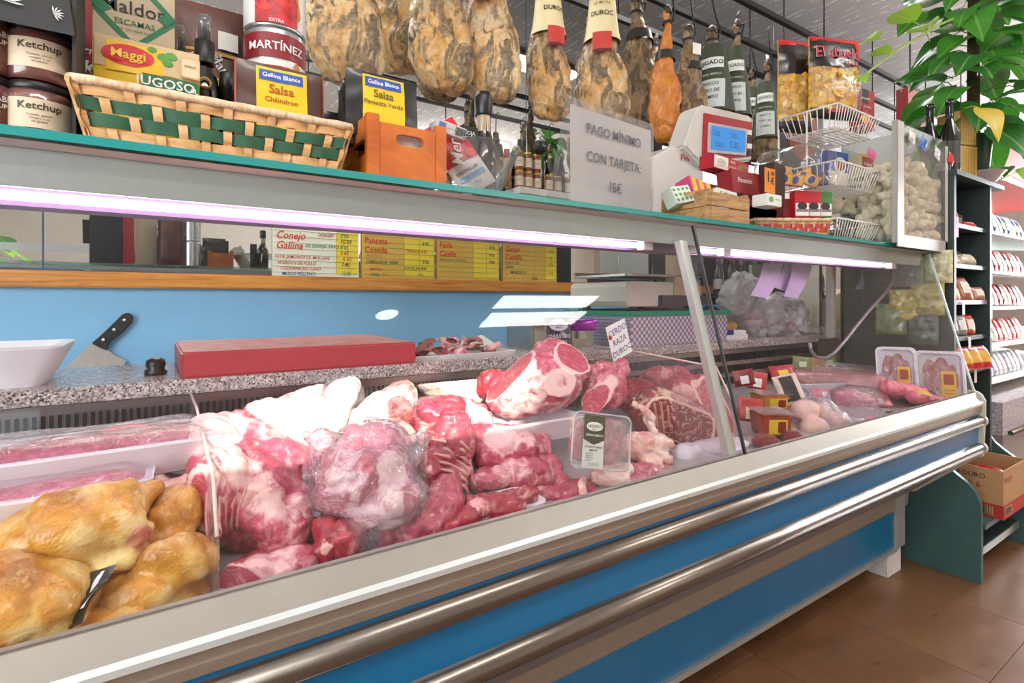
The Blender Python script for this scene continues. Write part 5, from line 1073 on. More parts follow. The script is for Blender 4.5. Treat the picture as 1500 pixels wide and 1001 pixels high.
# --- orange crate
ow = wood_mat('orange_stained_wood', '#a84a12', '#cc6a22', '#dd8436', (3, 20, 6), .35, .4)
cr_ = thing('orange_crate', 'orange stained wooden crate with an oval hand hole', 'crate', (.370, .872, TZ)); hw, dd, hh = .0735, .16, .108
for sx in (-1, 1):
    for y0 in (0, dd - .012): MB().box(sx * hw - (.022 if sx > 0 else 0), sx * hw + (0 if sx > 0 else .022), y0, y0 + .012, 0, hh).build('corner_post', ow, cr_, bevel=.001)
def holed(w0, z0, z1, hx, hz, rx, rz):
    mb = MB(); inn = []; out = []; q = 6; cs = [(w0, z0), (w0, z1), (-w0, z1), (-w0, z0)]
    for i in range(4):
        for k in range(q):
            a, b_ = cs[i], cs[(i + 1) % 4]; p = (a[0] + (b_[0] - a[0]) * k / q, a[1] + (b_[1] - a[1]) * k / q); out.append(p)
            an = math.atan2((p[1] - (z0 + z1) / 2) / ((z1 - z0) / 2), p[0] / w0); e = lambda v: math.copysign(abs(v) ** .6, v); inn.append((hx + rx * e(math.cos(an)), hz + rz * e(math.sin(an))))
    n = len(out)
    v = [(p[0], .002, p[1]) for p in inn] + [(p[0], .002, p[1]) for p in out] + [(p[0], .010, p[1]) for p in inn] + [(p[0], .010, p[1]) for p in out]
    f = []
    for i in range(n):
        j = (i + 1) % n; f += [(i, j, n + j, n + i), (2 * n + i, 3 * n + i, 3 * n + j, 2 * n + j), (i, 2 * n + i, 2 * n + j, j), (n + i, n + j, 3 * n + j, 3 * n + i)]
    return mb.add(v, f)
holed(hw - .0225, .002, hh - .012, .004, hh * .66, .026, .010).build('front_board', ow, cr_); MB().box(-hw + .0225, hw - .0225, dd - .010, dd - .002, .002, hh - .012).build('back_board', ow, cr_)
for sx in (-1, 1):
    for z0, z1 in ((.004, .04), (.066, hh - .004)): MB().box(sx * hw - (.006 if sx > 0 else 0), sx * hw + (0 if sx > 0 else .006), .012, dd - .012, z0, z1).build('side_slat', ow, cr_)
MB().box(-hw + .008, hw - .008, .008, dd - .008, .002, .008).build('bottom_board', ow, cr_)
t, fy = pouch('clear_packet', 'clear crinkled packet seen through the hand hole of the crate', 'packet', (.372, .90, TZ + .012), .09, .08, .02, M('pale_crinkle', '#c9beb0', .3, var=.3, nscale=60), seed=40)
# --- clear bowl with red packet, grey box, dark bottle
bw = thing('clear_bowl', 'clear plastic bowl full of packets right of the orange crate', 'bowl', (.545, .95, TZ))
MB().lathe([(.045, .0), (.050, .003), (.075, .06), (.092, .098), (.095, .10), (.092, .101), (.072, .06), (.047, .006)], 28, cap=False).build('bowl', glass_mat('crackled_clear', (.96, .96, .96), .06, .8, 2.2, .03, crumple=.15, cscale=20, haze=.05), bw)
t, fy = pouch('sardine_packet', 'red and white sardine packet tilted in the clear bowl', 'packet', (.535, .905, TZ + .012), .075, .155, .014, C('#ddd5cf', .35), yaw=R(-8), lean=R(-14), roll=R(-32), seed=6)
patch(t, fy, -.0365, .0365, .062, .153, C('#c4202c', .3)); text(t, 'Menú', .002, .092, .034, white, wrap=on(fy, .003), tilt=1.15, bold=.8, shear=.25); text(t, 'el', -.008, .140, .016, white, wrap=on(fy, .003), tilt=1.15)
text(t, 'SARDINILLAS', -.006, .044, .0085, black, wrap=on(fy, .003), bold=1.2); patch(t, fy, -.03, .028, .026, .036, C('#8fb2d6'), .002); text(t, 'EN ACEITE', -.0, .031, .006, blue_c, wrap=on(fy, .003)); oval(t, .022, .072, .011, .011, C('#d85a5a'), wrap=on(fy, .003)); text(t, '75 g', -.0, .016, .008, blue_c, wrap=on(fy, .003))
t = carton('grey_box', 'small grey box with bar code on top of the bowl and crate', 'box', (.475, .92, TZ + .112), .062, .05, .022, C('#c4c2c0'), rot=(R(4), R(12), R(-6)))
for k in range(9): panel(t, .008 + k * .0024, .009 + k * .0024 + (k % 3) * .0003, .003, .019, black, -.0008, 'bar')
panel(t, -.026, -.012, .006, .018, C('#5a6f9c'), -.0008); text(t, 'delicias', -.002, .011, .005, C('#7a7a80'))
bx_ = carton('packet_box', 'white packet with tab under the grey box', 'box', (.468, .955, TZ + .09), .05, .04, .04, white)
bl_ = thing('sauce_bottle', 'dark round-bodied sauce bottle with black cap behind the bowl', 'bottle', (XP(712, 1.02), 1.03, TZ)); zz = PY(712, 135, 1.02).z - TZ
MB().lathe([(.030, 0), (.034, .01), (.036, zz * .34), (.034, zz * .48), (.022, zz * .58), (.016, zz * .66), (.0155, zz * .82)], 22).build('bottle', M('soy_glass', '#1d1210', .1, coat=.7), bl_)
MB().lathe([(.0162, zz * .62), (.0158, zz * .80)], 20, cap=False).build('clear_neck', M('neck_beige', '#b59a80', .15, coat=.6), bl_); MB().lathe([(.019, zz * .80), (.020, zz * .81), (.020, zz * .96), (.017, zz)], 20).build('cap', M('black_plastic', '#1a1a1b'), bl_)
t = thing('mint_packet', 'small dark packet standing beside the sauce bottle', 'packet', (XP(688, 1.0), 1.0, TZ)); MB().box(-.02, .02, 0, .012, 0, .165).build('box_body', black, t); text(t, 'SOJA', 0, .15, .012, white)
# --- payment sign
ps = thing('payment_sign', 'white printed payment notice in a clear acrylic stand', 'sign', (.735, .872, TZ), R(6)); sw_, shh = .285, .222
MB().box(-.012, sw_ + .004, .0, .0025, 0, shh + .004).build('front_sheet', clearp, ps); MB().box(0, sw_ - .004, .003, .0036, .002, shh - .012).build('paper', C('#dddbd8', .6), ps)
MB().prism([(.003, 0), (.07, .0), (.03, .12), (.006, shh)], -.012, -.0095, 'x').build('side_sheet', clearp, ps)
MB().grid(lambda u, v: (sw_ - .0 + .03 * math.sin(v * 1.6) * (1 - v) + .0, .004 + .06 * u * (1 - v), v * shh * .8), 6, 8).build('curved_back', clearp, ps, fix=False)
gtx = C('#55565c')
for s, z in (('PAGO MÍNIMO', .168), ('CON TARJETA:', .108), ('15€', .050)): text(ps, s, sw_ * .5, z, .031, gtx, -.0008, bold=1.0, sx=.92)
# --- scale tower: parts of the weighing scale
wh = M('scale_white', '#dcd7d0', .4, var=.02); o3 = -SCL.location
def scl(name, mb, m, par=None, **kw): return mb.build(name, m, par or SCL, loc=o3 if par is None else (0, 0, 0), **kw)
pA = [PY(a, b, 1.30) for a, b in ((945, 236), (988, 213), (1032, 232), (1032, 300), (958, 320))]
scl('tower_body', MB().prism([(p.x, p.z) for p in pA], 1.30, 1.44, 'y'), wh, bevel=.008)
pB = [PY(a, b, 1.27) for a, b in ((1003, 214), (1022, 158), (1031, 153), (1102, 170), (1102, 236), (1030, 244))]
hd = scl('display_head', MB().prism([(p.x, p.z) for p in pB], 1.27, 1.36, 'y'), wh, bevel=.008)
def fq(name, pts, y, m, th=.003): q = [PY(a, b, 1.27) for a, b in pts]; return MB().prism([(p.x, p.z) for p in q], y - th, y, 'y').build(name, m, hd)
fq('display_face', [(1030, 166), (1100, 180), (1098, 229), (1027, 236)], 1.268, C('#b81f2a', .35)); fq('bezel', [(1035, 180), (1092, 190), (1090, 229), (1034, 224)], 1.264, C('#c9c4c8'))
fq('screen', [(1039, 185), (1088, 194), (1087, 224), (1038, 219)], 1.260, emit_mat('lcd_blue', hx('#4f8fd0'), .8)); fq('blue_strip', [(1027, 228), (1052, 231), (1050, 240), (1027, 236)], 1.264, C('#2f5f92'))
lc = C('#2c5a96'); 
for s, a, b, sz in (('0.000', 1050, 195, .03), ('0.00', 1076, 199, .03), ('0.000', 1055, 212, .03), ('0.00', 1077, 213, .04)): p = PY(a, b, 1.25); text(hd, s, p.x, p.z, sz, lc, 1.254, sx=.8)
for k in range(4): fq('key', [(1092, 191 + k * 10), (1098, 192 + k * 10), (1098, 199 + k * 10), (1092, 198 + k * 10)], 1.263, black if k % 2 else white)
p = PY(1006, 232, 1.29); text(SCL, 'FW', p.x - SCL.location.x, p.z - SCL.location.z, .034, red, -.0035, bold=1.5); 
# --- slatted crate with packets
dw = wood_mat('rough_crate_wood', '#8a6238', '#b58a58', '#cfa877', (4, 10, 30), .7, 0)
wc = thing('slatted_crate', 'pale wooden slatted crate of small packets right of the sign', 'crate', (1.297, .88, TZ)); hw, dd, hh = .085, .155, .088
for sx in (-1, 1):
    for y0 in (0, dd - .014): MB().box(sx * hw - (.014 if sx > 0 else 0), sx * hw + (0 if sx > 0 else .014), y0, y0 + .014, 0, hh).build('corner_post', dw, wc, bevel=.001)
for z0, z1 in ((.004, .040), (.044, hh - .008)):
    MB().box(-hw + .002, hw - .002, -.004, .002, z0, z1).build('slat', dw, wc, bevel=.0008); MB().box(-hw, hw, dd, dd + .006, z0, z1).build('slat', dw, wc)
MB().box(hw, hw + .005, 0, dd, .004, hh - .006).build('slat', dw, wc)
MB().box(-hw - .005, -hw, 0, dd, .004, .042).build('slat', dw, wc); sd_ = holed(dd / 2, .044, hh, .0, .066, .035, .010); sd_.v = [(-hw - .007 + y * .8, x_ + dd / 2, z) for x_, y, z in sd_.v]; sd_.build('slat', dw, wc)
def pk(name, label, px, ybot, Y, w, d, h, m, yaw=0.0, tilt=0.0, roll=0.0):
    return carton(name, label, 'box', PY(px, ybot, Y), w, d, h, m, rot=(tilt, roll, yaw))
t = pk('candy_box', 'pink and yellow striped candy packet in the slatted crate', 1030, 285, .98, .10, .05, .05, C('#d8467a'), 0, R(-20), R(8))
for k in range(3): panel(t, -.04 + k * .034, -.022 + k * .034, .002, .048, yellow)
t = pk('tea_box', 'green and white checked packet in the slatted crate', 1006, 296, .95, .075, .04, .05, C('#e3e8dc'), 0, R(-20), R(-12))
for k in range(12): panel(t, -.033 + (k % 4) * .018, -.024 + (k % 4) * .018, .006 + (k // 4) * .015, .014 + (k // 4) * .015, C('#4aa05a'))
t = pk('salt_box', 'white packet with green print leaning in the slatted crate', 1068, 310, .94, .095, .05, .065, C('#dfe0d6'), 0, R(-8), R(4)); text(t, 'EL MOLINO', 0, .05, .014, C('#2f7d4a'), bold=1); text(t, 'té verde', 0, .03, .010, C('#2f7d4a')); oval(t, .03, .03, .010, .012, C('#4aa05a'))
t = pk('pate_box', 'red and white pâté carton with tile pattern on the packets', 1072, 253, 1.0, .19, .05, .042, C('#b3202a'), R(2), 0, R(2))
panel(t, -.092, -.020, .002, .040, white); oval(t, -.056, .021, .024, .012, C('#d8c9bb')); text(t, 'TAPA NEGRA', -.056, .021, .007, dred, bold=1); text(t, 'PATÉ', .004, .031, .011, white, bold=1); text(t, 'de HIGADO', .004, .016, .008, white)
for k in range(6): strip2(t, -.09 + k * .011, .003, -.08 + k * .011, .012, .0015, red, -.0016)
oval(t, .058, .02, .03, .014, C('#9c6a48')); oval(t, .07, .024, .018, .008, C('#c9946a'))
t = pk('red_box', 'dark red carton leaning behind the white tea packet', 1100, 285, .97, .20, .05, .07, C('#8d1a20'), R(4), R(-5), R(-3)); text(t, 'Pimentón', -.03, .04, .022, white, shear=.3, bold=.5)
t = pk('choco_box', 'dark brown carton beside the orange euro tag', 1142, 300, .94, .07, .05, .13, C('#3a2019'), R(3))
t = thing('euro_tag', 'orange price tag reading one euro above the red basket', 'price tag', PY(1128, 283, .92)); MB().box(-.028, .028, 0, .001, 0, .075).build('card', C('#e38a2a'), t); text(t, '1', -.010, .046, .045, black, -.001, bold=2); text(t, '60', .013, .060, .018, black, -.001, bold=1.4); text(t, '€', .012, .036, .028, black, -.001, bold=1.4)
t = pk('herb_box', 'small white box with green sprig above the red basket', 1135, 302, .90, .075, .05, .035, white); oval(t, -.02, .018, .012, .009, C('#6aa86a')); text(t, 'Hierbas', .015, .02, .009, C('#3a7a4a'))
# --- red basket with cartons
rs = M('red_splint', '#c8434a', .5, var=.15, nscale=40)
rb = thing('red_basket', 'low woven basket with a red checked band under the clear jar', 'basket', (1.700, .930, TZ), R(-33)); basket(rb, .22, .11, .052, .10, [nat, rs, rs, nat], 14, nat, rimn)
for k, (px, c1, lab) in enumerate(((1175, '#c3202b', 'leftmost'), (1192, '#c8283a', 'middle'), (1209, '#4a8a4a', 'rightmost'))):
    t = carton('spice_box', lab + ' small spice carton with a white label in the red basket', 'box', PY(px, 318, .93), .05, .03, .085, C(c1), R(-30)); panel(t, -.022, .022, .004, .045, white); oval(t, 0, .036, .016, .013, C('#3a2a30'), -.0014); panel(t, -.020, .020, .018, .026, C('#2a2a2c'), -.0018); text(t, 'CARMENCITA', 0, .022, .0062, white, -.0022)
t = carton('red_candy_box', 'dark red box at the left end of the red basket', 'box', PY(1158, 318, .96), .05, .04, .06, C('#8f1f2a'), R(-30))
# --- clear jar lying on its side, boxes under it
JC = Vector((1.757, .955, 1.512)); JA = (RT * .6 - FW * .8).normalized(); jq = JA.to_track_quat('Z', 'Y')
cj = thing('clear_jar', 'large clear plastic jar lying on its side with candy boxes', 'jar', JC, 0, rot=jq.to_euler())
MB().lathe([(.02, -.11), (.060, -.105), (.074, -.088), (.074, .05), (.066, .072), (.056, .080), (.056, .10)], 28, cap=False).build('jar_body', glass_mat('pet_clear', (.97, .97, .95), .06, .9, 2.2, .02, haze=.05), cj); MB().lathe([(.058, .082), (.063, .085), (.063, .108), (.058, .110), (.055, .10)], 28, cap=False).build('jar_rim', clearp, cj)
rnd = random.Random(9)
for k, (a, b_, c_, an) in enumerate(((-.05, -.030, -.058, 8), (.045, .01, -.035, -24), (-.01, -.02, -.060, 12), (-.06, .0, -.018, -14), (.03, -.03, -.060, 30), (-.035, .02, -.02, 20))):
    c = carton('candy_box', ('leftmost', 'tilted right-hand', 'lower middle', 'rear left', 'lower right', 'upper middle')[k] + ' orange candy box inside the clear jar', 'box', JC + RT * a + FW * b_ + UP * c_, .048, .018, .036, C('#d98a2c'), rot=(0, R(an), facing(1185)), group='candy boxes in the clear jar'); panel(c, -.021, .021, .004, .032, C('#e0b04a')); oval(c, 0, .018, .010, .013, C('#3d3a86'), -.0014)
# --- wire rack in three tiers
wire = M('white_wire', '#e6e2dc', .4, var=.02); WRX, WRY, WRW, WRD = 1.868, .872, .305, .20
wr = thing('wire_rack', 'white wire rack with three basket tiers beside the clear jar', 'rack', (WRX, WRY, TZ))
for zf, zr in ((.374, .442), (.182, .255), (.006, .066)):
    g = MB(); x0, x1, y0, y1 = 0, WRW, 0, WRD
    g.tube([(x0, y0, zr), (x1, y0, zr), (x1, y1, zr), (x0, y1, zr), (x0, y0, zr)], .0032, 6)
    i_ = .02
    for k in range(17):
        x = x0 + (x1 - x0) * k / 16; xi = x0 + i_ + (x1 - x0 - 2 * i_) * k / 16
        g.tube([(x, y0, zr), (xi, y0 + i_, zf), (xi, y1 - i_, zf), (x, y1, zr)], .0017, 5)
    for k in range(10):
        y = y0 + (y1 - y0) * k / 9; yi = y0 + i_ + (y1 - y0 - 2 * i_) * k / 9
        g.tube([(x0, y, zr), (x0 + i_, yi, zf), (x1 - i_, yi, zf), (x1, y, zr)], .0017, 5)
    g.build('wire_basket', wire, wr, fix=False)
for (x, y) in ((0, WRD), (WRW, WRD), (0, .10)): MB().tube([(x, y, 0), (x, y, .44)], .0035, 6).build('upright', wire, wr)
# chips bags and boxes in the rack
crisp = M('potato_crisps', '#e0a838', .5, var=.45, nscale=55, bump=.6)
def chips(label, px0, px1, y0, y1, Y, seed, txt):
    x = XP((px0 + px1) / 2, Y); w = (px1 - px0) * SP((px0 + px1) / 2, Y) * 1.25; p = PY((px0 + px1) / 2, y1, Y); h = (y1 - y0) * SP((px0 + px1) / 2, Y)
    t, fy = pouch('crisps_bag', label, 'snack bag', p, w, h, .05, crisp, R(-22), seed=seed, part='crisps', wob=.014)
    f2 = on(fy, .004)
    MB().grid(lambda u, v: ((u - .5) * w * 1.02, fy((u - .5) * w * .99, v * h) - .016 * math.sin(math.pi * min(1, v * 1.5)), v * h), 14, 14).build('clear_front', wrap_m, t, fix=False)
    rn = random.Random(seed)
    for k in range(46):
        cx, cz = rn.uniform(-.40, .40) * w, rn.uniform(.12, .60) * h; rr_ = rn.uniform(.014, .022)
        o = MB().grid(lambda u, v: ((u - .5) * 2 * rr_ * math.sqrt(max(0, 1 - (2 * v - 1) ** 2)) , .5 * rr_ * ((2 * u - 1) ** 2 - .4), (v - .5) * 2 * rr_), 4, 5).build('crisp', M('crisp_%d' % (k % 3), ('#e6b23e', '#d99a2c', '#efc867')[k % 3], .5, var=.2, nscale=60), t, (cx, fy(cx, cz) - .004, cz), (rn.uniform(-.6, .6), rn.uniform(0, 3), rn.uniform(-.6, .6)), fix=False)
    patch(t, fy, -w * .5, w * .5, h * .62, h * .96, M('bag_black', '#231d1d', .25, coat=.5), .006); patch(t, fy, -w * .5, w * .5, h * .94, h * 1.0, C('#d3282a', .3), .006); patch(t, fy, w * .38, w * .5, h * .74, h * .97, C('#d3282a', .3), .007); patch(t, fy, -w * .5, w * .5, 0, h * .12, C('#1f1a1a', .3), .006)
    if txt: text(t, 'El abuelo', -.0, h * .79, w * .27, white, wrap=on(fy, .008), bold=2.6, sx=.9); text(t, 'El abuelo', -.0, h * .79, w * .27, C('#c3202b'), wrap=on(fy, .0095), bold=.6, sx=.9); text(t, 'Antonio', w * .28, h * .67, w * .10, C('#d8383a'), wrap=on(fy, .008), bold=.8); text(t, 'patatas', 0, h * .10, w * .14, C('#d8383a'), wrap=on(fy, .008), bold=1)
    else: text(t, 'El', w * .36, h * .55, w * .2, C('#c3202b'), wrap=on(fy, .008), bold=1)
chips('front bag of yellow crisps with red script on the wire rack', 1187, 1254, 58, 176, .95, 3, True); chips('rear bag of yellow crisps with red top on the wire rack', 1141, 1186, 62, 196, 1.05, 5, False)
t = carton('cracker_box', 'red cracker box with black corner standing on the wire rack', 'box', PY(1272, 190, .98), .085, .05, .155, C('#9c1c26'), R(-6)); panel(t, -.0425, .0, .10, .155, black); text(t, 'GOURMET', -.018, .118, .012, white); text(t, 'mix citrus', -.008, .088, .012, white); oval(t, -.02, .04, .03, .02, C('#d9963a'))
t = carton('pasta_box', 'blue and cream food carton on the middle tier of the rack', 'box', PY(1228, 272, .98), .12, .04, .125, C('#35549a'), R(-8)); panel(t, -.055, .058, .004, .05, C('#e6dcc6')); oval(t, .01, .075, .034, .03, C('#e9e2d2'), -.0014); oval(t, .01, .076, .026, .022, C('#a8602c'), -.002); text(t, 'ARROZ BASMATI', -.02, .045, .012, white, -.002, bold=1)
t = carton('original_box', 'cream and red food carton right of the blue one on the rack', 'box', PY(1270, 262, .94), .08, .04, .09, C('#d9c79a'), R(-6)); panel(t, -.03, .0395, .03, .08, C('#a81f2a')); text(t, 'Original', .004, .055, .016, white, bold=.8, shear=.2); text(t, 'pasta', .004, .04, .009, white); panel(t, -.04, .04, .08, .09, C('#e6c53a'))
t, fy = pouch('pink_tag', 'bright pink paper tag on the wire rack boxes', 'tag', PY(1275, 232, .92), .05, .035, .004, C('#ef5a94'), R(-10), roll=R(20), seed=3)
for k in range(3): t, fy = pouch('dark_packet', ('left', 'middle', 'right')[k] + ' dark glossy packet in the lowest tier of the rack', 'packet', (WRX + .06 + .055 * k, WRY + .05, TZ + .012), .085, .075, .02, M('dark_pack', '#2d2320', .2, var=.4, coat=.6), R(-20 + 12 * k), R(-22), seed=50 + k)
# --- acrylic case full of pork rinds
AX0, AX1, AY0, AY1, AZ = 2.178, 2.640, .822, 1.10, 1.712
ac = thing('acrylic_case', 'clear acrylic bin with silver corner post full of pork rinds', 'bin', ((AX0 + AX1) / 2, AY0, TZ)); ox = (AX0 + AX1) / 2
def acp(name, mb, m): return mb.build(name, m, ac, loc=(-ox, -AY0, -TZ))
acg = glass_mat('acrylic_wall', (.985, .99, .985), .04, .6, 3, haze=.03, hazecol=(.9, .92, .92))
acp('wall', MB().box(AX0, AX1, AY0, AY0 + .004, TZ, AZ), acg); acp('wall', MB().box(AX0, AX0 + .004, AY0 + .004, AY1, TZ, AZ), acg); acp('wall', MB().box(AX1 - .004, AX1, AY0 + .004, AY1, TZ, AZ), acg); acp('wall', MB().box(AX0, AX1, AY1 - .004, AY1, TZ, AZ), acg)
acp('corner_post', MB().box(AX0 - .004, AX0 + .05, AY0 - .005, AY0 - .001, TZ + .0, AZ + .002), silver); acp('corner_post', MB().box(AX0 - .005, AX0 - .001, AY0 - .005, AY0 + .012, TZ, AZ + .002), silver)
acp('edge_strip', MB().box(AX1 - .02, AX1 + .003, AY0 - .004, AY0 - .001, TZ - .012, AZ - .02), M('acrylic_edge_grey', '#c9c6bf', .3)); acp('base_rail', MB().box(AX0, AX1, AY0 - .004, AY0 - .001, TZ - .014, TZ + .03), M('acrylic_base', '#a8a49d', .4))
rind = [organic('pork_rind', [('w', Matrix.Translation((rnd.uniform(-.015, .015), rnd.uniform(-.012, .012), rnd.uniform(-.012, .012))) @ Euler((rnd.random() * 3, rnd.random() * 3, 0)).to_matrix().to_4x4() @ Matrix.Diagonal((rnd.uniform(.018, .034), rnd.uniform(.015, .026), rnd.uniform(.012, .02), 1))) for _ in range(4)], None, voxel=.006, amp=.010, nsc=40, smooth=1, seed=60 + k, mesh_only=True, origin=Vector((0, 0, 0)))[0] for k in range(5)]
rm_ = M('pork_rind', '#f0dfc2', .7, var=.22, nscale=35, bump=.5)
for m in rind: m.materials.clear(); m.materials.append(rm_)
i = 0
for lay in range(7):
    for col_ in range(8):
        for row in range(2):
            z = TZ + .045 + lay * .042
            if lay > 5 and (col_ < 2 or col_ > 5): continue
            if lay > 6: continue
            o = bpy.data.objects.new('pork_rind', rind[i % 5]); COL.objects.link(o); i += 1
            o.location = (AX0 + .045 + col_ * .058 + rnd.uniform(-.008, .008), AY0 + .045 + row * .065 + rnd.uniform(-.01, .01), z + rnd.uniform(-.006, .006)); o.rotation_euler = (rnd.random() * 6, rnd.random() * 6, rnd.random() * 6)
            tag(o, 'pale puffed pork rind piled inside the clear acrylic bin', 'pork rind', 'pork rinds in the acrylic bin')
for k, (px, py) in enumerate(((1225, 300), (1250, 292), (1240, 305), (1268, 296), (1258, 310))):
    o = bpy.data.objects.new('pork_rind', rind[k]); COL.objects.link(o); o.location = PY(px, py, 1.0); o.rotation_euler = (k, k * 2, k * 3); tag(o, 'pale pork rind heaped behind the lowest wire tier', 'pork rind', 'pork rinds behind the wire rack')
for k, (px, c1) in enumerate(((1335, '#d9d2d0'), (1352, '#3a74c4'), (1372, '#d8d0dc'), (1392, '#c9302c'))):
    t, fy = pouch('small_bag', ('silver', 'blue', 'pale', 'red and yellow')[k] + ' small packet clipped to the top edge of the acrylic bin', 'packet', PY(px, (208, 218, 232, 240)[k], AY0 - .008), .05, .045, .008, C(c1, .3), R(0), roll=R(18), seed=70 + k, wob=.008)

# ------------------------------------------------------------------ hanging hams
def ham_mat(name, cols, scale=9, dark=.5, face=None):
    t = NT(name); v = t.coord('Object'); n1 = t.noise(v, scale, 4, .6, .8); n2 = t.noise(t.coord('Object', (1, 1, .45)), scale * 2.6, 5, .65, 1.2); n3 = t.noise(v, scale * 9, 3, .6)
    c = t.ramp(n1, [(.28, hx(cols[0])), (.44, hx(cols[1])), (.56, hx(cols[2])), (.72, hx(cols[3]))])
    c = t.mix(t.ramp(n2, [(.49, 0), (.57, dark)]), c, hx(cols[4])); c = t.mix(t.ramp(n2, [(.30, .7), (.40, 0)]), c, hx(cols[5]))
    if face:                                              # the dry grey rind above, the pale cut face below
        sp_ = t.n('ShaderNodeSeparateXYZ'); t.l(v, sp_.inputs[0]); zz_ = t.math('ADD', sp_.outputs[2], t.math('MULTIPLY', t.math('SUBTRACT', n1, .5), .35))
        c = t.mix(t.math('MULTIPLY', t.ramp(zz_, [(.16, 0), (.24, 1)]), .30), c, t.ramp(n2, [(.35, hx('#4a3d31')), (.5, hx('#7a6650')), (.62, hx('#b9893f'))])); c = t.mix(t.math('MULTIPLY', t.ramp(zz_, [(.08, 1), (.17, 0)]), .22), c, hx(face))
    c = t.mix(.25, c, t.ramp(n3, [(.3, hx(cols[4])), (.7, hx(cols[2]))]))
    t.principled(c, t.ramp(n2, [(.3, .28), (.7, .6)]), 0, t.bump(t.math('ADD', n2, t.math('MULTIPLY', n3, .4)), .6, .012), coat=.15); MATS[name] = t.m; return t.m
hamW = ham_mat('white_ham', ('#b0701f', '#d9a04c', '#eed3a6', '#a48a68', '#3f2c22', '#e89c22'), 9, 1.0, '#e2c8a0')
hamD = ham_mat('duroc_ham', ('#b87820', '#d99c44', '#dcbf90', '#7d6852', '#2f2019', '#e2951f'), 8, 1.0, '#d9b988')
hamO = ham_mat('orange_shoulder', ('#c8741c', '#d98a2a', '#c9752c', '#a85a24', '#8d4a20', '#e8a848'), 6, .4)
hamI = ham_mat('iberian_ham', ('#8a6a45', '#a88a5c', '#8f7350', '#5f4a38', '#2f221a', '#c9a468'), 8, .8)
Vz = Vector
def ham_mesh(k, wid, dep, body_h, L, seed, bend=.0):
    mm = lambda c, r, rot=0: ('w', Matrix.Translation(c) @ Matrix.Rotation(R(rot), 4, 'Y') @ Matrix.Diagonal((r[0], r[1], r[2], 1)))
    b = body_h
    bl = [mm((0, 0, b * .40), (wid * .46, dep * .46, b * .40), 6), mm((wid * .10, -.004, b * .26), (wid * .40, dep * .44, b * .26), -20), mm((-wid * .06, 0, b * .60), (wid * .38, dep * .42, b * .36)), mm((-wid * .02, 0, b * .85), (wid * .27, dep * .36, b * .26)),
          ('k', Vz((0, 0, b * .9)), wid * .25, Vz((bend * .5, 0, b + (L - b) * .35)), wid * .17), ('k', Vz((bend * .5, 0, b + (L - b) * .35)), wid * .17, Vz((bend, 0, L * .90)), wid * .115), ('k', Vz((bend, 0, L * .90)), wid * .12, Vz((bend, -.004, L * .94)), wid * .13)]
    me, _ = organic('ham', bl, None, voxel=.0075, amp=.014, nsc=12, smooth=3, crease=.008, cell=9, seed=seed, origin=Vz((0, 0, 0)), mesh_only=True); me.materials.clear(); return me
HM = [ham_mesh(0, .215, .15, .40, .74, 1), ham_mesh(1, .20, .14, .36, .74, 2, .01), ham_mesh(2, .19, .13, .40, .56, 3, -.01), ham_mesh(3, .14, .11, .36, .56, 4, .01)]
HDIM = [(.215, .40, .74), (.20, .36, .74), (.19, .40, .56), (.14, .36, .56)]
hoofm = M('ham_hoof', '#3a2c24', .5, var=.2); ropem = M('black_hook', '#1d1c1c', .45, .4); creamp = C('#e3d3a4', .55)
RAILZ = 2.46
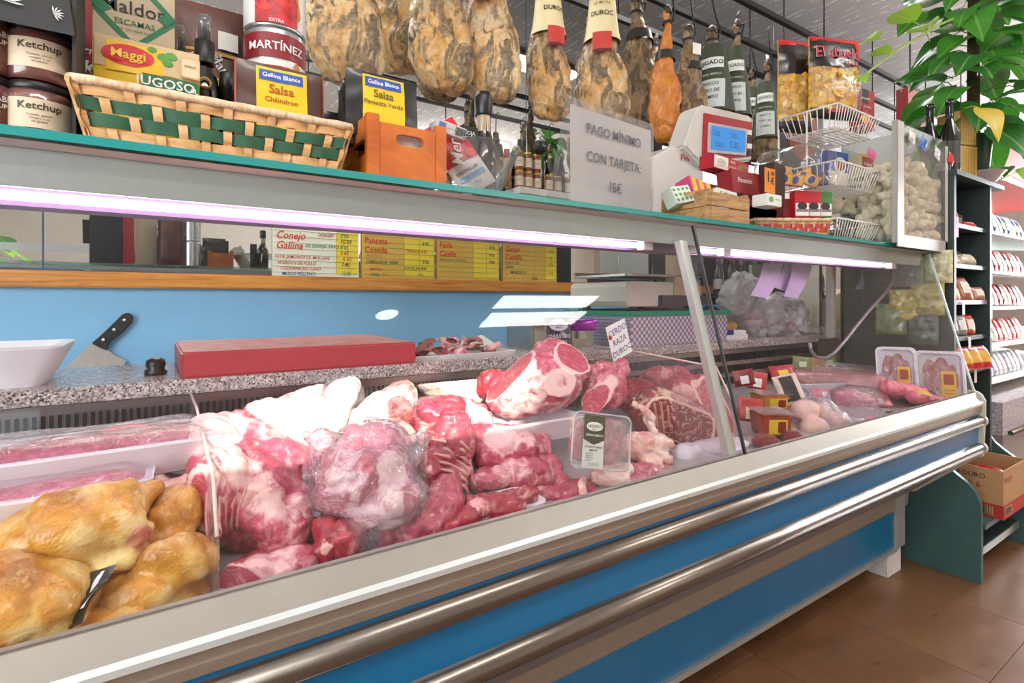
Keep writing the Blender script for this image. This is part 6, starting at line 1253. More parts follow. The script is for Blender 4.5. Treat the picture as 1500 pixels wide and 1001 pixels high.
def ham(label, px, yb, Y, kind, mat, yaw=0.0, sleeve=None, s=1.0):
    p = PY(px, yb, Y); wd, bh, L = HDIM[kind]; t = thing('cured_ham', label, 'ham', p, facing(px) + yaw, 'hams hanging from the ceiling rails'); t.scale = (s, s, s)
    me = HM[kind].copy(); link('ham_body', me, mat, t)
    bx = (.0, .01, -.01, .01)[kind]
    MB().lathe([(wd * .125, L * .93), (wd * .13, L * .955), (wd * .09, L * .985), (wd * .03, L)], 12, TM((bx, -.003, 0))).build('hoof', hoofm, t)
    top = (RAILZ - p.z) / s
    zk = L * .86
    MB().lathe([(wd * .14, zk), (wd * .155, zk + .006), (wd * .14, zk + .012)], 14, TM((bx, 0, 0)), cap=False).build('rope', ropem, t)
    if top > zk + .03: MB().tube([(bx + wd * .14, .0, zk + .006), (bx + wd * .2, .0, zk + .05), (bx + wd * .1, .0, zk + .5 * (top - zk)), (bx, 0, top - .012), (bx + .01, .012, top + .012), (bx + .0, .024, top - .006)], .004, 6).build('hook', ropem, t)
    if sleeve:
        z0, z1 = bh * .86, bh + (L - bh) * .78; r0, r1 = wd * .345, wd * .155
        if sleeve == 'cream':
            rf = lambda z: r0 + (r1 - r0) * max(0, min(1, (z - z0) / (z1 - z0))) ** .7
            MB().lathe([(rf(z0 + (z1 - z0) * k / 8), z0 + (z1 - z0) * k / 8) for k in range(9)], 24, cap=False).build('paper_sleeve', creamp, t, fix=False)
            def wr_(x, z): r = rf(z) + .004; return (r * math.sin(x / r), -r * math.cos(x / r), z)
            text(t, '1954', .0, bh + (L - bh) * .36, .030, black, wrap=wr_, bold=1); text(t, 'LA MOTA', 0, bh + (L - bh) * .20, .015, C('#6b5a30'), wrap=wr_, bold=.6); text(t, 'DUROC', .0, bh + (L - bh) * .10, .024, black, wrap=wr_, bold=1.2); text(t, 'JAMÓN', 0, bh + (L - bh) * .47, .012, C('#a8202a'), wrap=wr_, bold=.6)
            rc = r0 + .008; q = lambda u, v: (rc * math.sin((u - .5) * .9), -rc * math.cos((u - .5) * .9) - .006 * (1 - v), z0 - .062 + v * .075)
            MB().grid(q, 6, 4).build('picture_flap', M('ham_slice_print', '#c23a33', .35, var=.5, nscale=60), t, fix=False); MB().grid(lambda u, v: (lambda a: (a[0] * 1.004, a[1] - .0015, a[2]))(q(u, v * .16)), 6, 1).build('dark_strip', C('#5a1a1c'), t, fix=False)
        elif sleeve == 'flap':
            rc = wd * .40; q = lambda u, v: (rc * math.sin((u - .5) * .8) - .01, -rc * math.cos((u - .5) * .8) - .01, bh * .72 + v * .085)
            MB().grid(q, 6, 4).build('picture_flap', M('ham_slice_print', '#c23a33'), t, fix=False); MB().grid(lambda u, v: (lambda a: (a[0], a[1] - .0018, a[2]))(q(u, v * .16)), 6, 1).build('dark_strip', black, t, fix=False); MB().grid(lambda u, v: (lambda a: (a[0], a[1] + .001, a[2] + .085))(q(u, v * 1.3)), 6, 4).build('paper_sleeve', creamp, t, fix=False)
            text(t, 'DUROC', -.01, bh * .72 + .11, .03, black, wrap=lambda x, z: (rc * math.sin((x + .01) / rc) - .01, -rc * math.cos((x + .01) / rc) - .0125, z), bold=1.2)
        elif sleeve == 'band':
            MB().lathe([(wd * .30, bh * .93), (wd * .25, bh * 1.03)], 18, cap=False).build('dark_band', M('dark_band', '#33322f', .35), t, fix=False)
        elif sleeve == 'legado':
            zA, zB = bh * .35, bh + (L - bh) * .35; rr = lambda z: wd * (.47 - .25 * (z - zA) / (zB - zA))
            MB().lathe([(rr(zA + (zB - zA) * k / 5) + .006, zA + (zB - zA) * k / 5) for k in range(6)], 20, cap=False).build('dark_sleeve', M('sleeve_green', '#3d4434', .45), t, fix=False)
            wv = lambda x, z: (lambda r: (r * math.sin(x / r), -r * math.cos(x / r), z))(rr(z) + .009); MB().grid(lambda u, v: wv((u - .5) * wd * .7, zA + .01 + v * (zB - zA) * .42), 8, 5).build('pale_label', C('#c9d0cb'), t, fix=False)
            w2 = lambda x, z: (lambda r: (r * math.sin(x / r), -r * math.cos(x / r), z))(rr(z) + .0115); MB().grid(lambda u, v: w2((u - .5) * wd * .62, zA + (zB - zA) * (.62 + .16 * v)), 8, 3).build('oval_label', C('#dfe2da'), t, fix=False)
            w3 = lambda x, z: (lambda r: (r * math.sin(x / r), -r * math.cos(x / r), z))(rr(z) + .014); text(t, 'LEGADO', 0, zA + (zB - zA) * .70, wd * .15, black, wrap=w3, bold=1.2)
            for k, s_ in enumerate(('IBERICO', 'CEBO DE', 'CAMPO')): text(t, s_, 0, zA + (zB - zA) * (.38 - .10 * k), wd * .11, C('#3a3f3a'), wrap=w3, bold=.8)
            text(t, 'CERDO IBERICO', 0, zA + (zB - zA) * .52, wd * .07, C('#e2e0d0'), wrap=w3)
        elif sleeve == 'tag':
            MB().box(-wd * .12, wd * .12, -wd * .24, -wd * .235, bh * 1.02, bh * 1.02 + .05).build('white_tag', white, t); MB().lathe([(wd * .28, bh * .86), (wd * .24, bh * .95)], 18, cap=False).build('dark_band', M('dark_band', '#33322f', .35), t, fix=False)
    return t
def rail(y, label, x0=-.6, x1=5.2):
    t = thing('ham_rail', label, 'rail', (1.5, y, RAILZ)); MB().box(x0 - 1.5, x1 - 1.5, -.012, .012, -.012, .012).build('bar', M('rail_dark', '#2e2c2b', .45, .5), t)
    for x in (-.3, .8, 1.9, 3.0, 4.1, 5.0): MB().tube([(x - 1.5, 0, 0), (x - 1.5, 0, CZ - RAILZ)], .004, 6).build('hanger', M('rail_dark', '#2e2c2b'), t)
rail(1.47, 'dark steel rail nearest the counter with hams hung on it'); rail(1.69, 'middle dark steel rail between the two rows of hams'); rail(1.9, 'rearmost dark steel rail behind the front row of hams')
HY_ = 1.45
ham('leftmost golden ham behind the tomato cans', 503, 128, 1.40, 0, hamW, R(10), s=1.0); ham('second ham from the left, dark and cream above the sachets', 588, 112, 1.68, 0, hamD, R(-30), s=1.05)
ham('third ham from the left with a red picture flap above', 645, 138, 1.40, 0, hamD, R(15), 'flap', s=.93); ham('fourth ham from the left with a cream flap above the sauce bottle', 716, 153, 1.42, 0, hamW, R(-8), 'flap', s=.97)
ham('yellow ham in a cream paper sleeve left of the payment sign', 803, 177, HY_, 1, hamD, R(25), 'cream', s=.90); ham('yellow ham in a cream paper sleeve right above the payment sign', 882, 190, HY_, 1, hamD, R(0), 'cream', s=1.0)
ham('brown ham with red shank and dark band right of the sleeved hams', 936, 200, 1.68, 2, hamI, R(12), 'band', s=1.12); ham('slim orange cured shoulder in the middle of the row', 974, 211, 1.47, 3, hamO, R(-10), 'band', s=1.0)
ham('grey brown shoulder with white tag beside the slim orange one', 1011, 216, 1.47, 2, hamI, R(40), 'tag', s=.92); ham('ham in dark printed sleeve directly above the scale display', 1046, 214, 1.52, 2, hamI, R(-12), 'legado', s=.98)
ham('slim ham in dark sleeve with pale label, second of the sleeved four', 1076, 216, 1.56, 3, hamI, 0, 'legado', s=1.1); ham('slim ham in dark sleeve, third of the sleeved four', 1099, 240, 1.72, 3, hamI, R(10), 'legado', s=.95); ham('slim ham in dark sleeve, rightmost of the sleeved four', 1121, 240, 1.56, 3, hamI, 0, 'legado', s=.95)
for k, px in enumerate((640, 860, 958, 1030)): ham(('dark ham on the rear rail behind the flap ham', 'dark ham on the rear rail between the cream sleeves', 'dark ham on the rear rail behind the orange shoulder', 'dark ham on the rear rail behind the white tag')[k], px, (150, 175, 190, 200)[k], 1.9, (0, 3, 3, 3)[k], hamI, R(30 * k), s=.9)
# --- wall shelf with jars between the hams
ws = thing('wall_shelf', 'white wall shelf of sauce jars seen left of the payment sign', 'shelf', (1.95, 2.30, PY(780, 285, 2.30).z))
MB().box(-.36, .34, 0, .14, 0, .035).build('board', white_p, ws, bevel=.002)
for k in (-.3, .28): MB().prism([(.0, 0), (.14, 0), (.14, -.1)], k - .004, k + .004, 'x').build('bracket', alu, ws)
jz = ws.location.z + .0355; cnt = 0; goldl = M('gold_lid', '#b79a4a', .35, .6)
for k, px in enumerate((762, 775, 788, 805, 818, 832)):
    for lv in range(2 if k < 3 else 1):
        jar('sauce_jar', ('first', 'second', 'third', 'fourth', 'fifth', 'sixth')[k] + ' red sauce jar on the wall shelf' + (', upper layer' if lv else (', lower layer' if k < 3 else '')), (XP(px, 2.36), 2.37, jz + lv * .101), .024, .10, M('red_sauce', '#a33a20', .3, var=.2, coat=.5), goldl, C('#d8c6ac'), [('salsa', 0, .45, .010, ink, 0)], yaw=facing(px))
t = thing('oil_bottle', 'tall bottle with red cap at the left end of the wall shelf', 'bottle', (XP(744, 2.36), 2.37, jz)); MB().lathe([(.024, 0), (.025, .10), (.012, .14), (.012, .16)], 14).build('bottle', M('amber_oil', '#b5813a', .2, coat=.5), t); MB().lathe([(.016, .158), (.016, .20)], 12).build('cap', red, t)
t = thing('dark_pot', 'black pot with foil top on the wall shelf', 'pot', (XP(790, 2.34), 2.335, jz + .203)); MB().lathe([(.026, 0), (.034, .01), (.036, .05), (.03, .055)], 16).build('pot', black, t); MB().lathe([(.03, .055), (.024, .075), (.012, .085)], 10).build('foil_top', alu, t); text(t, 'Miel', 0, .03, .014, white, y=-.0375)
t = thing('wine_bottle', 'brown glass bottle behind the payment sign', 'bottle', (XP(824, 2.36), 2.38, jz)); MB().lathe([(.026, 0), (.027, .14), (.012, .2), (.012, .27)], 14).build('bottle', M('brown_glass', '#3a201a', .15, coat=.5), t); MB().lathe([(.013, .24), (.013, .275)], 12).build('capsule', C('#5ab04a'), t)
pl = thing('yellow_notice', 'yellow price notice under the wall shelf', 'price list', (1.90, 2.32, ws.location.z - .125)); MB().box(-.3, .12, 0, .006, 0, .115).build('board', C('#e0bd3a'), pl); MB().box(.121, .3, 0, .006, 0, .115).build('frame', M('grey_wall', '#6f6a6d'), pl)
for k, s_ in enumerate(('COSTILLA FRESCA', 'CARRILLERAS  5.95', 'SOLOMILLO  9.90')): text(pl, s_, -.09, .09 - k * .033, .026, C(('#7a6a2a', '#c4472a', '#c4472a')[k]), -.001, bold=.8)

ORD = 'first second third fourth fifth sixth seventh eighth ninth tenth eleventh twelfth thirteenth fourteenth fifteenth sixteenth seventeenth eighteenth nineteenth twentieth twenty-first twenty-second'.split()

# ------------------------------------------------------------------ green shelf unit at the end of the case
gpl = M('dark_green_laminate', '#2c3a37', .45, var=.06, nscale=4); gbase = M('green_base_laminate', '#40605e', .5, var=.10, nscale=5)
GX0, GX1, GX2, GYF, GZ = 2.65, 3.07, 3.52, .80, 1.60
gu = thing('shelf_unit', 'dark green open shelf unit at the far end of the display case', 'shelf unit', (GX0, GYF, 0))
def gp(name, mb, m=gpl): return mb.build(name, m, gu, loc=(-GX0, -GYF, 0))
for x in (GX0, GX1): gp('upright', MB().box(x, x + .022, GYF, 1.22, .40, GZ - .02))
gp('back_board', MB().box(GX0, GX1 + .02, 1.21, 1.225, .1, GZ)); gp('top_board', MB().box(GX0 - .005, GX1 + .16, GYF - .01, 1.23, GZ - .02, GZ))
SHZ = (1.394, 1.229, 1.08, .931, .79)
for k, z in enumerate(SHZ):
    for a, b in ((GX0 + .022, GX1),): gp('shelf_board', MB().box(a, b, GYF + .01, 1.21, z - .018, z), M('shelf_lilac', '#8d7a9c', .45) if k == 2 else gpl)
cur = [(1.22, 0), (.708, 0), (.708, .275), (.712, .31), (.725, .345), (.75, .375), (.785, .40), (.82, .43), (.845, .47), (.855, .52), (.86, .60), (1.22, .60)]
for x in (GX0 - .032, 3.21): gp('base_side', MB().prism(cur, x, x + .022, 'x'), gbase)
gp('base_shelf', MB().box(GX0 - .01, 3.21, .74, 1.21, .07, .10), gpl); gp('base_shelf_edge', MB().box(GX0 - .01, 3.21, .735, .74, .07, .10), alu); gp('carton_shelf', MB().box(GX0 - .01, 3.21, .70, 1.21, .205, .225), gbase); gp('back_base', MB().box(GX0 - .01, 3.21, 1.19, 1.21, 0, .6), gpl)
# goods on its shelves, clear bins
binm = glass_mat('ribbed_bin', (.7, .7, .72), .08, .7, 2, .05, haze=.18, hazecol=(.5, .5, .52))
def shelf_bin(label, z, x0=GX0 + .04, w=.22):
    t = thing('clear_bin', label, 'bin', (x0 + w / 2, GYF + .05, z + .0005)); MB().box(-w / 2, w / 2, .0, .003, 0, .04).build('front', binm, t); MB().prism([(0, 0), (.25, 0), (.25, .13), (.10, .13), (0, .05)], w / 2 - .003, w / 2, 'x').build('side', binm, t); MB().prism([(0, 0), (.25, 0), (.25, .13), (.10, .13), (0, .05)], -w / 2, -w / 2 + .003, 'x').build('side', binm, t)
for z, lab in zip(SHZ[:4], ('top shelf', 'second shelf', 'lilac shelf', 'fourth shelf')): shelf_bin('clear ribbed bin on the %s of the green unit' % lab, z)
def pack(label, x, y, z, w, h, col_, seed, yaw=-R(15), lean=R(-15), bul=.03, lab=None, name='snack_pack', var=.3):
    t, fy = pouch(name, label, 'packet', (x, y, z + .001), w, h, bul, M('pack_' + col_.strip('#'), col_, .3, var=var, nscale=40, coat=.3), yaw, lean, seed=seed)
    if lab: patch(t, fy, -w * .3, w * .3, h * .25, h * .75, C(lab), .002)
    return t
pack('white packet with blue edge on the top shelf of the green unit', 2.72, .83, SHZ[0], .09, .09, '#dcdce6', 1, lab='#9c3038', var=.05); pack('dark ribbed packet on the top shelf of the green unit', 2.84, .87, SHZ[0], .11, .10, '#3f3f46', 2); pack('flat red packet on the top shelf of the green unit', 2.93, .83, SHZ[0], .10, .035, '#b8362c', 3, lean=R(-55))
for k in range(3): pack(('left', 'middle', 'right')[k] + ' pale bread packet on the second shelf of the green unit', 2.72 + k * .11, .84 + .02 * (k % 2), SHZ[1], .11, .055 + .02 * (k == 1), '#cfc2a6', 5 + k, lean=R(-30), bul=.05)
for k in range(5): pack(('first', 'second', 'third', 'fourth', 'fifth')[k] + ' brown biscuit packet on the lilac shelf of the green unit', 2.71 + k * .075, .82 + .02 * (k % 2), SHZ[2], .08, .06 + .045 * (k in (1, 2)), ('#c9a48c', '#8d4a3a', '#a86a4a', '#c98a7a', '#b5846a')[k], 10 + k, lab=('#e6dcd2' if k % 2 == 0 else '#b83a34'), lean=R(-20))
for k in range(3): pack(('black and white', 'checked', 'red and white')[k] + ' packet on the fourth shelf of the green unit', 2.73 + k * .10, .83, SHZ[3], .07, .085, ('#2a2a2c', '#8d8a88', '#c8452e')[k], 20 + k, lab='#e6e2de', lean=R(-12))
for k in range(3): pack(('first', 'second', 'third')[k] + ' glossy red packet on the fifth shelf of the green unit', 2.76 + k * .075, .80 - .01 * k, SHZ[4], .12, .10, '#c8202a', 30 + k, lab='#d9a03a', lean=R(-20), bul=.05)
for k in range(4): # price flags on the shelf edges
    z = SHZ[(0, 2, 3, 4)[k]]; t = thing('shelf_tag', ('pink', 'white upper', 'white middle', 'white lower')[k] + ' paper tag on a shelf edge of the green unit', 'tag', (2.70 + .07 * k, GYF + .006, z - .06)); MB().box(-.014, .014, -.001, 0, 0, .055).build('card', C('#ea6aa0') if k == 0 else C('#d8d2cc'), t)
# snack bags modelled in place of a reflection in the end glass
bagy = M('cheese_crisps', '#c9b25a', .45, var=.45, nscale=45)
for k, (px, py, w_, c_) in enumerate(((1325, 470, .10, '#c9b25a'), (1358, 462, .10, '#b8ac6a'), (1375, 415, .08, '#cfc9a0'), (1330, 420, .10, '#6a7a70'), (1305, 490, .10, '#7d8a5a'), (1352, 505, .09, '#5f6a62'))):
    p = PX(px, py, GX0 - .05); t, fy = pouch('reflected_snack_bag', ('yellow', 'pale yellow', 'cream', 'grey green', 'olive', 'dark green')[k] + ' snack bag standing in for a reflection in the end glass', 'snack bag', p, w_ * 1.15, .13, .05, M('bagfill_' + c_[1:], c_, .3, var=.4, nscale=40, coat=.5), R(-90), seed=k + 3, wob=.022)
# cartons on the low shelf
card = M('cardboard', '#b98d62', .8, var=.06, nscale=25)
def open_carton(label, loc, w, d, h, yaw):
    t = thing('cardboard_carton', label, 'carton', loc, yaw); th = .004
    MB().box(0, w, 0, th, 0, h).build('wall', card, t); MB().box(0, w, d - th, d, 0, h).build('wall', card, t); MB().box(0, th, th, d - th, 0, h).build('wall', card, t); MB().box(w - th, w, th, d - th, 0, h).build('wall', card, t); MB().box(th, w - th, th, d - th, 0, th).build('bottom', card, t); return t
oc = open_carton('open cardboard carton with red band and bar code on the low green shelf', (2.745, .675, .2255), .30, .30, .19, 0); rd = C('#b3322c', .6)
side = Matrix.Rotation(R(-90), 4, 'Z')                    # lettering frame on the face that looks to -X
def sidepan(x0, x1, z0, z1, m, y=-.0008): return MB().box(x0, x1, y, y + .0005, z0, z1, side).build('print_panel', m, oc)
sidepan(-.30, 0, 0, .055, rd); sidepan(-.19, -.03, .010, .045, card, -.0016); 
for k in range(26): sidepan(-.175 + k * .0052, -.175 + k * .0052 + (.0012, .0028, .002)[k % 3], .014, .041, black, -.0022)
for a, b, c_, d_ in ((-.185, -.035, .012, .0135), (-.185, -.035, .0415, .043), (-.185, -.183, .012, .043), (-.037, -.035, .012, .043)): sidepan(a, b, c_, d_, black, -.0022)
text(oc, 'PAN DURO', -.12, .155, .026, C('#4a3020'), -.0014, base=side, bold=1); text(oc, 'ROSCAS 6·', -.14, .118, .034, rd, -.0014, base=side, bold=1.4); text(oc, 'LA ROSQUILLA LOS MANANTIALES', -.13, .082, .010, C('#8a6a48'), -.0014, base=side)
MB().box(0, .30, -.0008, -.0003, 0, .055).build('print_panel', rd, oc); MB().box(.02, .10, -.0016, -.001, .012, .045).build('print_panel', card, oc); text(oc, 'ROSCAS', .06, .15, .026, rd, -.0014, bold=1); 
for k in range(9): MB().box(.028 + k * .007, .031 + k * .007, -.0022, -.0017, .016, .041).build('bar', black, oc)
for k in range(5): pack(('first', 'second', 'third', 'fourth', 'fifth')[k] + ' shiny red packet lying in the open carton', 2.80 + k * .045, .75 + .03 * (k % 2), .335, .10, .09, '#c4242c', 40 + k, lean=R(-60), yaw=R(20 * k), bul=.03, lab='#e6e2de' if k % 2 else None)
oc2 = open_carton('second cardboard carton farther back with yellow bag', (2.90, .985, .2255), .26, .20, .28, 0)
for k in range(3): pack(('left', 'middle', 'right')[k] + ' red crisp packet in the farther carton', 2.97 + k * .06, 1.07, .47, .10, .08, '#c23038', 50 + k, lean=R(-50), lab='#e2d0c8')
t, fy = pouch('yellow_bag', 'bright yellow bag with black print in the farther carton', 'bag', (2.80, .96, .44), .16, .13, .07, M('bag_yellow', '#ecd21a', .3, var=.08, coat=.4), R(-35), seed=8, wob=.014); text(t, 'gusanitos', .0, .05, .024, black, wrap=on(fy, .003), bold=1.2); oval(t, -.04, .09, .02, .014, black, wrap=on(fy, .003))
# boxes and bottles on top of the unit, plant
for k in range(2):
    t = carton('wafer_box', ('lower', 'upper')[k] + ' tan ribbed box beside the plant pot', 'box', (2.93, .835, GZ + .0005 + k * .15), .10 - .01 * k, .10, .145, C('#c9a45a', .6), R(-20))
    for j in range(6): panel(t, -.045 + j * .015, -.040 + j * .015, .01, .135, C('#b08a42', .6)); 
for k, (px, Y) in enumerate(((1362, .98), (1391, .90))):
    t = thing('wine_bottle', ('left', 'right')[k] + ' black bottle standing behind the acrylic bin', 'bottle', (XP(px, Y) if False else PX(px, 440, 2.78).x, PX(px, 440, 2.78).y, GZ)); r = .036
    MB().lathe([(r * .95, 0), (r, .01), (r, .17), (r * .4, .23), (r * .38, .30), (r * .42, .302), (r * .42, .32)], 18).build('bottle', M('black_bottle', '#10100f', .12, coat=.5), t); MB().lathe([(r * 1.01, .05), (r * 1.01, .14)], 18, cap=False).build('label', C('#3a3a38'), t, fix=False)
PXC, PYC = 3.08, .86
bwl = thing('white_bowl', 'white oval bowl under the plant pot', 'bowl', (PXC, PYC - .02, GZ + .0005)); MB().lathe([(.05, 0), (.06, .004), (.09, .045), (.094, .046), (.088, .045), (.06, .012), (.0005, .01)], 24).build('bowl', M('bowl_white', '#cfc3c8', .4), bwl)
pt = thing('potted_plant', 'large leafy pothos climbing a moss pole in a dark green pot', 'plant', (PXC, PYC, GZ + .014))
MB().lathe([(.048, 0), (.052, .004), (.068, .19), (.070, .2), (.064, .2), (.060, .17), (.0005, .168)], 24).build('pot', M('pot_green', '#12332e', .4, coat=.2), pt); MB().lathe([(.06, .168), (.03, .176), (.001, .178)], 16).build('soil', M('soil', '#2a1d14', .9), pt)
MB().lathe([(.022, .16), (.024, .4), (.022, .75), (.018, .95)], 12).build('moss_pole', M('moss_pole', '#4a3a24', .9, var=.4, nscale=60, bump=.8), pt)
def leaf_mat(name, a, b, c):
    t = NT(name); v = t.coord('Object'); sep = t.n('ShaderNodeSeparateXYZ'); t.l(v, sep.inputs[0]); rnd_ = t.n('ShaderNodeObjectInfo').outputs['Random']
    ax = t.math('ABSOLUTE', sep.outputs[0]); mid = t.ramp(ax, [(.0, 1), (.03, 0)]); n1 = t.noise(v, 9, 3); n2 = t.noise(t.coord('Object', (30, 6, 1)), 3, 3, .6, 1.0)
    col = t.mix(rnd_, hx(a), hx(b)); col = t.mix(t.ramp(n2, [(.58, 0), (.68, .5)]), col, hx(c)); col = t.mix(t.math('MULTIPLY', mid, .5), col, hx(c))
    d = t.n('ShaderNodeBsdfPrincipled'); t.l(col, d.inputs['Base Color']); d.inputs['Roughness'].default_value = .35; tl = t.n('ShaderNodeBsdfTranslucent'); t.l(col, tl.inputs[0]); mx = t.n('ShaderNodeMixShader'); mx.inputs[0].default_value = .35
    t.l(d.outputs[0], mx.inputs[1]); t.l(tl.outputs[0], mx.inputs[2]); t.l(mx.outputs[0], t.out.inputs[0]); MATS[name] = t.m; return t.m
lf = leaf_mat('pothos_leaf', '#2c6b2c', '#4f9a35', '#a8cf6a'); lfy = leaf_mat('pothos_young', '#8cc43a', '#a8d84a', '#d0ec8a'); lfo = leaf_mat('pothos_yellow', '#cdb02e', '#d8bd3a', '#e6d870')
def leaf_mesh(fold, droop, wave):
    mb = MB(); N = 12; out = []
    def wdt(v): return .5 * (math.sin(math.pi * min(1, v ** .62)) ** .9) * (1.0 - .15 * v) if v < 1 else 0.0
    vs_ = []; M_ = 6
    for j in range(N + 1):
        v = j / N; w_ = wdt(v) * .80 + (.0 if j else .06)
        for i in range(-M_ // 2, M_ // 2 + 1):
            u = i / (M_ / 2); back = .10 * abs(u) * (1 - v) ** 3 * 1.4
            vs_.append((u * w_, v - back, fold * abs(u) * w_ - droop * v * v + wave * math.sin(v * 9 + u * 2) * abs(u)))
    m = M_ + 1; mb.add(vs_, [(j * m + i, j * m + i + 1, (j + 1) * m + i + 1, (j + 1) * m + i) for j in range(N) for i in range(M_)], True)
    mb.tube([(0, -.55, -.18), (0, -.3, -.02), (0, 0, .0)], .014, 5); return mb.mesh('leaf')
LM = [leaf_mesh(.25, .35, .02), leaf_mesh(.15, .55, .03), leaf_mesh(.35, .2, .02)]
rnd = random.Random(12)
def add_leaf(pos, size, az, pitch, roll, mat, k):
    me = LM[k % 3]; o = bpy.data.objects.new('leaf', me); COL.objects.link(o); o.parent = pt
    if not me.materials: me.materials.append(mat)
    o.material_slots[0].link = 'OBJECT'; o.material_slots[0].material = mat
    o.location = pos - pt.location; o.scale = (size, size, size); o.rotation_euler = Euler((pitch, roll, az), 'XYZ'); return o
base = Vector((PXC, PYC, GZ))
k = 0
for ring in range(13):
    z = .24 + ring * .066; n = 6
    for i in range(n):
        az = 2 * math.pi * (i + .5 * (ring % 2)) / n + rnd.uniform(-.3, .3); d = Vector((math.cos(az), math.sin(az), 0)); rad = rnd.uniform(.08, .17) + .03 * math.sin(ring * .5)
        if d.x > .5 and d.y > .3: continue
        size = rnd.uniform(.15, .215)
        add_leaf(base + d * rad + Vector((0, 0, z + rnd.uniform(-.03, .03))), size, az - R(90), rnd.uniform(-.75, .15), rnd.uniform(-.4, .4), lf, k); k += 1
vine = [PY(a, b, Y) for a, b, Y in ((1395, 28, .86), (1372, 38, .84), (1345, 55, .82), (1320, 70, .82), (1295, 88, .82), (1275, 103, .83), (1256, 119, .84))]
MB().tube([p - pt.location for p in vine], [.0055, .005, .005, .0045, .004, .004, .003], 6).build('vine_stem', M('vine_green', '#8fae4a', .5), pt)
for (a, b, Y, s_, az, pi_, m) in ((1282, 58, .81, .085, 75, -.2, lfy), (1300, 78, .81, .075, 60, .05, lfy), (1335, 30, .80, .13, 80, .1, lfy), (1355, 45, .80, .13, 100, -.1, lfy), (1345, 22, .82, .12, -40, .0, lf), (1262, 112, .82, .05, 120, -.6, lfy)):
    add_leaf(PY(a, b, Y), s_, R(az), pi_, .2, m, 2)
for px, py in ((1285, 60), (1312, 62), (1284, 84)): pass
add_leaf(PY(1438, 160, .70), .13, R(150), -.7, .1, lfo, 1)
MB().tube([p - pt.location for p in (PY(1455, 245, .80), PY(1468, 262, .79), PY(1480, 258, .79), PY(1495, 248, .79))], .004, 6).build('vine_stem', MATS['vine_green'], pt); add_leaf(PY(1478, 245, .78), .07, R(-60), -.2, 0, lf, 0); add_leaf(PY(1496, 247, .78), .07, R(-90), -.2, 0, lfy, 1)

# ------------------------------------------------------------------ farther back in the shop
fr_ = thing('wall_refrigerator', 'white open wall refrigerator with slanted shelves at the right edge', 'refrigerator', (4.7, 1.35, 0)); fw = M('fridge_white', '#d6dad6', .4, var=.03)
def fp(name, mb, m=fw): return mb.build(name, m, fr_, loc=(-4.7, -1.35, 0))
fp('back_panel', MB().box(3.62, 6.2, 1.60, 1.66, .3, 2.05), M('fridge_inside', '#b8c4bc', .5)); fp('plinth', MB().box(3.62, 6.2, 1.02, 1.66, 0, .50), M('fridge_plinth', '#c9b8b2', .5)); fp('top', MB().box(3.62, 6.2, 1.05, 1.66, 1.85, 2.05), C('#b0403a', .5)); fp('side_wall', MB().box(3.60, 3.63, 1.05, 1.66, .5, 2.05))
fp('tube_lamp', MB().tube([(3.7, 1.08, 1.84), (6.1, 1.08, 1.84)], .012, 8), emit_mat('fridge_tube', (1, .95, .98), 4.0))
FZ = (1.50, 1.27, 1.06, .84, .63)
for j, z in enumerate(FZ):
    s_ = fp('shelf', MB().prism([(1.04, z - .02), (1.60, z + .04), (1.60, z + .025), (1.04, z - .035)], 3.64, 6.2, 'x'), fw); MB().box(3.64 - 4.7, 6.2 - 4.7, 1.03 - 1.35, 1.036 - 1.35, z - .06, z - .005).build('price_rail', M('rail_lilac', '#c4a8cf', .4) if j > 1 else fw, s_)
    for k in range(9):
        x = 4.12 + k * .088; cc = (('#d8d4d0', '#5a5f66', '#3a5a8c'), ('#b8282e', '#d8d4d0', '#8a1f26'), ('#c22c34', '#7d2430', '#d8d4d0'), ('#d8464a', '#c22c34', '#e0d8d4'), ('#c9c4d0', '#d8d4d0', '#a8a0b8'))[j]
        t, fy = pouch('chilled_packet', ('grey and blue', 'red and white', 'dark red', 'bright red', 'pale lilac')[j] + ' packet, %s from left on %s refrigerator shelf' % (ORD[k], ('top', 'second', 'middle', 'fourth', 'lowest')[j]), 'packet', (x, 1.09, z - .008), .075, .14, .03, M('chill_%d_%d' % (j, k % 3), cc[k % 3], .35, var=.15, nscale=40), 0, R(-20), seed=k + j * 20, group='chilled packets in refrigerator row %s' % ('one', 'two', 'three', 'four', 'five')[j]); patch(t, fy, -.03, .03, .03, .075, C(('#e6e2de', '#efeae6', '#e2d6d2', '#f0e6e2', '#e6e0ea')[j]), .002)
gb = thing('glass_chest', 'low glazed freezer with frosty pattern at the right edge', 'freezer', (3.75, .9, 0)); MB().box(-.1, 1.5, 0, .1, .0, .38).build('body', M('chest_body', '#8d7d78', .5), gb); MB().box(-.1, 1.5, 0, .1, .38, .55).build('frost_panel', M('frost_panel', '#b9aeb4', .3, var=.5, nscale=70), gb); MB().tube([(-.1, -.03, .40), (1.5, -.03, .40)], .012, 8).build('handle_rail', bump_m, gb)
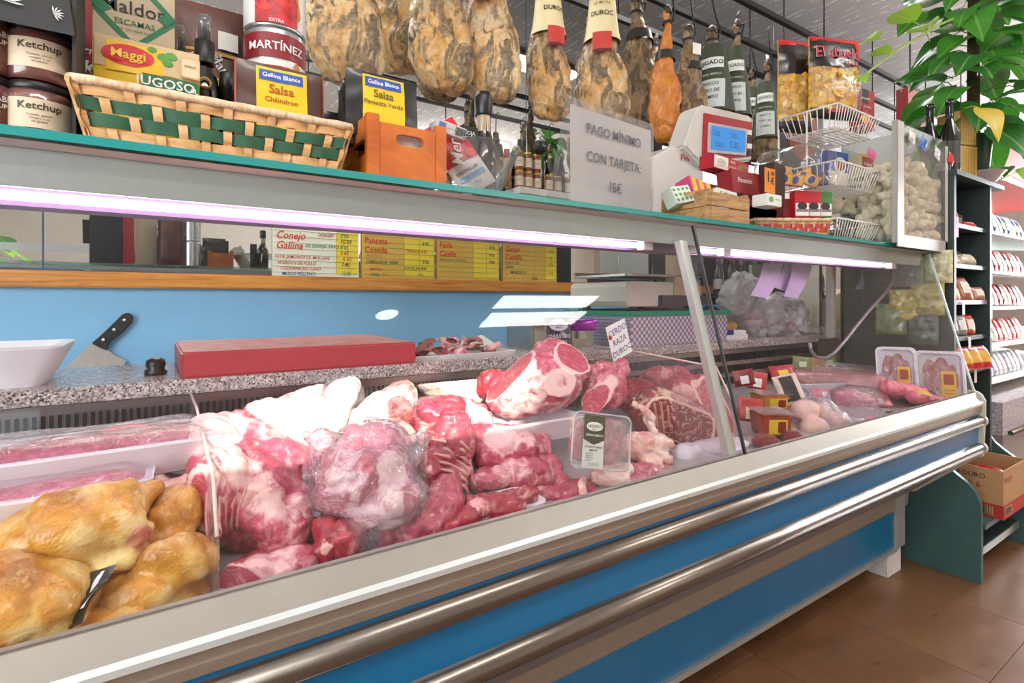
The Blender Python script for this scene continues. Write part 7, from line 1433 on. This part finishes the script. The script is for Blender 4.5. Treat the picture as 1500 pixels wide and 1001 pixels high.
# red fascia and shelving far behind the hams
fa = thing('red_fascia', 'red and white fascia board over the far refrigerators', 'fascia', (4.9, 1.30, 2.06)); MB().box(-1.3, 1.3, 0, .06, 0, .24).build('board', C('#a32a2a', .5), fa); MB().box(-1.3, 1.3, -.004, 0, .08, .13).build('white_band', C('#d8ccc8'), fa)
bs = thing('bottle_shelf', 'dark wall shelf of bottles behind the carrier bag', 'shelf', (4.1, 2.30, 1.12)); bsm = M('dark_shelf', '#2a2328', .5); MB().box(-.8, .8, 0, .15, -.02, 0).build('board', bsm, bs); MB().box(-.8, .8, 0, .15, .30, .32).build('board', bsm, bs); MB().box(-.8, .8, .145, .155, -.3, .32).build('back', bsm, bs)
bm0 = None; rnd = random.Random(3)
for k in range(22):
    t = thing('wine_bottle', '%s dark bottle from the left on the wall shelf behind the carrier bag' % ORD[k], 'bottle', (3.35 + k * .07, 2.37 + .02 * (k % 2), 1.1202), 0, 'bottles on the dark wall shelf')
    s_ = MB().lathe([(.028, 0), (.030, .01), (.030, .15), (.012, .20), (.012, .26)], 12).build('bottle', M('bottle_%d' % (k % 3), ('#2a1a1c', '#1a201a', '#3a2a34')[k % 3], .15, coat=.5), t); MB().lathe([(.0125, .22), (.0125, .265)], 10).build('capsule', C(('#7a5a86', '#c9b8cf', '#8d2a3a')[k % 3], .3), t); MB().lathe([(.0305, .04), (.0305, .11)], 12, cap=False).build('label', C(('#c9b8c8', '#8d7a8a', '#b5a08c')[k % 3]), t, fix=False)

# plant and curtain by the shop window, seen only in the mirror
wpn = thing('window_plant', 'bright green plant by the shop window reflected in the mirror', 'plant', (-.95, -.55, 0)); MB().lathe([(.11, 0), (.12, .01), (.15, .32), (.155, .33), (.14, .33), (.13, .30), (.0005, .29)], 20).build('pot', M('pot_terracotta', '#8d5a3a', .6), wpn)
MB().tube([(0, 0, .28), (.02, .01, .9), (0, 0, 1.5)], [.02, .016, .01], 8).build('stem', M('vine_green', '#8fae4a'), wpn)
for k in range(26):
    az = k * 2.4; z = .75 + k * .033; o = bpy.data.objects.new('leaf', LM[k % 3]); COL.objects.link(o); o.parent = wpn; o.material_slots[0].link = 'OBJECT'; o.material_slots[0].material = lfy if k % 2 else lf
    o.location = (.06 * math.cos(az), .06 * math.sin(az), z); o.scale = (.2, .2, .2); o.rotation_euler = (-.3, .1, az - R(90))

q = [PY(a, 95, 1.78) for a in (1126, 1206)]; po = thing('dark_poster', 'dark brown poster hanging behind the crisps bags', 'poster', ((q[0].x + q[1].x) / 2, 1.78, PY(1160, 265, 1.78).z)); hw = (q[1].x - q[0].x) / 2; hh = PY(1160, 92, 1.78).z - po.location.z
MB().box(-hw, hw, 0, .012, 0, hh).build('board', M('poster_dark', '#33242a', .4, var=.3, nscale=8), po); MB().box(-hw - .006, -hw, -.002, .014, 0, hh).build('frame_edge', white, po); text(po, 'NACIONAL', 0, hh * .85, .06, white, -.002, bold=1); oval(po, .05, hh * .45, hw * .6, hh * .25, C('#a8402c'), -.002)
for k in (-1, 1): MB().tube([(k * hw * .8, .006, hh), (k * hw * .8, .006, CZ - po.location.z)], .0015, 5).build('hanging_wire', alu, po)
flush_text()
